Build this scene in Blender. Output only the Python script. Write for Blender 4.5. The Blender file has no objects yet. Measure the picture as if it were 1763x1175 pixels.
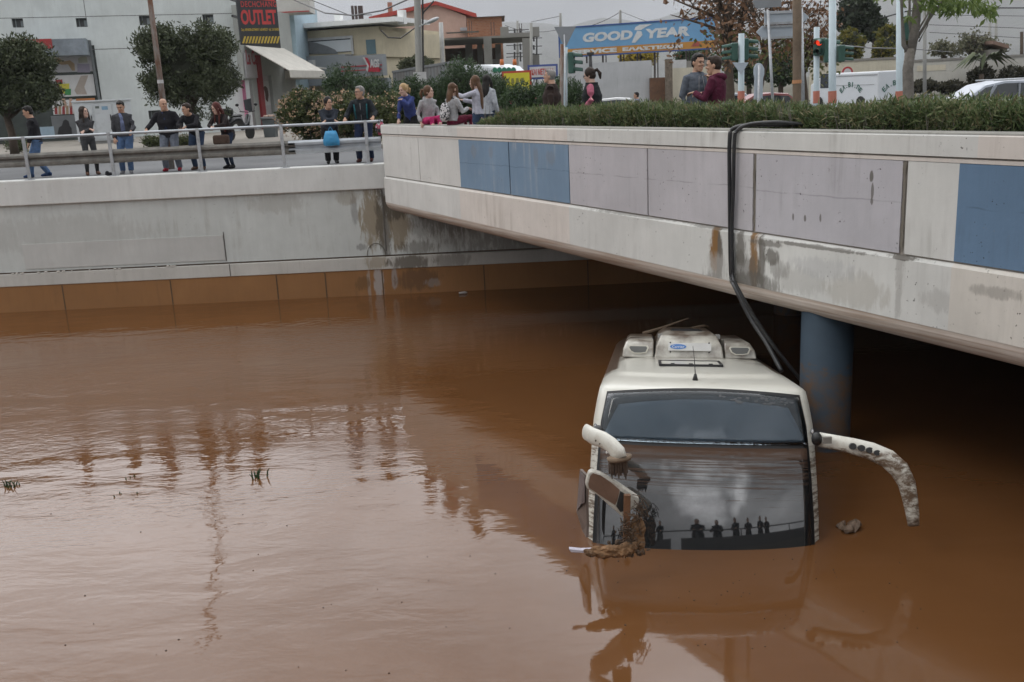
import bpy, bmesh, math, random
import numpy as np
from mathutils import Vector, Matrix, Euler
rnd = random.Random(7)
npr = np.random.RandomState(11)
scene = bpy.context.scene
col = scene.collection
R = math.radians

# ------------------------------------------------------------------ camera
CAMH, PITCH, ROLL, FPX = 4.85, R(14.2), R(2.7), 1714.0
r0 = Vector((1, 0, 0)); u0 = Vector((0, math.sin(PITCH), math.cos(PITCH))); cF = Vector((0, math.cos(PITCH), -math.sin(PITCH)))
cR = math.cos(ROLL) * r0 - math.sin(ROLL) * u0
cU = math.sin(ROLL) * r0 + math.cos(ROLL) * u0
cam_d = bpy.data.cameras.new("camera"); cam = bpy.data.objects.new("camera", cam_d); col.objects.link(cam)
cam.matrix_world = Matrix(((cR.x, cU.x, -cF.x, 0), (cR.y, cU.y, -cF.y, 0), (cR.z, cU.z, -cF.z, CAMH), (0, 0, 0, 1)))
cam_d.sensor_width = 36.0; cam_d.lens = 36.0 * FPX / 1763.0
cam_d.clip_start = 0.1; cam_d.clip_end = 9000
cam_d.dof.use_dof = True; cam_d.dof.focus_distance = 14.0; cam_d.dof.aperture_fstop = 4.5
scene.camera = cam

# ------------------------------------------------------------------ world: overcast sky
SUN_EL, SUN_AZ = R(50), R(246)          # azimuth of the light, from +Y clockwise
world = bpy.data.worlds.new("World"); scene.world = world; world.use_nodes = True
nt = world.node_tree; nt.nodes.clear()
def N(nt, t, **kw):
    n = nt.nodes.new(t)
    for k, v in kw.items(): setattr(n, k, v)
    return n
out = N(nt, 'ShaderNodeOutputWorld'); bg = N(nt, 'ShaderNodeBackground'); bg.inputs['Strength'].default_value = 0.10
sky = N(nt, 'ShaderNodeTexSky', sky_type='NISHITA'); sky.sun_disc = False; sky.sun_elevation = SUN_EL; sky.sun_rotation = SUN_AZ
sky.air_density = 1.5; sky.dust_density = 4.0
tc = N(nt, 'ShaderNodeTexCoord'); sep = N(nt, 'ShaderNodeSeparateXYZ'); nt.links.new(tc.outputs['Generated'], sep.inputs[0])
# height ramp: dull near the horizon, brighter overhead
ramp = N(nt, 'ShaderNodeValToRGB'); nt.links.new(sep.outputs['Z'], ramp.inputs[0])
e = ramp.color_ramp.elements
e[0].position = 0.0; e[0].color = (.27, .285, .31, 1)
e[1].position = 0.9; e[1].color = (1.12, 1.13, 1.15, 1)
x = e.new(0.10); x.color = (.40, .415, .445, 1)
x = e.new(0.22); x.color = (.84, .85, .88, 1)
x = e.new(0.40); x.color = (1.14, 1.15, 1.18, 1)
mp = N(nt, 'ShaderNodeMapping'); mp.inputs['Scale'].default_value = (1.0, 1.0, 2.6)
nt.links.new(tc.outputs['Generated'], mp.inputs[0])
no = N(nt, 'ShaderNodeTexNoise'); no.inputs['Scale'].default_value = 2.6; no.inputs['Detail'].default_value = 7; no.inputs['Roughness'].default_value = .55; no.inputs['Distortion'].default_value = .4
nt.links.new(mp.outputs[0], no.inputs['Vector'])
mr = N(nt, 'ShaderNodeMapRange'); mr.inputs['From Min'].default_value = .3; mr.inputs['From Max'].default_value = .7; mr.inputs['To Min'].default_value = .58; mr.inputs['To Max'].default_value = 1.45
nt.links.new(no.outputs[0], mr.inputs[0])
# thinner, brighter cloud ahead of the camera, heavier cloud behind it
fy = N(nt, 'ShaderNodeMapRange'); fy.interpolation_type = 'SMOOTHSTEP'; fy.inputs['From Min'].default_value = -.35; fy.inputs['From Max'].default_value = .65; fy.inputs['To Min'].default_value = -.22; fy.inputs['To Max'].default_value = .95; nt.links.new(sep.outputs['Y'], fy.inputs[0])
fz = N(nt, 'ShaderNodeMapRange'); fz.interpolation_type = 'SMOOTHSTEP'; fz.inputs['From Min'].default_value = .14; fz.inputs['From Max'].default_value = .36; nt.links.new(sep.outputs['Z'], fz.inputs[0])
fm = N(nt, 'ShaderNodeMath', operation='MULTIPLY_ADD'); nt.links.new(fy.outputs[0], fm.inputs[0]); nt.links.new(fz.outputs[0], fm.inputs[1]); fm.inputs[2].default_value = 1.0
cl0 = N(nt, 'ShaderNodeVectorMath', operation='SCALE'); nt.links.new(ramp.outputs[0], cl0.inputs[0]); nt.links.new(fm.outputs[0], cl0.inputs['Scale'])
cl = N(nt, 'ShaderNodeVectorMath', operation='SCALE'); nt.links.new(cl0.outputs[0], cl.inputs[0]); nt.links.new(mr.outputs[0], cl.inputs['Scale'])
cl2 = N(nt, 'ShaderNodeVectorMath', operation='SCALE'); nt.links.new(cl.outputs[0], cl2.inputs[0]); cl2.inputs['Scale'].default_value = 12.0
# a torn bright gap in the cloud behind the camera
nrm = N(nt, 'ShaderNodeVectorMath', operation='NORMALIZE'); nt.links.new(tc.outputs['Generated'], nrm.inputs[0])
no2 = N(nt, 'ShaderNodeTexNoise'); no2.inputs['Scale'].default_value = 9.0; no2.inputs['Detail'].default_value = 6; nt.links.new(nrm.outputs[0], no2.inputs['Vector'])
for (gx, gy, gz), g0, g1, gs in (((-.02, -.84, .54), .984, 1.0, 1.7), ((.30, -.80, .52), .955, .995, .3)):
    gl = math.sqrt(gx * gx + gy * gy + gz * gz); dp = N(nt, 'ShaderNodeVectorMath', operation='DOT_PRODUCT'); nt.links.new(nrm.outputs[0], dp.inputs[0]); dp.inputs[1].default_value = (gx / gl, gy / gl, gz / gl)
    ad = N(nt, 'ShaderNodeMath', operation='MULTIPLY_ADD'); nt.links.new(no2.outputs[0], ad.inputs[0]); ad.inputs[1].default_value = .06; nt.links.new(dp.outputs['Value'], ad.inputs[2])
    m1 = N(nt, 'ShaderNodeMapRange'); m1.inputs['From Min'].default_value = g0 + .03; m1.inputs['From Max'].default_value = g1 + .03; m1.inputs['To Max'].default_value = gs; nt.links.new(ad.outputs[0], m1.inputs[0])
    pl = N(nt, 'ShaderNodeMath', operation='ADD'); nt.links.new(cl2.inputs['Scale'].links[0].from_socket, pl.inputs[0]) if cl2.inputs['Scale'].links else None
    if not cl2.inputs['Scale'].links: pl.inputs[0].default_value = 12.0
    m2 = N(nt, 'ShaderNodeMath', operation='MULTIPLY'); m2.inputs[1].default_value = 12.0; nt.links.new(m1.outputs[0], m2.inputs[0]); nt.links.new(m2.outputs[0], pl.inputs[1]); nt.links.new(pl.outputs[0], cl2.inputs['Scale'])
mx = N(nt, 'ShaderNodeMix', data_type='RGBA'); mx.inputs['Factor'].default_value = .93
nt.links.new(sky.outputs[0], mx.inputs['A']); nt.links.new(cl2.outputs[0], mx.inputs['B'])
nt.links.new(mx.outputs['Result'], bg.inputs['Color']); nt.links.new(bg.outputs[0], out.inputs[0])

sun_d = bpy.data.lights.new("sun", 'SUN'); sun = bpy.data.objects.new("sun", sun_d); col.objects.link(sun)
sun_d.energy = 0.6; sun_d.angle = R(20); sun_d.color = (1, .96, .9)
sdir = Vector((math.sin(SUN_AZ) * math.cos(SUN_EL), math.cos(SUN_AZ) * math.cos(SUN_EL), math.sin(SUN_EL)))
sun.rotation_euler = sdir.to_track_quat('Z', 'Y').to_euler()
scene.view_settings.view_transform = 'Standard'; scene.view_settings.look = 'None'
scene.view_settings.exposure = -0.02; scene.view_settings.gamma = 1.0

# ------------------------------------------------------------------ helpers
def ray(px, py): return cF + cR * ((px - 881.5) / FPX) + cU * ((587.5 - py) / FPX)
def at(px, py, Y): d = ray(px, py); return Vector((0, 0, CAMH)) + d * (Y / d.y)
def atz(px, py, Z): d = ray(px, py); return Vector((0, 0, CAMH)) + d * ((Z - CAMH) / d.z)
W = {}
class MB:
    def __init__(s): s.v = []; s.f = []; s.m = []
    def add(s, vs, fs, mi=0):
        o = len(s.v); s.v += [tuple(v) for v in vs]; s.f += [tuple(i + o for i in f) for f in fs]; s.m += [mi] * len(fs); return s
    def box(s, c, d, M=None, mi=0):
        hx, hy, hz = d[0] / 2, d[1] / 2, d[2] / 2
        vs = [Vector((sx * hx, sy * hy, sz * hz)) for sz in (-1, 1) for sx, sy in ((-1, -1), (1, -1), (1, 1), (-1, 1))]
        if M is not None: vs = [M @ v for v in vs]
        c = Vector(c); vs = [v + c for v in vs]
        return s.add(vs, [(3, 2, 1, 0), (4, 5, 6, 7), (0, 1, 5, 4), (1, 2, 6, 5), (2, 3, 7, 6), (3, 0, 4, 7)], mi)
    def loft(s, rings, cap=True, closed=True, mi=0):
        n = len(rings[0]); vs = [p for r in rings for p in r]; fs = []
        for i in range(len(rings) - 1):
            for j in range(n if closed else n - 1):
                a = i * n + j; b = i * n + (j + 1) % n
                fs.append((a, b, b + n, a + n))
        if cap and closed:
            fs.append(tuple(range(n))[::-1]); fs.append(tuple((len(rings) - 1) * n + j for j in range(n)))
        return s.add(vs, fs, mi)
    def tube(s, pts, rx, ry=None, ref=None, n=10, mi=0, cap=True):
        pts = [Vector(p) for p in pts]; k = len(pts)
        if not hasattr(rx, '__len__'): rx = [rx] * k
        if ry is None: ry = rx
        if not hasattr(ry, '__len__'): ry = [ry] * k
        rings = []
        for i in range(k):
            t = (pts[min(i + 1, k - 1)] - pts[max(i - 1, 0)]).normalized()
            rf = Vector(ref) if ref is not None else (Vector((0, 0, 1)) if abs(t.z) < .9 else Vector((1, 0, 0)))
            a = rf - t * t.dot(rf)
            if a.length < 1e-5: a = t.orthogonal()
            a.normalize(); b = t.cross(a)
            rings.append([pts[i] + a * rx[i] * math.cos(q) + b * ry[i] * math.sin(q) for q in [2 * math.pi * j / n for j in range(n)]])
        return s.loft(rings, cap, True, mi)
    def ell(s, c, r, M=None, nu=12, nv=8, mi=0):
        c = Vector(c); rings = []
        for i in range(nv + 1):
            th = math.pi * (i / nv); z = -math.cos(th); q = max(math.sin(th), .02)
            ring = [Vector((r[0] * q * math.cos(2 * math.pi * j / nu), r[1] * q * math.sin(2 * math.pi * j / nu), r[2] * z)) for j in range(nu)]
            rings.append([c + (M @ v if M is not None else v) for v in ring])
        return s.loft(rings, True, True, mi)
    def prism(s, poly, O, U, V, Nn, t, mi=0):
        """poly (u,v) in plane O,U,V extruded by t along Nn"""
        O, U, V, Nn = Vector(O), Vector(U), Vector(V), Vector(Nn)
        a = [O + U * p[0] + V * p[1] for p in poly]; b = [p + Nn * t for p in a]; n = len(poly)
        area = sum(poly[i][0] * poly[(i + 1) % n][1] - poly[(i + 1) % n][0] * poly[i][1] for i in range(n))
        vs = a + b
        fs = [tuple(range(n))[::-1], tuple(range(n, 2 * n))] + [(i, (i + 1) % n, (i + 1) % n + n, i + n) for i in range(n)]
        if (area > 0) != (U.cross(V).dot(Nn) * t > 0): fs = [f[::-1] for f in fs]
        return s.add(vs, fs, mi)
    def build(s, name, mats, parent=None, smooth=False, local=False, bevel=0):
        me = bpy.data.meshes.new(name)
        vs = s.v
        if parent is not None and not local:
            Mi = W[parent].inverted(); vs = [tuple(Mi @ Vector(v)) for v in vs]
        me.from_pydata(vs, [], s.f)
        if not isinstance(mats, (list, tuple)): mats = [mats]
        for m in mats: me.materials.append(m)
        if len(mats) > 1: me.polygons.foreach_set('material_index', s.m)
        if smooth: me.polygons.foreach_set('use_smooth', [True] * len(me.polygons))
        me.update()
        o = bpy.data.objects.new(name, me); col.objects.link(o)
        if parent is not None: o.parent = parent; W[o] = W[parent]
        else: W[o] = Matrix.Identity(4)
        if bevel:
            b = o.modifiers.new('bevel', 'BEVEL'); b.width = bevel; b.segments = 2; b.limit_method = 'ANGLE'
        return o
def tag(o, label, cat, group=None, kind=None):
    if label: o['label'] = label
    if cat: o['category'] = cat
    if group: o['group'] = group
    if kind: o['kind'] = kind
    return o
def empty(name, loc, label, cat, group=None, M=None):
    o = bpy.data.objects.new(name, None); col.objects.link(o); o.empty_display_size = .2
    T = Matrix.Translation(Vector(loc))
    if M is not None: T = T @ M.to_4x4()
    o.matrix_world = T; W[o] = T
    return tag(o, label, cat, group)
def quadmesh(name, P, mat, parent=None, smooth=False):
    """P: (n,4,3) array of quads"""
    n = len(P)
    P = P.reshape(-1, 3).astype(np.float32)
    if parent is not None:
        Mi = np.array(W[parent].inverted()); P = (P @ Mi[:3, :3].T + Mi[:3, 3]).astype(np.float32)
    me = bpy.data.meshes.new(name); me.vertices.add(4 * n); me.vertices.foreach_set('co', P.ravel())
    me.loops.add(4 * n); me.loops.foreach_set('vertex_index', np.arange(4 * n, dtype=np.int32))
    me.polygons.add(n); me.polygons.foreach_set('loop_start', np.arange(0, 4 * n, 4, dtype=np.int32))
    me.update(calc_edges=True); me.materials.append(mat)
    o = bpy.data.objects.new(name, me); col.objects.link(o)
    if parent is not None: o.parent = parent; W[o] = W[parent]
    return o
def leaves(C, size, aspect=.45, up=0.3, droop=0.0, jitter=.4):
    """diamond leaves at centres C"""
    n = len(C); a = npr.normal(size=(n, 3)); a[:, 2] += up - droop
    a /= np.linalg.norm(a, axis=1)[:, None]
    b = np.cross(a, npr.normal(size=(n, 3))); b /= np.linalg.norm(b, axis=1)[:, None]
    s = size * (1 + jitter * npr.uniform(-1, 1, (n, 1)))
    a = a * s; b = b * s * aspect * .5
    return np.stack([C, C + a * .5 + b, C + a, C + a * .5 - b], 1)

# ------------------------------------------------------------------ materials
def ramp_set(cr, stops):
    els = cr.elements
    els[0].position, els[0].color = stops[0][0], (*stops[0][1], 1)
    els[1].position, els[1].color = stops[-1][0], (*stops[-1][1], 1)
    for p, c in stops[1:-1]:
        k = els.new(p); k.color = (*c, 1)
def noise(nt, vec, scale, detail=5, rough=.55, dist=0.0):
    n = N(nt, 'ShaderNodeTexNoise'); n.inputs['Scale'].default_value = scale; n.inputs['Detail'].default_value = detail
    n.inputs['Roughness'].default_value = rough; n.inputs['Distortion'].default_value = dist
    if vec is not None: nt.links.new(vec, n.inputs['Vector'])
    return n.outputs[0]
def maprange(nt, v, a, b, c=0, d=1, smooth=False):
    m = N(nt, 'ShaderNodeMapRange'); m.inputs['From Min'].default_value = a; m.inputs['From Max'].default_value = b
    m.inputs['To Min'].default_value = c; m.inputs['To Max'].default_value = d
    if smooth: m.interpolation_type = 'SMOOTHSTEP'
    nt.links.new(v, m.inputs[0]); return m.outputs[0]
def mixc(nt, f, A, B):
    m = N(nt, 'ShaderNodeMix', data_type='RGBA')
    if isinstance(f, (int, float)): m.inputs['Factor'].default_value = f
    else: nt.links.new(f, m.inputs['Factor'])
    for k, c in (('A', A), ('B', B)):
        if isinstance(c, tuple): m.inputs[k].default_value = (*c[:3], 1)
        else: nt.links.new(c, m.inputs[k])
    return m.outputs['Result']
def math_(nt, op, a, b=None):
    m = N(nt, 'ShaderNodeMath', operation=op)
    for i, v in enumerate((a, b)):
        if v is None: continue
        if isinstance(v, (int, float)): m.inputs[i].default_value = v
        else: nt.links.new(v, m.inputs[i])
    return m.outputs[0]
def scaled(nt, vec, s):
    m = N(nt, 'ShaderNodeMapping'); m.inputs['Scale'].default_value = s; nt.links.new(vec, m.inputs[0]); return m.outputs[0]
MATS = {}
def base(name, rough=.6, metallic=0, spec=.5):
    m = bpy.data.materials.new(name); m.use_nodes = True; t = m.node_tree
    b = t.nodes['Principled BSDF']; b.inputs['Roughness'].default_value = rough; b.inputs['Metallic'].default_value = metallic
    b.inputs['Specular IOR Level'].default_value = spec
    tcn = N(t, 'ShaderNodeTexCoord')
    return m, t, b, tcn.outputs['Object']
def bumpit(t, b, h, strength=.3, dist=.01):
    n = N(t, 'ShaderNodeBump'); n.inputs['Strength'].default_value = strength; n.inputs['Distance'].default_value = dist
    t.links.new(h, n.inputs['Height']); t.links.new(n.outputs[0], b.inputs['Normal'])
def paint(name, c, rough=.5, var=.12, scale=3.0, metallic=0, bump=0.1, dirt=None, dirtamt=.5, spec=.5):
    """a surface with mild colour variation and optional dirt blotches"""
    if name in MATS: return MATS[name]
    m, t, b, v = base(name, rough, metallic, spec)
    n1 = noise(t, v, scale, 6, .6)
    lo = tuple(x * (1 - var) for x in c); hi = tuple(min(1, x * (1 + var)) for x in c)
    cc = mixc(t, maprange(t, n1, .3, .7), lo, hi)
    if dirt:
        n2 = noise(t, v, scale * 2.3, 8, .7, .3)
        cc = mixc(t, maprange(t, n2, .52, .68, 0, dirtamt), cc, dirt)
    t.links.new(cc, b.inputs['Base Color'])
    if bump:
        bumpit(t, b, noise(t, v, scale * 12, 6, .7), bump, .01)
    MATS[name] = m; return m
def fabric(name, c, rough=.9):
    if name in MATS: return MATS[name]
    m, t, b, v = base(name, rough, 0, .2)
    n1 = noise(t, v, 9, 4, .6, .5)
    cc = mixc(t, maprange(t, n1, .3, .7), tuple(x * .7 for x in c), tuple(x * 1.25 for x in c))
    t.links.new(cc, b.inputs['Base Color'])
    bumpit(t, b, noise(t, v, 11, 3, .5, 1.2), .7, .03)
    MATS[name] = m; return m
def leafmat(name, cols, transl=.25, rough=.55):
    if name in MATS: return MATS[name]
    m, t, b, v = base(name, rough, 0, .35)
    g = N(t, 'ShaderNodeNewGeometry'); r = N(t, 'ShaderNodeValToRGB')
    k = len(cols); ramp_set(r.color_ramp, [(i / (k - 1), c) for i, c in enumerate(cols)])
    n1 = noise(t, v, 2.2, 3, .6)
    f = math_(t, 'ADD', math_(t, 'MULTIPLY', g.outputs['Random Per Island'], .75), maprange(t, n1, .3, .7, -.15, .4))
    t.links.new(f, r.inputs[0]); t.links.new(r.outputs[0], b.inputs['Base Color'])
    tr = N(t, 'ShaderNodeBsdfTranslucent'); t.links.new(r.outputs[0], tr.inputs['Color'])
    ms = N(t, 'ShaderNodeMixShader'); ms.inputs[0].default_value = transl
    t.links.new(b.outputs[0], ms.inputs[1]); t.links.new(tr.outputs[0], ms.inputs[2])
    t.links.new(ms.outputs[0], t.nodes['Material Output'].inputs[0])
    MATS[name] = m; return m
def concrete(name, c, stain=(.13, .11, .09), streak=.4, spots=.5, rust=None, mud=None, mudz=None, rough=.85, sscale=1.0, chips=0.0, seamz=None, stains_shade=None, axis=(1, 0, 0)):
    """painted concrete: cloudy tone, vertical run marks, small pits, optional rust drips and a mud line"""
    if name in MATS: return MATS[name]
    m, t, b, v = base(name, rough, 0, .25)
    n1 = noise(t, v, .9, 6, .6); cc = mixc(t, maprange(t, n1, .3, .7), tuple(x * .88 for x in c), tuple(min(1, x * 1.08) for x in c))
    n0 = noise(t, scaled(t, v, (9, 9, 1.2)), 1.0, 5, .65)
    cc = mixc(t, maprange(t, n0, .42, .72, 0, .35), cc, tuple(x * .82 for x in c))
    sv = scaled(t, v, (7 * sscale, 7 * sscale, .35))
    n2 = noise(t, sv, 1.0, 5, .7, .2); n3 = noise(t, v, 1.4, 3, .6)
    f = math_(t, 'MULTIPLY', maprange(t, n2, .5, .68), maprange(t, n3, .45, .65))
    cc = mixc(t, math_(t, 'MULTIPLY', f, streak), cc, stain)
    n4 = noise(t, v, 22, 2, .5)
    n4b = noise(t, v, 2.5, 3, .5)
    f = math_(t, 'MULTIPLY', maprange(t, n4, .68, .72), maprange(t, n4b, .5, .62))
    cc = mixc(t, math_(t, 'MULTIPLY', f, spots), cc, tuple(x * .45 for x in stain))
    if chips:
        n7 = noise(t, v, 5.5, 6, .75, .6)
        cc = mixc(t, maprange(t, n7, .66, .68, 0, chips), cc, (.22, .21, .19))
    if seamz:   # a fine horizontal shuttering seam
        sp = N(t, 'ShaderNodeSeparateXYZ'); t.links.new(v, sp.inputs[0])
        zz = math_(t, 'ADD', sp.outputs['Z'], maprange(t, noise(t, v, 3, 3), .3, .7, -.012, .012))
        for sz in seamz:
            dd = math_(t, 'ABSOLUTE', math_(t, 'SUBTRACT', zz, sz))
            f = math_(t, 'MULTIPLY', maprange(t, dd, .004, .012, 1, 0), maprange(t, noise(t, v, 2.2, 4), .4, .55))
            cc = mixc(t, math_(t, 'MULTIPLY', f, .5), cc, tuple(x * .5 for x in c))
    if rust:
        n5 = noise(t, scaled(t, v, (5, 5, .25)), 1.0, 5, .7); n6 = noise(t, v, .8, 2)
        f = math_(t, 'MULTIPLY', maprange(t, n5, .56, .7), maprange(t, n6, .5, .62))
        cc = mixc(t, math_(t, 'MULTIPLY', f, .7), cc, rust)
    if stains_shade:   # weathering and painted shade, each with a place of its own: (u, z, ru, rz, colour, amount), soft ragged ellipses
        dp = N(t, 'ShaderNodeVectorMath', operation='DOT_PRODUCT'); t.links.new(v, dp.inputs[0]); dp.inputs[1].default_value = axis
        sp = N(t, 'ShaderNodeSeparateXYZ'); t.links.new(v, sp.inputs[0])
        rg = maprange(t, noise(t, scaled(t, v, (6, 6, 1.6)), 1.6, 7, .7, .4), .3, .7, -.75, .75)
        for u_, z_, ru, rz_, c_, am in stains_shade:
            du = math_(t, 'DIVIDE', math_(t, 'SUBTRACT', dp.outputs['Value'], u_), ru); dz = math_(t, 'DIVIDE', math_(t, 'SUBTRACT', sp.outputs['Z'], z_), rz_)
            d2 = math_(t, 'ADD', math_(t, 'MULTIPLY', du, du), math_(t, 'MULTIPLY', dz, dz))
            f = math_(t, 'MULTIPLY', maprange(t, math_(t, 'ADD', d2, rg), .35, 1.15, 1, 0, True), am)
            cc = mixc(t, f, cc, c_)
    if mud:
        sp = N(t, 'ShaderNodeSeparateXYZ'); t.links.new(v, sp.inputs[0])
        zz = math_(t, 'ADD', sp.outputs['Z'], maprange(t, noise(t, v, 3, 5), .3, .7, -.04, .04))
        cc = mixc(t, maprange(t, zz, mudz - .03, mudz + .03, 1, 0), cc, mud)
    t.links.new(cc, b.inputs['Base Color'])
    bumpit(t, b, noise(t, v, 14, 8, .75), .25, .012)
    MATS[name] = m; return m

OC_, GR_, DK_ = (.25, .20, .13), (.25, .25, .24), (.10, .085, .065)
CONC_W = concrete('white_wall_paint', (.53, .55, .53), (.2, .17, .13), .35, .3, stains_shade=[
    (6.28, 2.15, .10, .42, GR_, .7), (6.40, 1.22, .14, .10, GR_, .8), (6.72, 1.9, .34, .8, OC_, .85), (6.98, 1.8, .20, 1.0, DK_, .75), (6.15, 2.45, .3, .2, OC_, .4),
    (7.38, 1.75, .3, .7, OC_, .85), (7.3, 2.2, .4, .4, DK_, .85), (8.6, 1.9, .8, .5, DK_, .5), (11.5, 1.9, 3.6, 1.6, (.20, .185, .16), .6), (7.9, 1.7, .35, .4, GR_, .5), (8.2, 2.1, .5, .3, DK_, .5), (7.75, 1.15, .5, .18, DK_, .5), (4.4, 2.4, .8, .25, (.36, .35, .32), .5), (-1.0, 1.9, 2.5, .5, (.40, .40, .38), .5)])  # broad ellipse holds both dirt and painted bridge shade
CONC_COP = concrete('coping_paint', (.62, .625, .605), (.2, .18, .15), .15, .4)
CONC_MUD = concrete('mud_covered_concrete', (.27, .135, .055), (.15, .08, .035), .4, .3, stains_shade=[(6.75, .33, .14, .5, (.36, .33, .31), .85), (6.5, .3, .05, .4, (.33, .3, .27), .6), (7.15, .4, .09, .3, (.30, .28, .27), .7), (7.75, .35, .6, .3, (.13, .07, .035), .8), (8.1, .25, .25, .12, (.28, .25, .23), .5), (6.35, .3, .2, .2, (.15, .08, .035), .7)])
CONC_DK = concrete('bare_concrete', (.24, .23, .21), (.12, .11, .1), .5, .4)
GREYM = paint('galvanised_steel', (.42, .44, .46), .45, .2, 6, .5, .1, (.2, .19, .17), .5)
DARKM = paint('dark_metal', (.03, .03, .03), .5)
BLACKP = paint('black_plastic', (.012, .012, .013), .45)
# ------------------------------------------------------------------ ground, water, hills
A0 = Vector((-2.75, 23.7, 0)); DD = Vector((5.18 + 2.75, 10.04 - 23.7, 0)).normalized(); NN = Vector((DD.y, -DD.x, 0))   # bridge face line, NN points out to the water
UPZ = Vector((0, 0, 1))
def bp(t, off, z): return A0 + DD * t + NN * off + UPZ * z
ZR = 3.24
f0 = bp(0, -1.7, ZR); f0 = bp((24.9 - f0.y) / DD.y, -1.7, ZR); f1 = bp(36, -1.7, ZR)
g = MB()
G = 3800
P = [(-G, 24.9, ZR), (f0.x, 24.9, ZR), (G, 24.9, ZR), (G, G, ZR), (-G, G, ZR), tuple(f1), (G, f1.y, ZR), (-G, f1.y - 60, ZR), (-150, 24.9, ZR), (-150, f1.y - 60, ZR), (-G, -G, ZR), (G, -G, ZR), (G, f1.y - 60, ZR), (f1.x, f1.y - 60, ZR)]
g.add(P, [(0, 8, 1, 2, 3, 4), (1, 5, 6, 2), (7, 9, 8, 0), (10, 11, 12, 13, 9, 7), (5, 13, 12, 6)])
m, t, b, v = base('ground_soil', .95, 0, .1)
cc = mixc(t, maprange(t, noise(t, v, .15, 6), .35, .65), (.13, .12, .10), (.10, .10, .075)); t.links.new(cc, b.inputs['Base Color'])
ground = tag(g.build('ground', m), 'open ground around the underpass', None, kind='structure')

def asphalt(name, c):
    m, t, b, v = base(name, .85, 0, .3)
    cc = mixc(t, maprange(t, noise(t, v, .35, 5), .35, .65), tuple(x * .8 for x in c), tuple(x * 1.2 for x in c))
    cc = mixc(t, maprange(t, noise(t, v, 60, 2), .6, .75, 0, .4), cc, tuple(x * 1.8 for x in c))
    t.links.new(cc, b.inputs['Base Color']); bumpit(t, b, noise(t, v, 80, 3), .3, .01); return m
ASPH = asphalt('asphalt', (.115, .118, .122))
PAVM = concrete('paving_concrete', (.27, .25, .22), (.1, .09, .07), .3, .3)
r = MB(); r.add([(-150, 24.9, ZR + .004), (30, 24.9, ZR + .004), (30, 31.5, ZR + .004), (-6, 31.5, ZR + .004), (-11, 36.4, ZR + .004), (-150, 38.5, ZR + .004)], [(0, 1, 2, 3, 4, 5)])
tag(r.build('road', ASPH), 'grey asphalt road behind the guardrail', None, kind='structure')
r = MB(); r.prism([(-150, 38.5), (-11, 36.4), (-6, 31.5), (30, 31.5), (30, 33.5), (-4.5, 33.5), (-10, 48), (-8, 60), (-150, 53)], (0, 0, ZR), (1, 0, 0), (0, 1, 0), (0, 0, 1), .13)
tag(r.build('pavement', PAVM), 'pale pavement with kerb in front of the shops', None, kind='structure')
r = MB(); r.add([(-20, 46, ZR + .142), (120, 46, ZR + .008), (120, 60, ZR + .008), (-8, 60, ZR + .142)], [(0, 1, 2, 3)])
r = MB(); r.add([(-2, 44, ZR + .006), (160, 30, ZR + .006), (160, 62, ZR + .006), (-2, 62, ZR + .006)], [(0, 1, 2, 3)])
tag(r.build('road', ASPH), 'asphalt road beyond the hedge', None, kind='structure')

# bridge deck surface (setting part of the bridge is its own thing below)
m, t, b, v = base('flood_water', .09, 0, .5)
b.inputs['IOR'].default_value = 1.50
n1 = noise(t, v, .35, 5, .6)
n1b = noise(t, scaled(t, v, (.5, 2.2, 1)), 1.3, 5, .6)
cc = mixc(t, maprange(t, n1, .35, .65), (.106, .046, .0165), (.124, .055, .0205))
cc = mixc(t, maprange(t, n1b, .5, .75, 0, .35), cc, (.135, .064, .028))
t.links.new(cc, b.inputs['Base Color'])
# ripples: long soft swell everywhere plus fine cat's paws in patches
h1 = noise(t, scaled(t, v, (.6, 1.3, 1)), 1.3, 4, .55, .3)
h2 = noise(t, scaled(t, v, (1.0, 1.7, 1)), 6.0, 4, .6, .4)
sp = N(t, 'ShaderNodeSeparateXYZ'); t.links.new(v, sp.inputs[0])
patch = maprange(t, noise(t, scaled(t, v, (.10, .35, 1)), 1.0, 3, .5, .4), .42, .62, .05, 1, True)
farf = maprange(t, sp.outputs['Y'], 9, 19, .25, 1, True)
rightf = maprange(t, sp.outputs['X'], -3, 1.5, 1, .12, True)
w2 = math_(t, 'MULTIPLY', math_(t, 'MULTIPLY', patch, farf), rightf)
h = math_(t, 'ADD', math_(t, 'MULTIPLY', h1, math_(t, 'MULTIPLY', rightf, .016)), math_(t, 'MULTIPLY', h2, math_(t, 'MULTIPLY', w2, .0085)))
bn = N(t, 'ShaderNodeBump'); bn.inputs['Strength'].default_value = 1.0; bn.inputs['Distance'].default_value = 1.0
t.links.new(h, bn.inputs['Height']); t.links.new(bn.outputs[0], b.inputs['Normal'])
b.inputs['Roughness'].default_value = .04
g = MB(); g.add([(-149, -60, 0), (80, -60, 0), (80, 24.9, 0), (-149, 24.9, 0)], [(0, 1, 2, 3)])
tag(g.build('water', m), 'muddy orange brown flood water', None, kind='structure')

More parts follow.
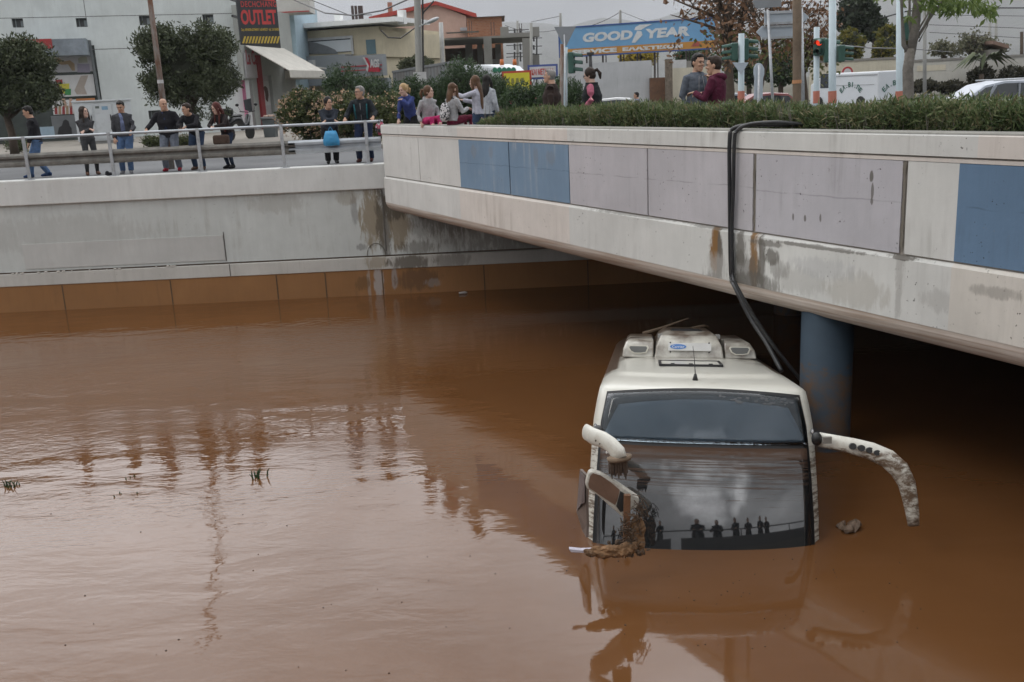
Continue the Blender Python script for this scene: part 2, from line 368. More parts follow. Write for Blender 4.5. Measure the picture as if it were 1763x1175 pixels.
# distant hills: a ridge line given real distance and slopes
m, t, b, v = base('hill_scrub', .95, 0, .1)
cc = mixc(t, maprange(t, noise(t, v, .004, 8, .65), .35, .65), (.085, .09, .08), (.13, .13, .12))
cc = mixc(t, maprange(t, noise(t, v, .03, 6, .7), .55, .65, 0, .7), cc, (.05, .06, .045)); t.links.new(cc, b.inputs['Base Color'])
ridge = [(-400, 60), (0, 60), (400, 55), (560, 52), (700, 60), (850, 40), (900, 38), (950, 41), (985, 47), (1010, 38), (1037, 30), (1065, 33), (1100, 38), (1140, 30), (1178, 18), (1230, 6), (1290, 8), (1340, 12), (1400, 14), (1440, 2), (1490, -16), (1600, -50), (1763, -90), (2100, -120), (2500, -60)]
def ridge_y(x):
    for (a, ya), (b_, yb) in zip(ridge, ridge[1:]):
        if a <= x <= b_: return ya + (yb - ya) * (x - a) / (b_ - a)
cols_ = 150; rows = 14; vs = []
for j in range(rows):
    f = j / (rows - 1)
    for i in range(cols_):
        px = -400 + 2900 * i / (cols_ - 1)
        top = at(px, ridge_y(px), 3000)
        Y = 1300 + 1700 * f if f < .999 else 3000
        q = at(px, 153 - .047 * (px - 881), Y)
        zz = ZR + (top.z - ZR) * (f ** 1.25) + (0 if j in (0,) else (npr.normal() * 9 * (f * (1 - f) * 3 + .12)))
        vs.append((q.x, Y, zz if j else ZR - 2))
for i in range(cols_): vs.append((vs[(rows - 1) * cols_ + i][0], 3500, ZR - 2))
fs = [(j * cols_ + i, j * cols_ + i + 1, (j + 1) * cols_ + i + 1, (j + 1) * cols_ + i) for j in range(rows) for i in range(cols_ - 1)]
g = MB(); g.add(vs, fs); tag(g.build('hills', m, smooth=True), 'grey hazy hills on the horizon', None, kind='structure')

# ------------------------------------------------------------------ retaining wall (left) running under the bridge
YW = 24.5
wall = empty('retaining_wall', (-10, YW, 0), 'long white concrete wall of the flooded underpass, stained brown at the water', 'wall')
x0, x1 = -60, 34
w = MB()
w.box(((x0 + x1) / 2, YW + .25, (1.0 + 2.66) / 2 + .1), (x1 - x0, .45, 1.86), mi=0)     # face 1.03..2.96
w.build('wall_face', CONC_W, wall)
w = MB(); w.box(((x0 - 2.75) / 2, YW + .22, 2.94), (-2.75 - x0, .56, .60)); w.build('coping', CONC_COP, wall, bevel=.02)
w = MB(); w.box(((x0 + x1) / 2, YW + .27, .985), (x1 - x0, .40, .05)); w.build('groove', paint('groove_dirt', (.13, .09, .065), .9), wall)
w = MB(); w.box(((x0 + x1) / 2, YW + .2, .805), (x1 - x0, .45, .31)); w.build('ledge', concrete('ledge_paint', (.50, .485, .45), (.2, .17, .13), .3, .3, stains_shade=[(6.7, .85, .3, .2, OC_, .6), (7.6, .8, .6, .2, DK_, .8), (8.6, .8, .5, .2, DK_, .4)]), wall, bevel=.012)
w = MB(); w.box(((x0 + x1) / 2, YW + .22, -.3), (x1 - x0, .45, 1.898)); w.build('mud_stained_base', CONC_MUD, wall)
w = MB()
for px in (108, 295, 478, 562, 660, 835, 1013):
    xx = at(px, 500, YW).x; w.box((xx, YW - .008, .3), (.028, .006, .66))
w.build('expansion_joints', paint('joint_seal', (.09, .055, .03), .9), wall)
w = MB(); xa = at(40, 440, YW).x; xb = at(386, 430, YW).x
w.box(((xa + xb) / 2, YW + .012, 1.375), (xb - xa, .016, .62)); w.build('repair_panel', concrete('panel_paint', (.50, .50, .48), (.3, .28, .24), .15, .1), wall, bevel=.004)
w = MB(); w.box((xb + .02, YW + .018, 1.4), (.02, .004, .72)); w.box((xb + .09, YW - .029, .81), (.018, .006, .30))
w.box((at(661, 380, YW).x, YW + .02, 1.85), (.03, .006, 1.5)); w.build('vertical_joint', paint('joint_dark', (.10, .09, .08), .9), wall)
def blob(cx, cz, rx, rz, y, seed, n=36, rough=.35):
    rr = random.Random(seed); ph = [rr.uniform(0, 6.28) for _ in range(5)]
    pts = []
    for i in range(n):
        a = 2 * math.pi * i / n
        k = 1 + rough * sum(math.sin((j + 2) * a + ph[j]) / (j + 2) for j in range(5)) + rr.uniform(-.06, .06)
        pts.append((cx + rx * k * math.cos(a), cz + rz * k * math.sin(a)))
    return pts
def drip(px, y0, y1, wpx, seed, s=70.):
    """ragged vertical stain outline between two image heights on the wall plane"""
    rr = random.Random(seed); a = at(px, y0, YW); b_ = at(px + 2, y1, YW); n = 14; L_, R_ = [], []
    for i in range(n + 1):
        f = i / n; z = a.z + (b_.z - a.z) * f; ww = wpx / s * (.5 + .5 * math.sin(math.pi * min(1, f * 1.1 + .05))) * rr.uniform(.6, 1.3) * .5
        cx = a.x + (b_.x - a.x) * f + rr.uniform(-.02, .02)
        L_.append((cx - ww, z)); R_.append((cx + ww, z))
    return L_ + R_[::-1]
def flat(pts, y, mat, name, th=.004):
    w = MB(); w.prism(pts, (0, y, 0), (1, 0, 0), (0, 0, 1), (0, 1, 0), th); return w.build(name, mat, wall)
ww = MB(); c_ = at(648, 440, YW); pts = [Vector((c_.x + .23 * math.cos(a), YW + .012, c_.z + .30 * math.sin(a))) for a in [R(x) for x in range(-30, 250, 14)]]
ww.tube(pts, .008, n=5); ww.build('pipe_ring', paint('ring_stain', (.12, .11, .09), .9), wall)
w = MB(); rr = random.Random(5)
for i in range(20):
    xx = rr.uniform(-12.3, -8.2) if i < 22 else rr.uniform(-8, -3.4); w.ell((xx, YW - .02, 1.0 - .02), (rr.uniform(.015, .05), .025, rr.uniform(.010, .022)), nu=7, nv=5)
w.build('lime_crust', paint('lime_white', (.6, .57, .52), .9), wall, smooth=True)

# ------------------------------------------------------------------ bridge
bridge = empty('road_bridge', bp(0, 0, 0), 'painted concrete road bridge with blue and lilac panels crossing above the sunken coach', 'bridge')
def zl(a, b_): return lambda t: a + (b_ - a) * t / 16.0
zcb, zpt, zpb, zrg, zbt = zl(3.975, 3.93), zl(3.915, 3.86), zl(2.985, 2.79), zl(2.37, 2.02), zl(2.14, 1.74)
ZT = 4.18
def strip(t0, t1, prof, mat, name, step=1.0, smooth=False, cap=True):
    n = max(1, int((t1 - t0) / step)); rings = []
    for i in range(n + 1):
        t = t0 + (t1 - t0) * i / n; rings.append([bp(t, o, z) for o, z in prof(t)])
    w = MB(); w.loft(rings, cap=cap); return w.build(name, mat, bridge, smooth=smooth)
TE = 34
RU_, SO_, LT_ = (.21, .115, .045), (.12, .11, .095), (.36, .35, .33)
_ax = (DD.x, DD.y, 0)
PW = concrete('bridge_light_paint', (.60, .595, .57), (.22, .2, .17), .3, .5)
PC = concrete('bridge_cream_paint', (.62, .575, .53), (.25, .2, .15), .35, .5)
PG = concrete('bridge_grey_paint', (.58, .58, .555), (.17, .16, .14), .35, .9, chips=.35, axis=_ax, stains_shade=[
    (11.33, 2.45, .13, .48, RU_, 1.0), (11.42, 2.4, .06, .45, SO_, .9), (11.3, 2.1, .2, .16, SO_, .9), (11.33, 2.2, .3, .3, LT_, .6), (12.10, 2.5, .12, .45, RU_, .95), (12.22, 2.4, .09, .46, SO_, .85), (11.84, 2.6, .13, .3, SO_, .8), (11.9, 2.3, .3, .3, SO_, .6), (12.1, 2.15, .5, .16, SO_, .7), (12.4, 2.55, .15, .12, SO_, .8), (12.9, 2.3, .5, .2, LT_, .5), (13.8, 2.3, .5, .25, (.40, .38, .34), .6),
    (14.42, 2.5, .06, .5, LT_, .7), (12.3, 2.72, .35, .05, SO_, .7), (14.45, 2.78, .22, .035, SO_, .9), (13.2, 2.76, .9, .03, SO_, .7), (11.2, 2.83, .5, .03, SO_, .6), (15.0, 2.35, .3, .15, LT_, .5), (12.55, 2.4, .22, .14, SO_, .4), (9.6, 2.85, 1.5, .025, SO_, .5), (13.3, 2.5, .6, .15, (.40, .40, .40), .5)])
PL = concrete('bridge_lilac_paint', (.455, .44, .46), (.25, .24, .25), .35, .9, seamz=(3.43,), chips=.4)
PL2 = concrete('bridge_lilac_paint_worn', (.44, .43, .455), (.2, .19, .19), .3, 1.0, seamz=(3.40,), chips=.5, axis=_ax, stains_shade=[(13.95, 3.68, .03, .07, SO_, .9), (13.97, 3.5, .02, .1, SO_, .8), (13.97, 3.38, .02, .04, SO_, .8), (12.75, 3.1, .02, .05, SO_, .8), (12.95, 3.1, .02, .04, SO_, .8), (13.2, 3.12, .02, .06, SO_, .8), (12.0, 3.4, .08, .6, SO_, .5)])
PB = concrete('bridge_blue_paint', (.175, .255, .35), (.31, .35, .39), .9, .5, seamz=(3.45,), chips=.3, axis=_ax, stains_shade=[(4.3, 3.7, .12, .14, (.22, .2, .18), .3), (5.0, 3.7, .10, .12, (.22, .2, .18), .3), (6.6, 3.65, .10, .2, (.2, .19, .18), .35), (7.1, 3.65, .14, .14, (.2, .19, .18), .3)])
PB2 = concrete('bridge_blue_paint_deep', (.125, .20, .30), (.08, .1, .13), .3, 1.0, seamz=(3.40,), chips=.9)
PR = concrete('bridge_recess_concrete', (.36, .33, .29), (.12, .1, .08), .8, .9, chips=.6)
TOPM = concrete('parapet_top', (.28, .275, .25), (.12, .11, .09), .7, .8)
CAPS = [(-.18, 3.66, PW), (3.66, 7.65, PC), (7.65, 15.3, PG), (15.3, TE, PC)]
for i, (a, b_, m_) in enumerate(CAPS):
    strip(a, b_, lambda t: [(-.34, ZT - .012), (-.34, zcb(t)), (.0, zcb(t)), (.0, ZT - .03), (-.02, ZT - .012)], m_, 'parapet_cap')
strip(-.18, TE, lambda t: [(-.33, ZT + .004), (-.33, ZT - .010), (-.012, ZT - .010), (-.022, ZT + .004)], TOPM, 'parapet_top')
strip(-.18, TE, lambda t: [(-.32, zcb(t) - .002), (-.32, zpb(t) - .05), (-.045, zpb(t) - .05), (-.045, zcb(t) - .002)], PR, 'recess')
def panel(a, b_, m_, ga=.012, gb=.012, lab=None):
    o = strip(a + ga, b_ - gb, lambda t: [(-.04, zpt(t)), (-.04, zpb(t) + .012), (-.016, zpb(t) + .012), (-.016, zpt(t))], m_, 'painted_panel')
    if lab: o['label'] = lab
panel(-.18, 1.77, PW); panel(1.77, 3.67, PW, .012, 0)
panel(3.67, 5.66, PB, 0, .02, 'left blue panel'); panel(5.66, 7.65, PB, .02, .012, 'blue panel left of the lilac ones')
panel(7.65, 9.78, PL); panel(9.78, 12.05, PL, .02, .03); panel(12.05, 14.41, PL2, .03, .035)
panel(14.41, 15.09, PG, .035, 0); panel(15.09, 19.4, PB2, 0, .03, 'deep blue panel at the right end'); panel(19.4, 24, PW); panel(24, TE, PB)
strip(-.18, TE, lambda t: [(-.33, zcb(t) - .012), (-.33, zpt(t) + .006), (-.018, zpt(t) + .006), (-.018, zcb(t) - .022)], PC, 'upper_margin')
for i, (a, b_, m_) in enumerate([(-.18, 3.64, PW), (3.64, 7.65, PC), (7.65, 15.09, PG), (15.09, TE, concrete('bridge_cream_worn', (.58, .55, .50), (.2, .18, .14), .4, 1.0, chips=.5, axis=_ax, stains_shade=[(16.2, 2.5, .25, .25, (.3, .27, .2), .5), (15.6, 2.55, .3, .08, SO_, .4), (16.8, 2.6, .5, .03, SO_, .6)]))]):
    strip(a, b_, lambda t: [(-.30, zpb(t) - .012), (-.30, zrg(t)), (.012, zrg(t)), (.012, zpb(t) - .05), (-.03, zpb(t) - .012)], m_, 'lower_band')
CURV = concrete('bridge_edge_stained', (.46, .39, .33), (.30, .22, .16), .6, .6)
m, t, b, v = base('bridge_curved_edge', .85, 0, .2)
sp = N(t, 'ShaderNodeSeparateXYZ'); t.links.new(v, sp.inputs[0])
cc = mixc(t, maprange(t, noise(t, v, 1.2, 6), .3, .7), (.44, .38, .33), (.56, .50, .45))
n_ = noise(t, scaled(t, v, (.6, .6, 22)), 1.0, 5, .6, .2); cc = mixc(t, maprange(t, n_, .4, .66, 0, .75), cc, (.32, .23, .17))
t.links.new(cc, b.inputs['Base Color']); bumpit(t, b, noise(t, v, 14, 8, .75), .25, .012)
CONC_SO = concrete('darkened_concrete', (.10, .095, .085), (.05, .045, .04), .5, .4)  # concrete darkened to deepen the shade under the bridge
def edgeprof(t):
    r_, b2 = zrg(t) - .003, zbt(t); pr = []
    for k in range(8):
        a = k / 7 * math.pi / 2; pr.append((.006 - .30 * (1 - math.cos(a)), r_ - (r_ - b2) * math.sin(a)))
    return pr + [(-.6, b2), (-.6, r_)]
strip(-.18, TE, edgeprof, m, 'curved_edge', smooth=False)
strip(-1.2, TE, lambda t: [(-.61, zbt(t) + .01), (-30, zbt(t) - .05), (-30, 3.2), (-.61, 3.2)], CONC_SO, 'soffit_slab')  # slab run far back, closing the space below against light
strip(-.18, TE, lambda t: [(-1.6, ZT - .2), (-1.6, 3.22), (-.345, 3.22), (-.345, ZT - .2)], CONC_DK, 'planter')
strip(-1.2, TE, lambda t: [(-1.61, 3.5), (-1.61, 3.21), (-12, 3.21), (-12, 3.5)], ASPH, 'deck')
# rust and damp runs on the face below the pipes, joints between panels
def facepatch(t0, z0, t1, z1, wd, seed, mat, name, off):
    rr = random.Random(seed); n = 12; L_, R_ = [], []
    for i in range(n + 1):
        f = i / n; ww = wd * rr.uniform(.5, 1.2) * .5 * (1 - .35 * f if i < n else .3); ct = t0 + (t1 - t0) * f + rr.uniform(-.01, .01); z = z0 + (z1 - z0) * f
        L_.append((ct - ww, z)); R_.append((ct + ww, z))
    w = MB(); w.prism(L_ + R_[::-1], A0 + NN * off, DD, UPZ, NN, .003); return w.build(name, mat, bridge)
SOOT = concrete('dark_run', (.16, .145, .12), (.07, .06, .05), .9, .4, sscale=3)
facepatch(14.40, 3.86, 14.41, 2.84, .05, 6, SOOT, 'dark_joint', -.0155)
facepatch(12.05, 3.86, 12.05, 2.84, .035, 8, SOOT, 'dark_joint', -.0155)
# pillars
BLUEP = None
m, t, b, v = base('pillar_blue_paint', .7, 0, .3)
sp = N(t, 'ShaderNodeSeparateXYZ'); t.links.new(v, sp.inputs[0])
cc = mixc(t, maprange(t, noise(t, v, 2, 5), .3, .7), (.028, .046, .066), (.038, .06, .084))
zz = math_(t, 'ADD', sp.outputs['Z'], maprange(t, noise(t, scaled(t, v, (1, 1, 3)), 3, 5, .7), .3, .7, -.25, .25))
mud = maprange(t, zz, 1.0, 1.12, 1, 0); cc = mixc(t, math_(t, 'MULTIPLY', mud, maprange(t, noise(t, v, 4, 5, .7), .38, .6, .1, .95)), cc, (.085, .05, .028))
t.links.new(cc, b.inputs['Base Color'])
for i, (px_, py_) in enumerate([(4.15, 12.68), (8.3, 12.2), (5.9, 20.5)]):
    w = MB(); w.tube([(px_, py_, -3), (px_, py_, 1.9)], .335, n=36); w.build('pillar', m, bridge, smooth=True)
# unseen far wall, added to close the tunnel off from light
w = MB(); w.box(bp(15, -28.5, .8), (60, .6, 4.4), M=Matrix.Rotation(math.atan2(DD.y, DD.x), 3, 'Z')); w.build('added_far_wall', CONC_SO, bridge)

# ------------------------------------------------------------------ guardrail
rail = empty('guardrail', (-8, 24.62, ZR), 'galvanised guardrail with tube handrail along the top of the white wall', 'guardrail')
RZ = ZR
OLDR = paint('old_rail_zinc', (.17, .165, .15), .7, .3, 4, .2, .1, (.12, .10, .08), .7)
NEWR = paint('new_rail_zinc', (.40, .43, .46), .45, .15, 4, .5, .05)
def wbeam(xa, xb, z, mat, nm):
    pr = [(0, -.16), (.03, -.16), (.085, -.11), (.085, -.06), (.02, -.015), (.02, .015), (.085, .06), (.085, .11), (.03, .16), (0, .16)]
    pr2 = pr + [(p[0] - .006 if 0 < p[0] else -.006, p[1]) for p in pr[::-1]]
    w = MB(); w.loft([[Vector((xx, 24.66 - .0 - p[0], z + p[1])) for p in pr2] for xx in (xa, xb)]); return w.build(nm, mat, rail)
xs_post = [at(px, 270, 24.7).x for px in (50, 196, 348, 491, 635)]
step = (xs_post[-1] - xs_post[0]) / 4
all_posts = [xs_post[0] - step * k for k in range(12, 0, -1)] + xs_post
xj = at(503, 265, 24.66).x; xr = at(657, 250, 24.66).x
wbeam(-60, xj + .1, RZ + .47, OLDR, 'old_beam'); wbeam(xj - .06, xr, RZ + .475, NEWR, 'new_beam')
w = MB(); w.tube([(-60, 24.62, RZ + 1.0), (xr - .1, 24.62, RZ + 1.0), (xr + .08, 24.62, RZ + 1.0)], .032, n=10); w.build('handrail', NEWR, rail, smooth=True)
for xx in all_posts[4:]:
    w = MB(); w.box((xx, 24.545, RZ + .5), (.075, .035, 1.08)); w.box((xx - .03, 24.575, RZ + .5), (.012, .06, 1.06)); w.box((xx, 24.56, RZ + .004), (.2, .16, .02))
    w.tube([(xx, 24.51, RZ + .5), (xx, 24.53, RZ + .5)], .018, n=6); w.build('post', GREYM, rail)

# opposite bank with its own rail, seen mirrored in the windscreen
opp = empty('opposite_bank', (0, -1, 0), 'concrete bank where the camera stands, seen mirrored in the coach windscreen', 'bank')
w = MB(); w.box((-40, -15.2, 1.1), (200, 30, 4.24)); w.build('bank_block', CONC_SO, opp)  # bank made solid and wide to cut low light from behind
w = MB(); w.box((-40, -.12, 2.95), (200, .2, .5)); w.build('coping', CONC_SO, opp)
w = MB(); w.tube([(-30, -.25, 4.2), (30, -.25, 4.2)], .035, n=8)
for k in range(-12, 13): w.box((k * 2.2 + 1.1, -.3, 3.7), (.07, .05, 1.0))
w.box((-15.3, -.33, 3.53), (30, .06, .62)); w.box((15.3, -.33, 3.53), (29.9, .06, .62)); w.build('railing', DARKM, opp)
# ------------------------------------------------------------------ coach
Mb = Matrix.Rotation(R(-7.65), 3, 'Z') @ Matrix.Rotation(R(-11), 3, 'X') @ Matrix.Rotation(R(1.6), 3, 'Y')
BO = Vector((1.93, 9.72, 0))
coach = empty('coach', BO, 'cream white coach sunk to its windscreen under the bridge, mirrors torn loose', 'coach', M=Mb)
def body_mat(name, c):
    m, t, b, v = base(name, .28, 0, .5)
    b.inputs['Coat Weight'].default_value = .3; b.inputs['Coat Roughness'].default_value = .15
    sp = N(t, 'ShaderNodeSeparateXYZ'); t.links.new(v, sp.inputs[0])
    cc = mixc(t, maprange(t, noise(t, v, 1.5, 5), .3, .7), tuple(x * .93 for x in c), c)
    st = noise(t, scaled(t, v, (2.5, 2.5, 16)), 1.6, 6, .7, .3)
    zz = math_(t, 'ADD', sp.outputs['Z'], maprange(t, noise(t, v, 5, 3), .3, .7, -.02, .02))
    below = maprange(t, zz, 1.05, 1.08, 1, 0)
    f = math_(t, 'MULTIPLY', below, maprange(t, st, .46, .56, .12, .9))
    cc = mixc(t, f, cc, (.10, .062, .036))
    # mud left on the roof towards the rear
    rear = maprange(t, math_(t, 'ADD', sp.outputs['Y'], maprange(t, noise(t, v, 3, 5), .3, .7, -.9, .9)), 3.2, 4.6, 0, .92)
    sd_ = math_(t, 'MULTIPLY', maprange(t, math_(t, 'ABSOLUTE', sp.outputs['X']), .95, 1.0), maprange(t, math_(t, 'ADD', sp.outputs['Y'], maprange(t, noise(t, v, 4, 5), .3, .7, -.3, .3)), 1.9, 2.3, 0, .95))
    rear = math_(t, 'MAXIMUM', rear, sd_)
    cc = mixc(t, rear, cc, (.075, .042, .024))
    ft_ = noise(t, scaled(t, v, (3, 3, 9)), 2.2, 6, .7, .4); cc = mixc(t, maprange(t, ft_, .55, .75, 0, .35), cc, (.33, .29, .22))
    t.links.new(cc, b.inputs['Base Color'])
    bumpit(t, b, noise(t, v, 9, 4), .05, .01)
    rg = mixc(t, f, (.28, .28, .28), (.85, .85, .85)); t.links.new(rg, b.inputs['Roughness'])
    return m
WHT = body_mat('coach_cream_paint', (.62, .61, .545))
GL = bpy.data.materials.new('upper_glass'); GL.use_nodes = True; t = GL.node_tree; t.nodes.clear()
o_ = N(t, 'ShaderNodeOutputMaterial'); ms = N(t, 'ShaderNodeMixShader'); fr = N(t, 'ShaderNodeFresnel'); fr.inputs[0].default_value = 1.5
tr = N(t, 'ShaderNodeBsdfTransparent'); tr.inputs[0].default_value = (.66, .72, .76, 1); gs = N(t, 'ShaderNodeBsdfGlossy'); gs.inputs['Roughness'].default_value = .02
t.links.new(fr.outputs[0], ms.inputs[0]); t.links.new(tr.outputs[0], ms.inputs[1]); t.links.new(gs.outputs[0], ms.inputs[2]); t.links.new(ms.outputs[0], o_.inputs[0])
m, t, b, v = base('muddy_windscreen', .03, 0, .5); LG = m; b.inputs['IOR'].default_value = 1.95; b.inputs['Base Color'].default_value = (.012, .015, .017, 1)
sp = N(t, 'ShaderNodeSeparateXYZ'); t.links.new(v, sp.inputs[0])
st = noise(t, scaled(t, v, (.7, .7, 30)), 1.3, 8, .75, .15)
zw = math_(t, 'ADD', sp.outputs['Z'], maprange(t, noise(t, v, 3, 4), .3, .7, -.06, .06))
f = maprange(t, math_(t, 'ADD', st, maprange(t, zw, .30, 1.05, -.13, .13)), .49, .62, 0, .85)
top = maprange(t, math_(t, 'ADD', sp.outputs['Z'], maprange(t, noise(t, scaled(t, v, (2, 2, 9)), 2, 5, .7), .3, .7, -.06, .06)), .90, 1.0, 0, .95)
f = math_(t, 'MAXIMUM', f, top); f = math_(t, 'MAXIMUM', f, maprange(t, noise(t, v, 30, 3), .35, .7, .02, .10))
md_ = N(t, 'ShaderNodeBsdfPrincipled'); md_.inputs['Roughness'].default_value = .9; md_.inputs['Specular IOR Level'].default_value = .1; md_.inputs['Base Color'].default_value = (.085, .052, .036, 1)
ms = N(t, 'ShaderNodeMixShader'); t.links.new(f, ms.inputs[0]); t.links.new(b.outputs[0], ms.inputs[1]); t.links.new(md_.outputs[0], ms.inputs[2]); t.links.new(ms.outputs[0], t.nodes['Material Output'].inputs[0])
rubber = BLACKP
# plan outline at each local height
def hw(z):  # half width
    return 1.245 - .050 * max(0, min(1, (z - .2) / 1.4)) ** 1.5 - .05 * max(0, min(1, (z - 1.15) / .5)) ** 2
def lean(z): return .190 * z + .077 * z * abs(z)
BOW = .165
def front_y(x, z, w): return lean(z) + BOW * abs(x / w) ** 2.6
def outline(z, ins=0.0, fwd=0.0, n=30, L=12.0):
    w = hw(z) - ins; pts = []
    for i in range(n + 1):
        s = -1 + 2 * i / n; s = math.sin(s * math.pi / 2) * .35 + s * .65 if False else s
        x = s * w; pts.append(Vector((x, front_y(x, z, w) + fwd + (.10 * max(0, (abs(s) - .9) / .1) ** 2), z)))
    pts.append(Vector((w, lean(z) + fwd + BOW + .6, z))); pts.append(Vector((w, 6, z))); pts.append(Vector((w, L - .1, z)))
    pts.append(Vector((w - .15, L, z))); pts.append(Vector((-w + .15, L, z))); pts.append(Vector((-w, L - .1, z))); pts.append(Vector((-w, 6, z))); pts.append(Vector((-w, lean(z) + fwd + BOW + .6, z)))
    return pts
rings = [outline(z) for z in (-2.2, -1.2, -.4, 0, .3, .6, .9, 1.11, 1.3, 1.5, 1.63)]
def ring2(z, ins, fwd):
    o_ = outline(1.63, ins, fwd); return [Vector((p.x, p.y, z)) for p in o_]
# forehead sweeps back, crown of the roof slightly domed
for z, ins, fwd in [(1.66, .03, .05), (1.684, .065, .14), (1.704, .11, .30), (1.720, .155, .54), (1.730, .19, .76), (1.745, .21, .80), (1.755, .30, .92), (1.768, .55, 1.12), (1.776, .9, 1.46)]:
    rings.append(ring2(z, ins, fwd))
w = MB(); w.loft(rings); w.build('body', WHT, coach, smooth=False, local=True)
bo = [o for o in coach.children if o.name.startswith('body')][0]
bo.data.polygons.foreach_set('use_smooth', [len(p.vertices) == 4 for p in bo.data.polygons])
def surf(x, z, off=.0):   # point on the front surface, pushed out by off
    w_ = hw(z); n = Vector((.0, -1, .30)); n.x = BOW * 2.6 * abs(x / w_) ** 1.6 / w_ * (1 if x > 0 else -1); n.normalize()
    return Vector((x, front_y(x, z, w_), z)) + n * off
def pane(z0, z1, xin0, xin1, off, mat, name, th=.012, nx=30, nz=8, topcurve=0.0, botcurve=0.0, smooth=True, mi=None):
    w = MB(); F_, B_ = [], []
    for j in range(nz + 1):
        for i in range(nx + 1):
            s = -1 + 2 * i / nx; q = 1 - s * s
            zb, zt_ = z0 + botcurve * q, z1 + topcurve * q; z = zb + (zt_ - zb) * j / nz
            xm = (hw(z) - (xin0 + (xin1 - xin0) * j / nz)) * s
            F_.append(surf(xm, z, off)); B_.append(surf(xm, z, off - th))
    k = (nx + 1) * (nz + 1); fs = []
    for j in range(nz):
        for i in range(nx):
            a = j * (nx + 1) + i; fs.append((a, a + 1, a + nx + 2, a + nx + 1)); fs.append((k + a, k + a + nx + 1, k + a + nx + 2, k + a + 1))
    for i in range(nx): a = i; fs.append((a + 1, a, k + a, k + a + 1)); a = nz * (nx + 1) + i; fs.append((a, a + 1, k + a + 1, k + a))
    for j in range(nz): a = j * (nx + 1); b_ = a + nx + 1; fs.append((a, b_, k + b_, k + a)); a = a + nx; b_ = a + nx + 1; fs.append((b_, a, k + a, k + b_))
    w.add(F_ + B_, fs); return w.build(name, mat, coach, smooth=smooth, local=True)
fr_ = pane(-1.0, 1.605, .045, .095, .006, BLACKP, 'windscreen_surround', topcurve=.065)
pane(-.98, 1.05, .11, .11, .010, LG, 'windscreen', nz=16)
pane(1.085, 1.575, .10, .125, .030, GL, 'upper_pane', th=.004, topcurve=.06)
BL = paint('grey_blind_cloth', (.37, .39, .42), .9, .05, 1.5, 0, .02)
pane(1.09, 1.47, .12, .26, .014, BL, 'sun_blind', th=.004, topcurve=.08)
w = MB(); rr = random.Random(3)
for i in range(26):
    xx = rr.uniform(.15, .98); zz_ = 1.575 - .05 * xx + rr.uniform(-.035, .03); p = surf(xx, zz_, .0325); w.ell(p, (rr.uniform(.01, .035), .0012, rr.uniform(.006, .016)), nu=9, nv=5)
w.build('peeling_film', paint('film_residue', (.14, .15, .16), .7), coach, local=True)
# marker lamps on the pillars
for s in (-1, 1):
    w = MB(); zc = 1.22; p = surf(s * (hw(zc) - .035), zc, .012); w.ell(p, (.022, .014, .034)); lamp = w.build('marker_lamp', paint('lamp_grey', (.12, .13, .14), .2, spec=.8), coach, True, True)
    w = MB(); w.ell(p + Vector((0, -.012, .002)), (.012, .006, .02)); w.build('lens', paint('lamp_lens', (.5, .5, .5), .1), lamp, True, True)
# wiper and dashboard line
w = MB(); pts = [surf(x_, .13 + .10 * (x_ + .8), .03) for x_ in np.linspace(-.85, .75, 14)]; w.tube(pts, .008, n=6); w.tube([surf(.7, -.3, .03), surf(.35, .13 + .115, .04)], .011, n=6); 
# roof: hatch, aerial, air conditioner
def rz(y): return 1.776
w = MB(); w.box((-.05, 2.45, 1.786), (.74, .60, .022)); hatch = w.build('roof_hatch', WHT, coach, local=True, bevel=.008)
w = MB()
for c_, d_ in (((-.05, 2.13, 1.790), (.80, .035, .03)), ((-.05, 2.77, 1.790), (.80, .035, .03)), ((-.435, 2.45, 1.790), (.035, .64, .03)), ((.335, 2.45, 1.790), (.035, .64, .03))): w.box(c_, d_)
for xx in (-.28, -.05, .2): w.box((xx, 2.2, 1.803), (.05, .05, .014))
w.build('seal', BLACKP, hatch, local=True, bevel=.004)
w = MB(); w.tube([(-.06, .98, 1.712), (-.06, .97, 1.79)], [.035, .014], n=10); w.tube([(-.06, .97, 1.78), (-.07, 1.03, 1.95), (-.085, 1.12, 2.10)], [.006, .004, .003], n=6); w.build('aerial', BLACKP, coach, True, True)
w = MB(); w.box((0, .0, 0), (.01, .01, .01))
def pod(x0, x1, y0, y1, h, taper0, taper1, slope, name, z0=1.765):
    """a housing with sloped front, x insets at the top on either side"""
    w = MB(); secs = [(0.0, 0, 0, 0), (.45, taper0 * .15, taper1 * .15, slope * .12), (.85, taper0 * .55, taper1 * .55, slope * .5), (1.0, taper0, taper1, slope)]
    rings = []
    for f_, a_, b_, s_ in secs:
        z = z0 + h * f_
        rings.append([Vector((x0 + a_, y0 + s_, z)), Vector((x1 - b_, y0 + s_, z)), Vector((x1 - b_, y1 - s_ * .5, z)), Vector((x0 + a_, y1 - s_ * .5, z))])
    w.loft(rings); return w.build(name, WHT, coach, local=True, bevel=.02)
PY = 3.62
cpod = pod(-.49, .48, PY, PY + 2.0, .36, .16, .16, .42, 'air_conditioner')
lp = pod(-.95, -.505, PY + .06, PY + 1.8, .25, .10, .0, .28, 'condenser_housing'); rp = pod(.495, .94, PY + .06, PY + 1.8, .25, .0, .16, .28, 'condenser_housing')
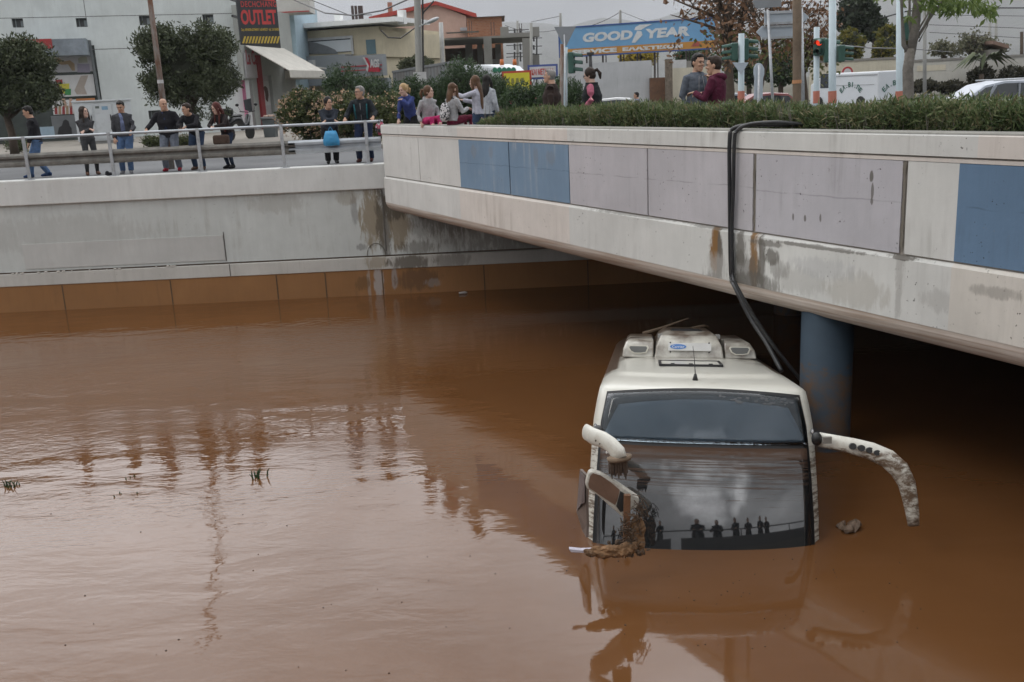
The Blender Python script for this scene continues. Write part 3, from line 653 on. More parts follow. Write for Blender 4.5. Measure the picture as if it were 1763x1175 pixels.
for x_, par in ((-.72, lp), (.70, rp)):
    w = MB(); pl = [(-.13, .05), (.13, .05), (.15, .02), (.12, -.05), (.04, -.065), (-.06, -.065), (-.12, -.03), (-.15, .03)]
    w.prism(pl, (x_, PY + .058, 1.885), (1, 0, 0), (0, .08, 1), (0, -1, 0), .012); w.build('vent_surround', paint('vent_frame', (.62, .6, .52), .4), par, local=True)
    w = MB(); w.prism([(p[0] * .85, p[1] * .78) for p in pl], (x_, PY + .046, 1.885), (1, 0, 0), (0, .08, 1), (0, -1, 0), .003); w.build('vent_grille', paint('vent_mesh', (.14, .145, .14), .6), par, local=True)
w = MB()
for k in range(4): w.box((-.02, PY + .62 + .12 * k, 2.128), (.40, .06, .022))
w.box((-.02, PY + .80, 2.124), (.46, .50, .012)); w.build('louvres', BLACKP, cpod, local=True, bevel=.005)
for s in (-1, 1):
    w = MB(); w.box((s * .41, PY + .34, 2.06), (.06, .16, .06)); w.build('lifting_bracket', paint('bracket_grey', (.25, .25, .24), .5), cpod, local=True)
w = MB(); w.prism([(-.30, -.055), (.30, -.055), (.30, .055), (-.30, .055)], (-.0, PY + .012, 1.925), (1, 0, 0), (0, .22, .976), (0, -.976, .22), .012); plate = w.build('badge_plate', paint('plate_white', (.62, .62, .60), .3), cpod, local=True)
w = MB(); w.prism([(.115 * math.cos(a), .036 * math.sin(a)) for a in [2 * math.pi * k / 24 for k in range(24)]], (-.16, PY - .0015, 1.93), (1, 0, 0), (0, .22, .976), (0, -.976, .22), .004); w.build('badge_oval', paint('badge_blue', (.07, .2, .5), .3), plate, local=True)
for sx in (-.27, .27):
    for sz in (-.07, .06): w = MB(); w.ell((sx, PY - .0 + sz * .22, 1.925 + sz), (.012, .01, .012), nu=7, nv=5); w.build('screw', DARKM, cpod, local=True)
# branch caught on the roof
br = MB(); br.tube([Mb @ Vector(p) + BO for p in ((-.65, 5.3, 2.02), (-.35, 5.2, 2.12), (-.1, 5.15, 2.22), (.05, 5.1, 2.28))], [.03, .022, .014, .008], n=6)
br.tube([Mb @ Vector(p) + BO for p in ((-.2, 5.18, 2.18), (-.22, 5.15, 2.27))], [.012, .006], n=5); br.tube([Mb @ Vector(p) + BO for p in ((.1, 5.2, 2.12), (.3, 5.1, 2.17), (.36, 5.1, 2.15))], [.02, .016, .008], n=5)
tag(br.build('branch', paint('muddy_wood', (.10, .07, .045), .9, .3), None), 'muddy bare branch lying on top of the coach air conditioner', 'branch')

# text helper ------------------------------------------------------------
def text(s, mat, parent, O, U, V, width, height=None, extrude=.004, name='lettering', bold=0.0, shear=0.0, spacing=1.0):
    """O = lower left corner of the text box, U right, V up; fitted to width x height"""
    cu = bpy.data.curves.new('txt', 'FONT'); cu.body = s; cu.size = 1; cu.offset = bold; cu.shear = shear; cu.space_character = spacing; cu.resolution_u = 3; cu.extrude = .02
    ob = bpy.data.objects.new('txt', cu); col.objects.link(ob)
    dg = bpy.context.evaluated_depsgraph_get(); me = bpy.data.meshes.new_from_object(ob.evaluated_get(dg)); bpy.data.objects.remove(ob)
    co = np.array([v_.co[:] for v_ in me.vertices]); mn, mxx = co.min(0), co.max(0); sc = width / (mxx[0] - mn[0]); scy = (height / (mxx[1] - mn[1])) if height else sc
    O, U, V = Vector(O), Vector(U).normalized(), Vector(V).normalized(); Nn = U.cross(V)
    Mi = W[parent].inverted() if parent is not None else Matrix.Identity(4)
    for v_ in me.vertices:
        x_, y_, z_ = v_.co; v_.co = Mi @ (O + U * ((x_ - mn[0]) * sc) + V * ((y_ - mn[1]) * scy) + Nn * (extrude if z_ > 0 else 0))
    me.name = name; me.materials.clear(); me.materials.append(mat)
    o = bpy.data.objects.new(name, me); col.objects.link(o); o.parent = parent; W[o] = W[parent]; return o
def L2W(p): return Mb @ Vector(p) + BO
Ud, Vd = Mb @ Vector((1, 0, 0)), Mb @ Vector((0, .22, .976))
text('Carrier', paint('plate_text_white', (.7, .7, .7), .4), plate, L2W((-.245, PY - .008, 1.912)), Ud, Vd, .17, .034, .003)
text('SUPER AIR COND', paint('plate_text_grey', (.40, .42, .42), .5), plate, L2W((-.03, PY - .001, 1.915)), Ud, Vd, .27, .024, .002) if False else None

# mirror arms -------------------------------------------------------------
ARMW = body_mat('mirror_arm_cream', (.68, .66, .58))
def warp(pts): return [at(*p) for p in pts]
def armmat(name, mudlevel, amount):
    m, t, b, v = base(name, .35, 0, .5)
    st = noise(t, scaled(t, v, (3, 3, 6)), 3.2, 8, .75, .6)
    sp = N(t, 'ShaderNodeSeparateXYZ'); t.links.new(v, sp.inputs[0])
    zz = math_(t, 'ADD', sp.outputs['Z'], maprange(t, noise(t, v, 8, 3), .3, .7, -.02, .02))
    f = math_(t, 'MULTIPLY', maprange(t, zz, mudlevel - .01, mudlevel + .015, 1, 0), maprange(t, st, .40, .56, .1, amount))
    cc = mixc(t, f, mixc(t, maprange(t, noise(t, v, 14, 6, .7), .5, .7, 0, .5), (.60, .59, .53), (.36, .31, .24)), (.11, .068, .04)); t.links.new(cc, b.inputs['Base Color']); return m
# left arm: hooks out from the pillar and curls down in front of the glass
# mud mark height in coach frame is local z ~1.06
LA = armmat('left_arm_paint', .80, .8)
w = MB(); pts = warp([(1009, 744, 9.62), (1022, 752, 9.5), (1040, 758, 9.38), (1054, 768, 9.28), (1064, 780, 9.22), (1067, 789, 9.2)])
w.tube(pts, [.088, .092, .088, .09, .10, .10], [.05, .055, .055, .055, .055, .05], ref=(0, 0, 1), n=16)
arm = w.build('mirror_arm', LA, coach, smooth=True, bevel=0)
arm['label'] = 'left mirror arm curling down in front of the glass'
w = MB(); w.tube(warp([(1066, 786, 9.2), (1067, 793, 9.2)]), [.125, .115], [.07, .065], ref=(1, 0, 0), n=14); w.build('cuff', paint('cuff_mud', (.22, .16, .11), .9, .3, 8), arm, smooth=True)
w = MB(); w.ell(at(1030, 741, 9.72), (.055, .07, .05)); w.build('pivot', BLACKP, arm, smooth=True)
w = MB(); 
for k in range(4):
    p = at(1026 + 7 * k, 757 + 5.2 * k, 9.42 - .04 * k); w.ell(p, (.012, .035, .022), M=Matrix.Rotation(R(25), 3, 'Y'), nu=8, nv=6)
w.build('slots', paint('slot_shadow_plastic', (.10, .09, .07), .8), arm, smooth=True)
MUDB = paint('mud_caked_plastic', (.085, .06, .045), .85, .4, 14, 0, .6, (.2, .15, .1), .6)
w = MB(); rr = random.Random(2)
for k in range(7):
    x_ = 1051 + k * 4.4; w.tube(warp([(x_, 793, 9.22), (x_ + rr.uniform(-1, 2), 812, 9.24), (x_ + rr.uniform(-1, 3), 826 - rr.uniform(0, 9), 9.27)]), [.016, .014, .006], n=6)
w.box(at(1064, 802, 9.28), (.19, .05, .15)); w.build('mud_caked_bracket', MUDB, arm)
RAZ = (Mb.transposed() @ (at(1492, 776, 9.6) - BO)).z
RA = armmat('right_arm_paint', RAZ, .97)
w = MB(); pr = [(1410, 757, 9.85), (1440, 763, 9.75), (1470, 769, 9.65), (1500, 777, 9.55), (1528, 790, 9.47), (1548, 808, 9.4), (1561, 832, 9.36), (1567, 860, 9.33), (1571, 885, 9.31), (1573, 905, 9.3)]
w.tube(warp(pr), [.078, .082, .086, .092, .10, .10, .086, .074, .066, .056], [.04, .045, .05, .055, .06, .06, .05, .04, .035, .03], ref=(0.3, 0, 1), n=16)
arm2 = w.build('mirror_arm', RA, coach, smooth=True); arm2['label'] = 'right mirror arm swung far out to the side'
w = MB(); w.ell(at(1406, 756, 9.82), (.055, .06, .075)); w.build('pivot', BLACKP, arm2, smooth=True)
for k, (hx, hy) in enumerate([(1469, 769), (1484, 772), (1498, 775.5), (1511, 780)]):
    w = MB(); p0 = at(hx, hy, 9.57 - .035 * k); w.tube([p0 + Vector((-.0, .0, 0)), p0 + Vector((0, .035, -.01))], [.034 - .002 * k] * 2, [.034] * 2, n=14); w.build('hole', DARKM, arm2, smooth=False)
w = MB(); w.box(at(1424, 758, 9.70), (.09, .03, .07)); w.build('hinge_plate', paint('hinge_grey', (.2, .19, .17), .5), arm2)
# hanging mirror head
def plateoutline(ptsi, Y, th=.05, Ym=None):
    return [at(px_, py_, Y + (k_ if Ym else 0)) for px_, py_, k_ in ptsi]
def slab(pts, n, th, name, mat, parent, bevel=.01, label=None):
    w = MB(); n = Vector(n).normalized(); b2 = [p + n * th for p in pts]; k = len(pts)
    w.add(list(pts) + b2, [tuple(range(k)), tuple(range(2 * k - 1, k - 1, -1))] + [(i, i + k, (i + 1) % k + k, (i + 1) % k) for i in range(k)])
    o = w.build(name, mat, parent, bevel=bevel); 
    if label: o['label'] = label
    return o
YM = 9.22
head = slab([at(px_, py_, YM) for px_, py_ in [(1011, 822), (1014, 814), (1020, 812), (1034, 816), (1062, 832), (1100, 858), (1101, 864), (1096, 876), (1088, 878), (1073, 892), (1066, 886), (1050, 872), (1028, 853), (1011, 842), (1008, 836)]], (0, 1, 0), .09, 'mirror_housing', armmat('mirror_shell', 2, .35), coach, .015, 'left mirror head hanging loose')
slab([at(px_, py_, YM - .006) for px_, py_ in [(1016, 820), (1021, 815), (1034, 819), (1052, 831), (1067, 844), (1063, 862), (1059, 870), (1040, 858), (1014, 840), (1013, 834)]], (0, 1, 0), .005, 'mirror_glass', paint('muddy_mirror', (.17, .105, .075), .35, .15, 5, 0, .1, (.1, .06, .04), .5), head, 0)
slab([at(px_, py_, YM - .004) for px_, py_ in [(1068, 846), (1080, 853), (1081, 868), (1076, 880), (1068, 882), (1061, 872)]], (0, 1, 0), .005, 'broken_socket', DARKM, head, 0)
# opened side flap at the left
fl = slab([at(998, 808, 10.1), at(1008, 818, 9.95), at(1010, 905, 9.8), at(1009, 926, 9.75), at(1003, 915, 9.9), at(992, 882, 10.0)], (1, .25, 0), .03, 'side_flap', paint('flap_brown', (.11, .08, .065), .5, .25, 4), coach, .004)
slab([at(998.6, 812, 10.07), at(1007, 821, 9.93), at(1007, 866, 9.85), at(1001, 868, 9.9), at(994, 880, 9.98)], (1, .25, 0), -.004, 'glass', paint('flap_glass', (.10, .075, .07), .25, .1), fl, 0)

# driftwood and debris heap against the windscreen corner
WOODB = paint('wet_brown_wood', (.16, .075, .035), .7, .3, 9, 0, .5, (.05, .03, .02), .6)
WOODO = paint('broken_orange_wood', (.185, .10, .045), .75, .35, 8, 0, .5, (.08, .05, .03), .7)
w = MB(); w.box((at(1082, 855, 9.14) + at(1076, 945, 9.14)) / 2, (.065, .05, .60), M=Matrix.Rotation(R(2), 3, 'Y')); tag(w.build('wooden_stake', WOODB, bevel=.004), 'upright brown wooden stake leaning on the hanging mirror', 'wooden stake')
w = MB(); w.tube(warp([(1096, 888, 9.16), (1099, 905, 9.14), (1096, 925, 9.12), (1103, 945, 9.1), (1102, 958, 9.08)]), [.05, .085, .07, .06, .03], [.03, .045, .045, .04, .02], ref=(1, 0, 0), n=9); o = w.build('driftwood', WOODO)
mdf = o.modifiers.new('sub', 'SUBSURF'); mdf.levels = mdf.render_levels = 3; tx = bpy.data.textures.new('woodtex', 'CLOUDS'); tx.noise_scale = .05; md = o.modifiers.new('disp', 'DISPLACE'); md.texture = tx; md.strength = .05; md.texture_coords = 'LOCAL'
tag(o, 'splintered orange log standing in the debris heap', 'driftwood')
w = MB(); w.tube(warp([(1003, 951, 8.96), (1030, 951, 8.97), (1060, 950, 9.0), (1085, 945, 9.03), (1098, 938, 9.05)]), [.04, .06, .075, .07, .04], [.03, .05, .06, .05, .03], ref=(0, 0, 1), n=9); o = w.build('driftwood', WOODO)
mdf = o.modifiers.new('sub', 'SUBSURF'); mdf.levels = mdf.render_levels = 3; md = o.modifiers.new('disp', 'DISPLACE'); md.texture = tx; md.strength = .06; md.texture_coords = 'LOCAL'
tag(o, 'flat splintered log floating at the foot of the debris heap', 'driftwood')
rr = random.Random(4); w = MB()
for k in range(150):
    a = Vector((rr.gauss(1082, 9), rr.gauss(926, 17), 0)); Yk = 9.06 + rr.uniform(-.06, .1)
    if a.y > 960: continue
    an = rr.uniform(0, 6.28); L = rr.uniform(4, 14); p0 = at(a.x, a.y, Yk); p1 = at(a.x + L * math.cos(an), min(961, a.y + L * .6 * math.sin(an)), Yk + rr.uniform(-.05, .05)); pm = (p0 + p1) / 2 + Vector((rr.uniform(-.02, .02), 0, rr.uniform(-.02, .03)))
    w.tube([p0, pm, p1], rr.uniform(.002, .008), n=4)
for k in range(70):
    a = at(rr.gauss(1075, 18), rr.gauss(945, 7), 9.05 + rr.uniform(-.05, .06)); w.ell(a, (rr.uniform(.01, .045), rr.uniform(.01, .03), rr.uniform(.008, .02)), M=Euler((rr.uniform(0, 3), rr.uniform(0, 3), 0)).to_matrix(), nu=6, nv=4)
for k in range(60):
    a = at(rr.gauss(1098, 6), rr.gauss(880, 12), 9.1 + rr.uniform(-.03, .03)); p1 = a + Vector((rr.uniform(-.08, .08), rr.uniform(-.03, .03), rr.uniform(-.12, .05))); w.tube([a, p1], rr.uniform(.002, .007), n=4)
tag(w.build('debris_heap', paint('wet_straw', (.075, .048, .03), .85, .6, 20)), 'tangle of straw, twigs and bark caught below the hanging mirror', 'debris', kind='stuff')
slab_ = MB(); pts = [at(px_, py_, 8.98) for px_, py_ in [(980, 946), (1000, 948), (1035, 947), (1036, 951), (1005, 952), (983, 951)]]; slab_.add(pts + [p + Vector((0, .03, .012)) for p in pts], [(0, 1, 2, 3, 4, 5), (11, 10, 9, 8, 7, 6)] + [(i, i + 6, (i + 1) % 6 + 6, (i + 1) % 6) for i in range(6)])
tag(slab_.build('plastic_strip', paint('pale_lilac_plastic', (.5, .48, .55), .4)), 'pale plastic strip floating left of the debris heap', 'plastic strip')
w = MB(); rr = random.Random(8)
for c_ in [(1460, 915, .04, .10), (1470, 910, .05, .11), (1448, 908, .03, .07)]:
    p = atz(c_[0], c_[1], .0); w.ell(p + Vector((0, 0, c_[2] * .5)), (c_[3], c_[3] * .7, c_[2] * 1.4), M=Euler((rr.uniform(-.4, .4), rr.uniform(-.4, .4), 1)).to_matrix(), nu=9, nv=6)
o = w.build('plastic_bag', None if False else paint('clear_dirty_plastic', (.14, .095, .065), .15, .3, 12, 0, .8)); md = o.modifiers.new('disp', 'DISPLACE'); md.texture = tx; md.strength = .07; md.texture_coords = 'LOCAL'
tag(o, 'crumpled dirty plastic bag floating right of the coach', 'plastic bag')

# two black pipes over the parapet down to the coach
def hose(name, pts, r_, label):
    cu = []; P_ = [Vector(p) for p in pts]
    for i in range(len(P_) - 1):   # catmull rom
        p0 = P_[max(i - 1, 0)]; p1 = P_[i]; p2 = P_[i + 1]; p3 = P_[min(i + 2, len(P_) - 1)]
        for k in range(6):
            u = k / 6; cu.append(.5 * ((2 * p1) + (p2 - p0) * u + (2 * p0 - 5 * p1 + 4 * p2 - p3) * u * u + (3 * p1 - p0 - 3 * p2 + p3) * u ** 3))
    cu.append(P_[-1]); w = MB(); w.tube(cu, r_, n=12); return tag(w.build(name, HOSE, smooth=True), label, 'pipe', 'black pipes hanging over the parapet')
HOSE = paint('black_pipe', (.016, .017, .019), .35, .3, 5, 0, .1, (.08, .07, .06), .35)
tp = 11.68
c1 = [at(1325, 218, 11.9) + Vector((0, 0, 0))]
e1 = L2W((1.0, 2.6, 1.77)); e2 = L2W((1.24, 3.4, 1.3))
hose('pipe', [bp(12.45, -.55, 4.22), bp(12.2, -.3, 4.235), bp(11.9, -.12, 4.24), bp(11.68, .02, 4.20), bp(11.64, .05, 4.05), bp(11.645, .05, 3.5), bp(11.66, .05, 2.9), bp(11.68, .055, 2.4), bp(11.72, .07, 2.15), at(1264, 492, 13.1), at(1290, 545, 12.9), at(1320, 592, 12.6), at(1346, 640, 12.3)], .028, 'black pipe over the parapet ending on the coach roof, left of its twin')
hose('pipe', [bp(12.5, -.50, 4.23), bp(12.2, -.2, 4.27), bp(11.9, -.05, 4.25), bp(11.76, .03, 4.17), bp(11.73, .05, 4.0), bp(11.72, .05, 3.4), bp(11.70, .05, 2.9), bp(11.73, .07, 2.4), bp(11.76, .08, 2.2), at(1272, 500, 13.2), at(1300, 548, 13.1), at(1340, 606, 13.0), at(1386, 664, 12.9)], .025, 'black pipe over the parapet passing behind the coach side, right of its twin')
# grass tufts and specks floating
GRS = leafmat('reed_green', [(.02, .045, .02), (.04, .08, .03)], .2)
def tuft(px_, py_, n, hgt, sp_, seed, label):
    rr = random.Random(seed); c = atz(px_, py_, 0); w = MB()
    for k in range(n):
        p = c + Vector((rr.uniform(-sp_, sp_), rr.uniform(-sp_, sp_) * .6, -.02)); ln = hgt * rr.uniform(.4, 1.1); dx = rr.uniform(-.6, .6) * ln; dy = rr.uniform(-.3, .3) * ln
        w.tube([p, p + Vector((dx * .4, dy * .4, ln * .65)), p + Vector((dx, dy, ln))], [.011, .009, .002], [.003, .003, .001], n=4)
    tag(w.build('grass_tuft', GRS), label, 'grass tuft', 'grass tufts standing out of the water')
tuft(20, 838, 12, .12, .09, 1, 'dark grass tuft in the water at the far left'); tuft(217, 824, 4, .07, .10, 2, 'sparse grass blades in the water, upper of the two sparse clumps')
tuft(218, 851, 4, .05, .14, 3, 'sparse grass blades in the water, lower of the two sparse clumps'); tuft(446, 823, 11, .16, .11, 4, 'largest grass tuft with splayed blades in the water')
w = MB(); rr = random.Random(12)
for k in range(90):
    px_, py_ = (rr.uniform(1060, 1600), rr.uniform(960, 1120)) if k < 50 else (rr.uniform(60, 1050), rr.uniform(800, 1172))
    p = atz(px_, py_, .003); q = rr.uniform(.003, .011); w.ell(p, (q, q * rr.uniform(.4, 1), .005), M=Matrix.Rotation(rr.uniform(0, 3), 3, 'Z'), nu=6, nv=3)
tag(w.build('floating_bits', paint('bits', (.05, .03, .02), .8)), 'small dark bits scattered on the flood water', None, kind='stuff')
w = MB(); p = atz(797, 507, 0); w.tube([p + Vector((-.1, 0, .03)), p + Vector((.05, .02, .035)), p + Vector((.11, .03, .03))], [.03, .032, .012], n=8)
tag(w.build('plastic_bottle', paint('bottle_plastic', (.35, .33, .32), .2)), 'plastic bottle floating by the wall under the bridge', 'bottle')
# ------------------------------------------------------------------ vegetation
OLIVE = leafmat('olive_leaves', [(.028, .038, .018), (.055, .07, .032), (.10, .115, .06)], .15)
HEDGE = leafmat('hedge_leaves', [(.028, .048, .016), (.065, .10, .034), (.125, .165, .065), (.23, .24, .13)], .25)
DRYH = leafmat('dry_hedge_leaves', [(.14, .12, .06), (.22, .19, .10)], .2)
OLEA = leafmat('oleander_leaves', [(.018, .035, .014), (.035, .065, .024), (.06, .10, .035)], .2)
LANT = leafmat('lantana_leaves', [(.03, .045, .015), (.07, .09, .03), (.12, .13, .05)], .25)
FLOW = leafmat('pale_orange_flowers', [(.36, .23, .15), (.45, .33, .20), (.42, .26, .21)], .2)
PINKF = leafmat('pink_flowers', [(.4, .08, .13), (.5, .15, .2)], .2)
AUT = leafmat('autumn_leaves', [(.10, .055, .03), (.18, .10, .055), (.25, .14, .08)], .2)
AUG = leafmat('turning_leaves', [(.08, .10, .03), (.16, .16, .05)], .3)
YEL = leafmat('yellow_green_leaves', [(.05, .065, .015), (.12, .12, .025), (.22, .18, .03)], .3)
YELB = leafmat('yellow_leaves', [(.25, .20, .02), (.38, .28, .03)], .3)
CONI = leafmat('dark_needles', [(.012, .022, .012), (.025, .04, .02), (.045, .06, .028)], .1)
GREENL = leafmat('fresh_green_leaves', [(.06, .10, .025), (.11, .16, .04), (.16, .21, .06)], .35)
BARK = paint('grey_bark', (.16, .145, .125), .9, .25, 6, 0, .8, (.08, .07, .06), .6)
BARKD = paint('dark_bark', (.075, .055, .04), .9, .25, 6, 0, .8)
CORE = paint('core_shade', (.020, .024, .012), .95)  # solid dark filler, the shade inside foliage put into its colour

def cloud(C, Rr, n, clumps, cr, shell=.55, flat_bottom=False, box=False):
    """leaf centres: clumps scattered in an ellipsoid (or rounded box), leaves scattered in clumps"""
    C = np.array(C); Rr = np.array(Rr)
    d = npr.normal(size=(clumps, 3)); d /= np.linalg.norm(d, axis=1)[:, None]
    if box: d = np.sign(d) * np.abs(d) ** .55; d /= np.maximum(1, np.abs(d).max(1))[:, None] 
    rad = (shell + (1 - shell) * npr.uniform(0, 1, clumps)) ; cc_ = d * rad[:, None]
    k = npr.randint(0, clumps, n); p = npr.normal(size=(n, 3)); p /= np.maximum(1e-6, np.linalg.norm(p, axis=1))[:, None]; p *= (npr.uniform(0, 1, (n, 1)) ** .5)
    return C + cc_[k] * Rr + p * cr * npr.uniform(.6, 1.3, (clumps, 1))[k]
def core(C, Rr, parent, mat=None, amp=.18, name='dark_core', box=False):
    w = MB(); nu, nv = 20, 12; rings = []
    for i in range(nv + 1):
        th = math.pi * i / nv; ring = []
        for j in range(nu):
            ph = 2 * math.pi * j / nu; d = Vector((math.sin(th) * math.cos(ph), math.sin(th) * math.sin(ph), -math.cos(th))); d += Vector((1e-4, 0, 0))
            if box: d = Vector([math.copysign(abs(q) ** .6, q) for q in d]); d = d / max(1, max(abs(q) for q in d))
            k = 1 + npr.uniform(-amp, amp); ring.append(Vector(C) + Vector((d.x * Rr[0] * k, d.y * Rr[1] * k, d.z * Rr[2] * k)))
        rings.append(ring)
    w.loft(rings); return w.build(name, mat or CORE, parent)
def limbs(w, base_, tips, r0_, rr):
    for tp_ in tips:
        tp_ = Vector(tp_); mid = (Vector(base_) * .55 + tp_ * .45) + Vector((rr.uniform(-.15, .15), rr.uniform(-.15, .15), rr.uniform(-.05, .15))); w.tube([base_, mid, tp_], [r0_, r0_ * .55, r0_ * .15], n=6)

# trimmed street trees on the left
def trimmed(px_, pw, pt, pb, Y, seed, label, trunkpx, pfoot=262, n=36000):
    rr = random.Random(seed); a = at(px_ - pw / 2, (pt + pb) / 2, Y); b_ = at(px_ + pw / 2, (pt + pb) / 2, Y); top = at(px_, pt, Y); bot = at(px_, pb, Y)
    c = (a + b_) / 2; c.z = (top.z + bot.z) / 2; rx = (b_.x - a.x) / 2; rz_ = (top.z - bot.z) / 2
    foot = at(trunkpx, pfoot, Y); foot.z = ZR + .1
    root = empty('street_tree', foot, label, 'tree', 'trimmed street trees')
    w = MB(); mid = Vector((foot.x + rr.uniform(-.1, .1), Y, bot.z)); w.tube([foot, (foot + mid) / 2 + Vector((rr.uniform(-.08, .08), 0, 0)), mid, Vector((c.x, Y, c.z))], [.16, .13, .12, .06], n=9)
    limbs(w, mid - Vector((0, 0, .2)), [(c.x + rr.uniform(-.8, .8) * rx, Y + rr.uniform(-1, 1), c.z + rr.uniform(-.4, .5) * rz_) for _ in range(9)], .07, rr)
    w.build('trunk', BARKD, root, smooth=True)
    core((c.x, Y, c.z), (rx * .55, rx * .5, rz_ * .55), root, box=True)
    C = cloud((c.x, Y, c.z), (rx * 1.0, rx * .9, rz_ * .98), n, 460, .32, .5, box=True)
    C = C[C[:, 2] > bot.z - .1]
    quadmesh('crown', leaves(C, .145, .34, .4), OLIVE, root)
    return root
trimmed(27, 118, 66, 196, 36, 1, 'dark trimmed olive tree at the far left, cut by the photo edge', 25)
tt_ = trimmed(326, 156, 44, 180, 38, 2, 'rounded trimmed olive tree left of the hanging shop sign', 336)
C = cloud(at(355, 195, 37.8), (1.0, .6, .55), 700, 40, .22, .3); quadmesh('lower_shoots', leaves(C, .12, .35), OLIVE, tt_)
# hedge in the bridge planter
hedge = empty('hedge', bp(12, -.95, 4.0), 'long bushy green hedge growing behind the bridge parapet', 'hedge')
def htop(t): return 4.42 + .03 * math.sin(t * .9) + .03 * math.sin(t * 2.3 + 1) + .0 * max(0, t - 8)
n = 115000; tt = 3.75 + (19.5 - 3.75) * npr.uniform(0, 1, n) ** .9; oo = -.42 - npr.uniform(0, 1, n) ** 1.4 * .95
hh = np.array([htop(q) for q in tt]); clump = .05 * np.sin(tt * 9 + oo * 7) + .04 * np.sin(tt * 23 + oo * 17)
zz_ = 4.12 + (hh + clump - 4.12) * npr.uniform(0, 1, n) ** .62
ends = np.clip((tt - 3.7) / .9, .35, 1); zz_ = 4.12 + (zz_ - 4.12) * ends
base_ = np.array(A0)[None, :] + np.array(DD)[None, :] * tt[:, None] + np.array(NN)[None, :] * oo[:, None]; base_[:, 2] = zz_
k = npr.uniform(0, 1, n) < .88
quadmesh('foliage', leaves(base_[k], .082, .17, .9, 0, .55), HEDGE, hedge); quadmesh('dry_blades', leaves(base_[~k], .10, .14, .5, 0, .5), DRYH, hedge)
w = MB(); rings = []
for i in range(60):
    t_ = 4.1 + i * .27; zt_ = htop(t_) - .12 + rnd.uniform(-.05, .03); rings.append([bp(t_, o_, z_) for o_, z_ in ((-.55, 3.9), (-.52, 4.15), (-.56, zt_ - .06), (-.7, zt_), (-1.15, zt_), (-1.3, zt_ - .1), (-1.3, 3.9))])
w.loft(rings); w.build('dark_core', CORE, hedge)
w = MB(); rr = random.Random(9)
for i in range(170):
    t_ = rr.uniform(4, 19); p = bp(t_, rr.uniform(-.5, -.4), 4.0); w.tube([p, p + Vector((rr.uniform(-.12, .12), rr.uniform(-.05, .05), rr.uniform(.25, .55)))], [.006, .003], n=4)
w.build('stems', BARK, hedge)

def shrub(name, px_, py0, py1, pw, Y, mat, n, size, aspect, seed, label, cat='bush', group=None, spiky=False, flowers=None, nf=0, zb=None, depth=1.2):
    top = at(px_, py0, Y); bot = at(px_, py1, Y); bz = ZR + .1 if zb is None else zb; c = Vector((top.x, Y, (top.z + bz) / 2)); s_ = (at(px_ + pw / 2, py0, Y) - at(px_ - pw / 2, py0, Y)).length / 2
    root = empty(name, (c.x, Y, bz), label, cat, group); hz = (top.z - bz) / 2
    core(c, (s_ * .62, depth * .6, hz * .68), root)
    C = cloud(c, (s_ * .93, depth, hz * .93), int(n * 1.5), 220, .26 * max(.6, s_ / 2), .5); C = C[C[:, 2] > bz]
    if spiky:
        k = len(C) // 3; sh = npr.randint(0, 70, k); bx = np.stack([c.x + npr.uniform(-.9, .9, 70) * s_, Y + npr.uniform(-.8, .8, 70) * depth, np.full(70, c.z)], 1)
        hgt_ = hz * np.sqrt(np.clip(1 - ((bx[:, 0] - c.x) / s_) ** 2, 0, 1)) * npr.uniform(.95, 1.3, 70); u_ = npr.uniform(0, 1, k)
        P_ = bx[sh] + npr.normal(size=(k, 3)) * np.array([.07, .07, .03]); P_[:, 2] = c.z + hgt_[sh] * u_; P_[:, 0] += (bx[sh][:, 0] - c.x) * .12 * u_
        C = np.concatenate([C[k:], P_])
    quadmesh('foliage', leaves(C, size, aspect, .8 if spiky else .3), mat, root)
    if flowers:
        F_ = cloud(c, (s_ * .97, depth * 1.05, hz * .97), nf, 200, .22, .93); F_ = F_[F_[:, 2] > bz]; F_ = np.repeat(F_, 3, 0) + npr.normal(size=(len(F_) * 3, 3)) * .025
        quadmesh('blossom', leaves(F_, .065, .8), flowers, root)
    return root
shrub('lantana_bush', 525, 152, 245, 110, 37, LANT, 9000, .11, .5, 1, 'flowering lantana bush with pale orange blossoms, left part beside the waste bin', 'bush', 'flowering lantana bushes', flowers=FLOW, nf=470)
shrub('lantana_bush', 600, 158, 240, 110, 35.5, LANT, 9000, .11, .5, 2, 'flowering lantana bush with pale orange blossoms behind the man with the blue bag', 'bush', 'flowering lantana bushes', flowers=FLOW, nf=470)
shrub('lantana_bush', 668, 160, 238, 90, 34.5, LANT, 7000, .11, .5, 3, 'flowering lantana bush with few blossoms behind the grey haired man at the rail end', 'bush', 'flowering lantana bushes', flowers=FLOW, nf=170)
for i, (px_, t_, pw, Y, lb) in enumerate([(588, 122, 80, 43, 'tall dark oleander behind the lantana, below the grey shop fascia'), (650, 140, 90, 42, 'low oleander between the flowering lantana and the concrete pole'), (712, 142, 80, 41, 'oleander right behind the blonde woman'),
        (752, 146, 60, 40.5, 'low oleander behind the girl with the long hair'), (795, 112, 85, 40, 'tallest spiky oleander in front of the white truck cab'), (846, 134, 60, 39, 'oleander just left of the yellow sign'), (905, 150, 90, 37, 'oleander with pink blossoms in front of the yellow sign'), (965, 140, 80, 36, 'rightmost oleander by the traffic signal post')]):
    shrub('oleander', px_, t_, 210, pw, Y, OLEA, 7000, .15, .2, 10 + i, lb, 'bush', 'oleander bushes', True, PINKF if px_ in (905, 965) else None, 26)
shrub('bush', 715, 98, 118, 62, 62, leafmat('grey_shrub', [(.05, .06, .03), (.10, .11, .06)]), 2500, .2, .5, 30, 'grey green bush in front of the pink house', zb=at(715, 128, 62).z)
w = None
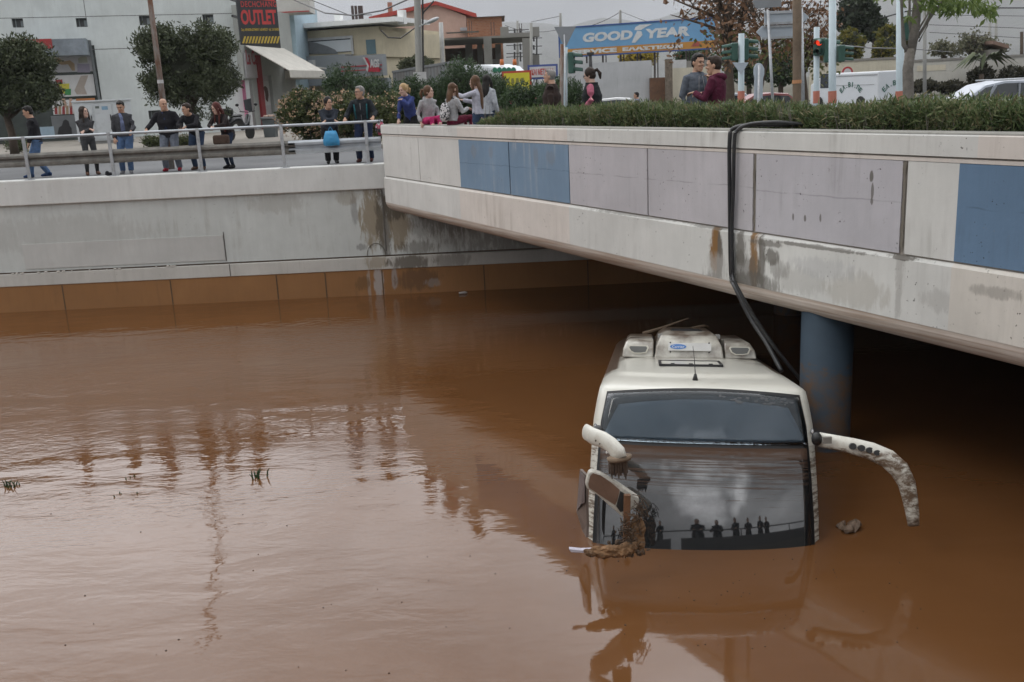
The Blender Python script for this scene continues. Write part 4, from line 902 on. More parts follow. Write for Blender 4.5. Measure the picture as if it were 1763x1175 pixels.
# small weeds by the cabinet
for i, (px_, lb) in enumerate([(28, 'low weed under the left street tree'), (262, 'low weeds at the foot of the leaning pole'), (318, 'low weeds under the rounded street tree')]):
    shrub('weeds', px_, 236, 250, 36, 38, LANT, 900, .10, .3, 40 + i, lb, 'weeds', 'weeds along the shop pavement', depth=.4)

# bare autumn trees by the sign
def tree(name, base_, top, crown, rcr, trunkr, leafm, nleaf, clumps, size, seed, label, group=None, levels=3, limbs_n=9, cr=.5, box=False, bark=None, aspect=.6, shell=.35, core_=None, lean_=(0, 0), extra=None):
    rr = random.Random(seed); base_ = Vector(base_); top = Vector(top); root = empty(name, base_, label, 'tree', group); w = MB()
    mid = (base_ + top) / 2 + Vector((rr.uniform(-.1, .1), 0, 0)); w.tube([base_, base_ * .75 + top * .25, mid, top], [trunkr * 1.15, trunkr, trunkr * .8, trunkr * .35], n=10)
    tips = []; crown = Vector(crown)
    for k in range(limbs_n):
        f = rr.uniform(.35, .98); s_ = base_.lerp(top, f); a = rr.uniform(0, 6.28); e_ = Vector((crown.x + rcr[0] * rr.uniform(.4, .95) * math.cos(a), crown.y + rcr[1] * rr.uniform(.3, .9) * math.sin(a), crown.z + rcr[2] * rr.uniform(-.5, .95)))
        m_ = (s_ + e_) / 2 + Vector((rr.uniform(-.2, .2), rr.uniform(-.2, .2), rr.uniform(0, .3))); w.tube([s_, m_, e_], [trunkr * .42, trunkr * .25, .01], n=6)
        for q in range(levels):
            f2 = rr.uniform(.3, .9); s2 = s_.lerp(e_, f2) ; e2_ = s2 + Vector((rr.uniform(-1, 1), rr.uniform(-1, 1), rr.uniform(-.2, 1))) * (min(rcr) * .38); w.tube([s2, e2_], [trunkr * .13, .006], n=5); tips.append(e2_)
        tips.append(e_)
    w.build('trunk', bark or BARKD, root, smooth=True)
    if core_: core(crown, [q * core_ for q in rcr], root, amp=.25)
    if leafm:
        T_ = np.array([t_[:] for t_ in tips]); C1 = T_[npr.randint(0, len(T_), nleaf // 2)] + npr.normal(size=(nleaf // 2, 3)) * cr * .5; C2 = cloud(crown, rcr, nleaf - nleaf // 2, clumps, cr, shell)
        quadmesh('crown', leaves(np.concatenate([C1, C2]), size, aspect, -.2), leafm, root)
    if extra: quadmesh('green_leaves', leaves(cloud(*extra[:2], extra[2], 40, .4, .2), size, aspect, -.2), extra[3], root)
    return root
zg = ZR
for (px_, Y, wd, tm, seed, lb, crx, pt) in [(1256, 35, .17, (1258, -40), 1, 'autumn tree with dead brown leaves right of the billboard', 2.3, 30), (1302, 38, .11, (1330, -20), 2, 'slender autumn tree with brown leaves behind the direction signs', 1.9, 40), (1390, 39, .10, (1378, 10), 3, 'thin autumn tree with brown and green leaves beside the wooden pole', 1.5, 60)]:
    b_ = at(px_, 172, Y); b_.z = zg; tp_ = at(tm[0], tm[1], Y); c_ = at((px_ + tm[0]) / 2 - (6 if seed == 1 else -6), pt, Y)
    tree('autumn_tree', b_, tp_, c_, (crx, crx, 2.3 if seed < 3 else 1.5), wd, AUT, 1500 if seed == 1 else 900, 60, .17, seed, lb, 'autumn trees behind the hedge', 6, 20, .35, extra=(c_ - Vector((-.3, 0, .9)), (1.4, 1, .8), 260, AUG))
# tree with fresh leaves on the right
Y = 22; b_ = at(1564, 176, Y); b_.z = zg
root = empty('roadside_tree', b_, 'smooth grey forked tree with drooping fresh green leaves at upper right', 'tree'); w = MB()
P_ = lambda x_, y_, dy=0: at(x_, y_, Y + dy)
w.tube([b_, P_(1564, 165), P_(1563, 120), P_(1568, 84)], [.13, .115, .11, .10], n=14); w.tube([P_(1568, 95), P_(1575, 50), P_(1580, 0), P_(1584, -60)], [.09, .10, .085, .06], n=12)
w.tube([P_(1566, 92), P_(1556, 78), P_(1554, 45), P_(1552, 0), P_(1548, -50)], [.055, .05, .035, .03, .02], n=9); w.tube([P_(1572, 78), P_(1566, 40), P_(1566, 0), P_(1560, -40)], [.04, .03, .025, .02], n=8)
w.tube([P_(1574, 74), P_(1592, 45), P_(1608, 12), P_(1630, -30)], [.035, .03, .022, .015], n=8); w.tube([P_(1578, 66), P_(1600, 34), P_(1622, 2), P_(1650, -30)], [.03, .025, .02, .01], n=8); w.tube([P_(1582, 72), P_(1597, 45), P_(1600, 25)], [.02, .015, .008], n=6)
w.tube([P_(1563, 80), P_(1575, 62), P_(1600, 20)], [.03, .025, .015], n=7)
w.build('trunk', BARK, root, smooth=True)
rr = random.Random(4); pts = []
for (cx, cy, sx, sy, k) in [(1598, 5, 16, 10, 90), (1628, 8, 16, 10, 90), (1655, 3, 26, 7, 110), (1690, 8, 16, 11, 110), (1706, 20, 8, 9, 60), (1568, 28, 5, 8, 30), (1640, 18, 10, 7, 40), (1600, -25, 90, 22, 500)]:
    for _ in range(k): pts.append(at(rr.gauss(cx, sx * .6), rr.gauss(cy, sy * .6), Y + rr.uniform(-.8, .8))[:])
quadmesh('crown', leaves(np.array(pts), .17, .34, -1.3), GREENL, root)
# background trees
def far_tree(name, px_, py0, py1, pw, Y, lm, n, size, seed, label, group='trees beyond the road', shell=.5, coref=.7, cat='tree'):
    top = at(px_, py0, Y); bot = at(px_, py1, Y); s_ = (at(px_ + pw / 2, py0, Y) - at(px_ - pw / 2, py0, Y)).length / 2; c = (top + bot) / 2; hz = (top.z - bot.z) / 2; b_ = Vector((c.x, Y, zg))
    root = empty(name, b_, label, cat, group); w = MB(); rr = random.Random(seed); w.tube([b_, Vector((c.x, Y, c.z)), Vector((c.x, Y, top.z - hz * .4))], [.2, .15, .05], n=7); limbs(w, Vector((c.x, Y, c.z - hz * .7)), [(c.x + rr.uniform(-.8, .8) * s_, Y + rr.uniform(-1, 1), c.z + rr.uniform(-.2, .9) * hz) for _ in range(8)], .08, rr); w.build('trunk', BARKD, root)
    if coref: core(c, (s_ * coref, s_ * coref, hz * coref), root, amp=.3)
    quadmesh('crown', leaves(cloud(c, (s_ * .9, s_ * .9, hz * .92), n, 60, s_ * .26, shell), size, .6), lm, root); return root
far_tree('pine', 1478, -8, 60, 78, 85, CONI, 6000, .30, 1, 'dark green pine, tallest of the trees on the right'); far_tree('pine', 1506, 28, 75, 42, 84, CONI, 2500, .28, 7, 'smaller dark pine leaning out right of the tallest one')
far_tree('broadleaf_tree', 1462, 48, 108, 60, 74, YEL, 3500, .28, 2, 'yellowish green tree behind the white van'); far_tree('broadleaf_tree', 1535, 46, 100, 60, 76, YEL, 3500, .28, 3, 'olive green tree behind the signal pole on the right')
far_tree('weeping_tree', 1520, 60, 122, 42, 70, YEL, 2500, .24, 4, 'small golden tree with hanging foliage against the cream wall')
far_tree('broadleaf_tree', 1415, 60, 110, 60, 73, AUG, 1600, .28, 5, 'brownish green tree between the two signal poles'); far_tree('broadleaf_tree', 1345, 85, 150, 70, 72, OLEA, 3000, .28, 6, 'dark shrub tree behind the round topped sign'); far_tree('broadleaf_tree', 1290, 88, 150, 70, 73, OLEA, 3000, .28, 16, 'dark shrub tree right of the two talking men')
far_tree('yellow_tree', 1100, 88, 110, 80, 90, YELB, 2200, .28, 8, 'bright yellow bush under the tyre billboard', shell=.2, coref=.5); far_tree('broadleaf_tree', 1195, 86, 112, 70, 88, OLEA, 2200, .3, 9, 'dark green tree behind the cream wall under the billboard')
for i, (px_, p0, pw) in enumerate([(1625, 66, 60), (1672, 52, 70), (1712, 70, 50)]):
    far_tree('scrub', px_, p0, 104, pw, 80, leafmat('pale_scrub', [(.09, .10, .06), (.17, .16, .10)]), 1300, .24, 20 + i, ['pale scrub left above the cream wall', 'tallest pale scrub above the cream wall', 'pale scrub right above the cream wall by the drying laundry roof'][i].replace(' by the drying laundry roof', ''), 'scrub above the cream wall', .1, .3, 'bush')
for i, (px_, p0, pw, lb) in enumerate([(1590, 140, 50, 'dark creeper at the foot of the cream wall left of the silver minivan'), (1690, 112, 40, 'dark ragged bush on the cream wall above the silver minivan'), (1745, 114, 60, 'dark bush at the right photo edge'), (1640, 142, 50, 'dark creeper just behind the silver minivan roof')]):
    shrub('creeper', px_, p0, 175, pw, 64, leafmat('dark_creeper', [(.02, .022, .012), (.06, .055, .03)]), 2200, .2, .5, 60 + i, lb, 'bush', 'dark creepers along the cream wall', depth=1.0, zb=at(px_, 160, 64).z)
# palm
p = at(1690, 128, 63); root = empty('palm', (p.x, 63, zg), 'small windblown palm before the cream wall', 'palm'); w = MB(); w.tube([Vector((p.x, 63, zg)), p], [.2, .14], n=8); w.build('trunk', BARKD, root); w = MB(); rr = random.Random(3)
for k in range(26):
    a = rr.uniform(-.3, 3.4); L = rr.uniform(1.0, 2.0); dx, dy = math.cos(a), rr.uniform(-.6, .6); top = at(1697, 100, 63); q0 = top.lerp(p, rr.uniform(0, .3)); w.tube([q0, q0 + Vector((dx * L * .5, dy * L * .5, .35)), q0 + Vector((dx * L, dy * L, rr.uniform(-.7, .1)))], [.03, .16, .02], [.01, .02, .01], n=4, ref=(dy, -dx, .3))
w.build('fronds', leafmat('palm_green', [(.06, .08, .035), (.12, .14, .07)]), root)

# ------------------------------------------------------------------ background buildings
def frame(px0, py0, px1, Y0, Y1):
    """wall frame from two image columns at given distances"""
    a = at(px0, py0, Y0); b_ = at(px1, py0, Y1); a.z = b_.z = 0; U = (b_ - a); L = U.length; U.normalize(); return a, U, Vector((U.y, -U.x, 0)), L
def wallmesh(w, O, U, Nn, x0, x1, z0, z1, th, holes=(), mi=0):
    """wall with rectangular openings, built of butted boxes"""
    xs = sorted({x0, x1} | {h[0] for h in holes} | {h[1] for h in holes}); 
    for a, b_ in zip(xs, xs[1:]):
        cuts = sorted([(h[2], h[3]) for h in holes if h[0] <= a + 1e-6 and h[1] >= b_ - 1e-6]); z = z0
        for c0, c1 in cuts + [(z1, z1)]:
            if c0 > z + 1e-6: w.prism([(a, z), (b_, z), (b_, c0), (a, c0)], O, U, UPZ, -Nn, th, mi)
            z = max(z, c1)
def rectp(name, O, U, Nn, x0, x1, z0, z1, off, th, mat, parent, bevel=0):
    w = MB(); w.prism([(x0, z0), (x1, z0), (x1, z1), (x0, z1)], O + Nn * off, U, UPZ, Nn, th); return w.build(name, mat, parent, bevel=bevel)
def px2(O, U, px_, py_):
    """image point to (along wall, height) on the wall plane"""
    Nn = Vector((U.y, -U.x, 0)); d = ray(px_, py_); c = Vector((0, 0, CAMH)); k = (O - c).dot(Nn) / d.dot(Nn); p = c + d * k; return (p - O).dot(U), p.z
GLS = paint('dark_window_glass', (.03, .035, .04), .08, .1, 2, 0, 0, spec=.6)
GLS2 = paint('blue_window_glass', (.10, .17, .20), .1, .1, 2, 0, 0)
# 1. big pale shop building
BWALL = concrete('shop_building_paint', (.62, .66, .65), (.25, .24, .22), .15, .15)
BSEAM = paint('panel_seam', (.15, .15, .145), .9)
O, U, Nn, L = frame(0, 100, 424, 50.0, 53.6); L0 = -6
bld = empty('shop_building', O + Vector((0, 0, ZR)), 'large pale grey green shop building with small square vents', 'building')
q = lambda x_, y_: px2(O, U, x_, y_)
holes = []
vents = [(22, 32, 39, 48), (132, 31, 149, 47), (241, 27, 258, 44), (350, 25, 367, 42), (257, 190, 276, 206), (364, 187, 380, 201)]
for a0, b0, a1, b1 in vents: (xa_, za_), (xb_, zb_) = q(a0, b1), q(a1, b0); holes.append((xa_, xb_, za_, zb_))
eX0, eZ0 = q(60, 240); eX1, eZ1 = q(162, 78); holes.append((q(-20, 200)[0], eX1, ZR + .1, eZ1))
w = MB(); wallmesh(w, O, U, Nn, L0, L, ZR, 13, .3, holes); w.build('wall', BWALL, bld)
side = Vector((U.x * .62 + Nn.x * -.78, U.y * .62 + Nn.y * -.78, 0)).normalized()   # side facade running back to the right
for i, h in enumerate(holes[:-1]):
    f_ = rectp('vent', O, U, Nn, h[0], h[1], h[2], h[3], -.28, .02, paint('vent_dark', (.06, .065, .065), .5), bld)
    w = MB(); w.prism([(h[0] + .12, h[2]), (h[0] + .16, h[2]), (h[0] + .16, h[3]), (h[0] + .12, h[3])], O - Nn * .25, U, UPZ, Nn, .03); w.prism([(h[0] + .35, h[2] + .05), (h[0] + .55, h[2] + .05), (h[0] + .55, h[3] - .1), (h[0] + .35, h[3] - .1)], O - Nn * .255, U, UPZ, Nn, .01); w.build('frame', paint('vent_frame_grey', (.22, .25, .26), .6), f_)
w = MB()
for (ya, yb) in [(31, 24), (88, 80)]:
    (xa_, za_), (xb_, zb_) = q(0, ya), q(410, yb); zz_ = (za_ + zb_) / 2; 
    x_from = L0 if ya < 50 else q(155, 85)[0]
    w.prism([(x_from, zz_ - .015), (L, zz_ - .015), (L, zz_ + .015), (x_from, zz_ + .015)], O, U, UPZ, Nn, .004)
xs_, _ = q(146, 20); w.prism([(xs_, q(146, 31)[1]), (xs_ + .03, q(146, 31)[1]), (xs_ + .03, 13), (xs_, 13)], O, U, UPZ, Nn, .004); w.build('panel_seams', BSEAM, bld)
# entrance: slanted glazing with adverts, red canopy
ent = rectp('shop_window', O, U, Nn, q(-20, 200)[0], eX1, ZR + .1, eZ1, -.12, .03, paint('shop_glass', (.05, .06, .055), .12, .3, 1.2), bld)
def adv(x0, y0, x1, y1, mat, nm='advert', off=-.085, par=None):
    (a, zb_), (b_, zt_) = q(x0, y1), q(x1, y0); return rectp(nm, O, U, Nn, a, b_, zb_, zt_, off, .012, mat, par or bld)
ADW = paint('advert_white', (.60, .60, .60), .5, .06)
a1 = adv(78, 90, 155, 126, paint('advert_grey_lilac', (.40, .40, .42), .5)); a2 = adv(86, 128, 160, 168, ADW); a3 = adv(92, 170, 163, 198, ADW); a4 = adv(93, 198, 131, 239, paint('advert_dark_grey', (.13, .14, .145), .5))
adv(132, 169, 163, 181, paint('advert_orange', (.45, .17, .05), .5), 'orange_band', -.07, a3)
def shape(par, pts, mat, nm, off=-.068):
    w = MB(); P2 = [q(*p) for p in pts]; w.prism(P2, O + Nn * off, U, UPZ, Nn, .006); return w.build(nm, mat, par)
shape(a1, [(88, 100), (96, 97), (110, 106), (120, 104), (128, 110), (129, 122), (124, 122), (117, 111), (106, 112), (95, 106), (86, 106)], paint('advert_tan', (.30, .22, .13), .6), 'picture')
shape(a1, [(133, 110), (154, 110), (155, 125), (133, 125)], paint('advert_mauve', (.26, .24, .31), .6), 'picture'); shape(a1, [(134, 101), (140, 97), (149, 98), (151, 108), (135, 109)], paint('advert_posy', (.28, .29, .24), .6), 'picture')
shape(a2, [(95, 138), (107, 137), (109, 162), (99, 162)], paint('advert_red', (.28, .03, .03), .6), 'picture'); shape(a2, [(100, 145), (119, 144), (119, 161), (101, 161)], paint('advert_yellow', (.55, .50, .06), .6), 'picture', -.060); shape(a2, [(111, 154), (122, 153), (122, 164), (112, 164)], paint('advert_green', (.05, .25, .08), .6), 'picture', -.052)
shape(a2, [(139, 131), (152, 130), (145, 150), (150, 163), (132, 163), (128, 156)], paint('advert_shell', (.38, .33, .29), .6), 'picture')
for k in range(6): shape(a3, [(94 + k * 6.5, 184), (98 + k * 6.5, 182), (99 + k * 6.5, 197), (94 + k * 6.5, 197)], paint(['advert_red', 'advert_tan'][k % 2], (.28, .03, .03), .6), 'picture')
shape(a3, [(106, 170), (112, 170), (116, 186), (111, 186)], paint('advert_skin', (.45, .3, .22), .6), 'picture'); shape(a3, [(119, 170), (124, 170), (123, 186), (119, 186)], paint('advert_skin', (.45, .3, .22), .6), 'picture')
shape(a4, [(99, 232), (101, 220), (106, 217), (109, 208), (113, 206), (118, 209), (120, 217), (123, 221), (124, 233)], paint('advert_black', (.015, .015, .017), .4), 'picture')
adv(66, 218, 92, 240, paint('advert_pale_blue', (.3, .4, .48), .5), 'advert', -.083)
cp = MB(); (a, zb_), (b_, zt_) = q(30, 82), q(151, 66); zc = zt_ - .1
cp.prism([(a, zc - .75), (b_ + .0, zc - .75), (b_, zc), (a, zc)], O + Nn * .02, U, UPZ, Nn, 1.6); can = cp.build('canopy', paint('canopy_grey', (.20, .23, .26), .6, .3, 2), bld)
rectp('red_fascia', O + Nn * 1.62, U, Nn, a, b_ - 1.5, zc - .42, zc + .02, 0, .05, paint('canopy_red', (.33, .03, .03), .5), can)
w = MB(); w.prism([(b_ + .12, ZR), (b_ + .25, ZR), (b_ + .12, zc), (b_, zc)], O + Nn * .01, U, UPZ, Nn, .08); w.build('slanted_post', paint('canopy_post', (.14, .155, .16), .5), bld)
# side shop front, receding
SO, SU = O + U * (L - .0), None
end = at(505, 100, 60.0); end.z = 0; SU = (end - SO); SL = SU.length; SU.normalize(); SN = Vector((SU.y, -SU.x, 0))
qs = lambda x_, y_: px2(SO, SU, x_, y_)
d0 = qs(427, 220)[0]; zt_door = qs(430, 138)[1]
doors = [(qs(428, 200)[0], qs(440, 200)[0], ZR + .1, zt_door), (qs(453, 200)[0], qs(474, 200)[0], ZR + .9, qs(460, 130)[1])]
w = MB(); wallmesh(w, SO, SU, SN, 0.002, SL, ZR, 9.6, .3, doors); w.build('side_wall', concrete('side_wall_paint', (.36, .375, .355), (.15, .14, .13), .3, .2), bld)
rectp('door_pane', SO, SU, SN, *doors[0], -.2, .02, paint('advert_rainbow', (.42, .12, .22), .5, .6, .6), bld); rectp('shop_window', SO, SU, SN, *doors[1], -.2, .02, paint('window_poster', (.42, .40, .40), .4, .1), bld)
rectp('red_pillar', SO, SU, SN, qs(443, 150)[0], qs(450, 150)[0], ZR + .1, qs(445, 96)[1], .01, .12, paint('pillar_red', (.24, .02, .025), .5), bld)
sg = rectp('shop_board', SO, SU, SN, qs(421, 120)[0], qs(441, 120)[0], zt_door + .1, qs(430, 92)[1], .01, .08, paint('board_white', (.42, .41, .42), .5), bld)
text('La Ca', paint('board_red', (.33, .04, .06), .5), sg, SO + SU * (qs(422, 110)[0]) + SN * .095 + UPZ * qs(425, 112)[1], SU, UPZ, qs(440, 110)[0] - qs(422, 110)[0], .75, bold=.02)
hd = rectp('poster', SO, SU, SN, qs(456, 180)[0], qs(471, 180)[0], qs(460, 182)[1], qs(460, 140)[1], -.17, .01, paint('poster_white', (.5, .49, .48), .5), bld)
w = MB(); P2 = [qs(*p) for p in [(458, 150), (461, 148), (465, 152), (467, 163), (466, 176), (462, 172), (461, 160)]]; w.prism(P2, SO + SN * -.155, SU, UPZ, SN, .006); w.build('picture', paint('poster_hair', (.07, .035, .025), .6), hd)
# awning over the side shop front
w = MB(); za, zb2 = qs(420, 78)[1], qs(461, 118)[1]; a0, a1_ = -.1, SL * .78; prj = 2.3
top = [SO + SU * a0 + UPZ * za + SN * .05, SO + SU * a1_ + UPZ * za + SN * .05]; lo = [SO + SU * (a0) + SN * prj + UPZ * (za - 1.35), SO + SU * (a1_) + SN * prj + UPZ * (za - 1.35)]
vs = [top[0], top[1], lo[1], lo[0]]; vs += [p - UPZ * .05 for p in vs]; w.add(vs, [(0, 3, 2, 1), (4, 5, 6, 7), (0, 4, 7, 3), (1, 2, 6, 5), (3, 7, 6, 2), (0, 1, 5, 4)])
aw = w.build('awning', paint('awning_beige', (.50, .48, .43), .8, .1, 2), bld); w = MB(); pl = [(0, 0)]; nW = 26; LL = (lo[1] - lo[0]).length
for k in range(nW): pl += [(LL * (k + .1) / nW, -.34), (LL * (k + .5) / nW, -.40), (LL * (k + .9) / nW, -.34)]
pl += [(LL, 0)]; w.prism(pl, lo[0] + UPZ * .0 + SN * .002, SU, UPZ, SN, .03); w.build('valance', paint('awning_beige', (.50, .48, .43), .8), aw)
# hanging shop sign
sO, sU_ = at(415, 76, 50.5), None; e_ = at(484, 84, 51.5); sU_ = e_ - sO; sU_.z = 0; sLn = sU_.length; sU_.normalize(); sO.z = 0; sN = Vector((sU_.y, -sU_.x, 0)); z0 = at(450, 82, 51).z; z1 = at(450, -40, 51).z
signb = empty('shop_sign', sO + UPZ * z0, 'tall dark hanging shop sign reading OUTLET in red', 'sign'); SGD = paint('sign_charcoal', (.028, .030, .034), .5)
w = MB(); w.prism([(0, z0 + .15), (sLn, z0 - .05), (sLn, z1), (0, z1)], sO, sU_, UPZ, -sN, .18); bd = w.build('board', SGD, signb, bevel=.02)
w = MB(); w.box(sO + sU_ * .3 - sN * 1.1 + UPZ * (z1 - 1), (.1, 2, .1)); w.box(sO + sU_ * .3 - sN * 1.1 + UPZ * (z0 + 1.5), (.1, 2, .1)); w.build('bracket', DARKM, signb)
SRED = paint('sign_red', (.50, .05, .045), .5); SYEL = paint('sign_yellow', (.50, .36, .05), .5)
qg = lambda x_, y_: px2(sO, sU_, x_, y_)
def sgt(s, x0, x1, y, y2, mat, **kw):
    a, zb_ = qg(x0, y); b_, zt_ = qg(x0, y2); c_ = qg(x1, y)[0]; text(s, mat, bd, sO + sU_ * a + UPZ * zb_ + sN * .003, sU_, UPZ, c_ - a, zt_ - zb_, .01, **kw)
sgt('DECHCHANG', 415, 476, 12.5, 2.5, SRED, bold=.01, spacing=1.15); sgt('OUTLET', 416, 477, 43, 17, SRED, bold=.035)
sgt('Συγ. ΑΘΗΝΩΝ-ΚΟΡΙΝΘΟΥ & ΚΗΦΙΣΟΥ  τηλ. 210 5545353', 416, 481, 55, 49, SYEL, bold=.02)
w = MB()
for k in range(12):
    (a, zb_), (b_, zt_) = qg(417 + k * 5.3, 75), qg(420.5 + k * 5.3, 63); w.prism([(a, zb_), (a + .09, zb_), (b_ + .09, zt_), (b_, zt_)], sO + sN * .003, sU_, UPZ, sN, .01)
w.build('stripes', SYEL, bd); w = MB(); a, zb_ = qg(436, -1); w.prism([(a, zb_), (a + 1.0, zb_ - .1), (a + 1.4, zb_ + .3), (a + 1.4, z1 - .1), (a + .9, z1 - .1), (a + 1.0, zb_ + .5), (a, zb_ + .35)], sO + sN * .003, sU_, UPZ, sN, .01); w.build('emblem', SRED, bd)

# generic block
def block(name, px0, px1, pyt, Y, depth, mat, label, pyb=None, group=None, Y2=None):
    O, U, Nn, L = frame(px0, 100, px1, Y, Y2 or Y); zt_ = px2(O, U, (px0 + px1) / 2, pyt)[1]; root = empty(name, O + U * (L / 2) + Vector((0, 0, ZR)), label, 'building', group)
    w = MB(); w.prism([(0, ZR - .2), (L, ZR - .2), (L, zt_), (0, zt_)], O, U, UPZ, -Nn, depth); w.build('wall', mat, root); return root, O, U, Nn, L, zt_
def addrect(root, O, U, Nn, nm, x0, y0, x1, y1, off, th, mat, par=None):
    (a, zb_), (b_, zt_) = px2(O, U, x0, y1), px2(O, U, x1, y0); return rectp(nm, O, U, Nn, a, b_, zb_, zt_, off, th, mat, par or root)
# 2. blue narrow building with white balcony
BLU = paint('pale_blue_render', (.30, .40, .46), .8, .08, 1.5, dirt=(.2, .24, .26), dirtamt=.3)
r2 = block('blue_building', 480, 513, 0, 62, 8, BLU, 'narrow pale blue building with white balcony and yellow sign'); root, O, U, Nn, L, zt_ = r2
addrect(root, O, U, Nn, 'balcony', 478, 2, 541, 28, .0, 1.6, paint('balcony_white', (.50, .49, .46), .7, .06)); addrect(root, O, U, Nn, 'red_edge', 478, 22, 541, 27, 1.61, .03, paint('red_edge_paint', (.36, .07, .06), .6)); addrect(root, O, U, Nn, 'upper_storey', 484, -20, 500, 2, .01, 1.0, paint('cream_render', (.45, .42, .36), .8))
ys = addrect(root, O, U, Nn, 'yellow_sign', 484, 48, 499, 92, .02, .06, paint('bazaar_yellow', (.60, .50, .03), .5)); (a, zb_), (b_, z2) = px2(O, U, 484.5, 62), px2(O, U, 498, 53); text('BAZAAR', paint('bazaar_red', (.45, .04, .03), .5), ys, O + U * a + UPZ * zb_ + Nn * .085, U, UPZ, b_ - a, z2 - zb_, bold=.03)
w = MB(); w.prism([px2(O, U, *p) for p in [(485, 70), (488, 68), (497, 82), (495, 90), (490, 86)]], O + Nn * .085, U, UPZ, Nn, .01); w.build('emblem', paint('bazaar_red', (.45, .04, .03), .5), ys)
addrect(root, O, U, Nn, 'window', 491, 140, 503, 168, .01, .04, GLS); addrect(root, O, U, Nn, 'lower_roof', 486, 117, 562, 123, .02, 3.5, paint('low_roof_white', (.42, .41, .38), .7)); addrect(root, O, U, Nn, 'red_gutter', 486, 119, 562, 122, 3.54, .04, paint('red_edge_paint', (.36, .07, .06), .6))
w = MB(); a, z2 = px2(O, U, 490, 124); b_, z3 = px2(O, U, 566, 131); w.prism([(a, z2), (b_, z2 - .1), (b_ + .3, z3 - .2), (a + .2, z2 - .5)], O + Nn * 2, U, UPZ, Nn, 1.5); w.build('lower_awning', paint('awning_beige', (.50, .48, .43), .8), root)
# 3. beige building with grey fascia sign
BEI = concrete('beige_render', (.55, .49, .36), (.3, .26, .2), .2, .1); GRF = paint('fascia_grey', (.25, .27, .285), .5, .05, 1); WSL = concrete('white_slab', (.78, .79, .78), (.4, .4, .39), .3, .2)
root, O, U, Nn, L, zt_ = block('beige_building', 516, 656, 50, 66, 10, BEI, 'beige flat roofed building with white roof slab and grey AGS fascia', Y2=64)
addrect(root, O, U, Nn, 'roof_slab', 508, 30, 693, 52, -4, 5.0, WSL); addrect(root, O, U, Nn, 'roof_post', 575, 24, 583, 37, -.5, .4, WSL); addrect(root, O, U, Nn, 'roof_post', 684, 17, 693, 42, -.5, .4, WSL)
addrect(root, O, U, Nn, 'side_wing', 656, 52, 658, 98, -9, 9, BEI)
wn = addrect(root, O, U, Nn, 'window', 529, 66, 608, 94, .0, .04, GLS); fr2 = paint('white_frame', (.5, .5, .5), .5)
addrect(root, O, U, Nn, 'frame', 529, 66, 608, 67, .05, .05, fr2, wn); addrect(root, O, U, Nn, 'frame', 529, 66, 530.2, 94, .05, .05, fr2, wn); addrect(root, O, U, Nn, 'frame', 606.8, 66, 608, 94, .05, .05, fr2, wn)
addrect(root, O, U, Nn, 'reflective_film', 531, 68, 606, 93, .045, .01, paint('window_film_white', (.62, .65, .67), .25, .05, 1), wn)
w = MB(); w.prism([px2(O, U, *p) for p in [(531, 71), (545, 74), (565, 80), (578, 86), (583, 93), (531, 93)]], O + Nn * .056, U, UPZ, Nn, .004); w.build('painted_hill_reflection', paint('reflection_grey', (.20, .21, .22), .3), wn)  # hill reflection painted on the window film
addrect(root, O, U, Nn, 'window', 632, 68, 646, 94, .0, .04, GLS2)
addrect(root, O, U, Nn, 'lower_wall', 513, 94, 607, 150, .02, 1.0, GRF); fc = addrect(root, O, U, Nn, 'fascia', 607, 94, 676, 134, .9, .6, GRF)
for y_ in (113, 120): addrect(root, O, U, Nn, 'red_line', 608, y_, 677, y_ + 2.4, 1.51, .05, paint('fascia_red', (.40, .03, .05), .4), fc)
addrect(root, O, U, Nn, 'shop_front', 620, 134, 676, 170, .2, .5, paint('shopfront_grey', (.22, .25, .27), .4)); 
w = MB(); w.prism([px2(O + Nn * 1.57, U, *p) for p in [(625, 99), (633, 100), (639, 113), (652, 113), (655, 124), (634, 124), (636, 114)]], O + Nn * 1.57, U, UPZ, Nn, .05); w.build('emblem', paint('fascia_red', (.40, .03, .05), .4), fc)
w = MB(); w.prism([px2(O + Nn * 1.57, U, *p) for p in [(625, 99), (628, 99), (636, 114), (634, 124), (631, 121), (633, 113)]], O + Nn * 1.63, U, UPZ, Nn, .02); w.build('emblem_edge', fr2, fc)
(a, zb_), (b_, z2) = px2(O + Nn * 1.6, U, 638, 117), px2(O + Nn * 1.6, U, 653, 102); text('AGS', fr2, fc, O + Nn * 1.63 + U * a + UPZ * zb_, U, UPZ, b_ - a, z2 - zb_, .03, bold=.04)
lampw = addrect(root, O, U, Nn, 'wall_lamp', 551, 104, 557, 118, 1.03, .3, fr2)
# 4. pink gabled house
PK = concrete('pink_render', (.56, .39, .32), (.3, .2, .16), .2, .1); RDT = paint('red_roof_edge', (.40, .05, .035), .6)
root, O, U, Nn, L, zt_ = block('pink_house', 641, 806, 33, 92, 10, PK, 'pink house with red edged gable roof behind the concrete frame'); pk = px2(O, U, 751, 8); l_, r_ = px2(O, U, 636, 32), px2(O, U, 820, 27)
w = MB(); w.prism([(0, zt_ - .05), (L, zt_ - .05), (L, r_[1]), pk, (0, l_[1] - .1)], O + Nn * -.002, U, UPZ, -Nn, 9.9); w.build('gable', PK, root)
w = MB(); w.prism([(l_[0], l_[1] - .28), (pk[0], pk[1] - .05), (pk[0], pk[1] + .25), (l_[0], l_[1] + .1)], O + Nn * .4, U, UPZ, -Nn, 11); w.prism([(pk[0], pk[1] - .05), (r_[0], r_[1] - .2), (r_[0], r_[1] + .15), (pk[0], pk[1] + .25)], O + Nn * .4, U, UPZ, -Nn, 11); w.build('roof', RDT, root)
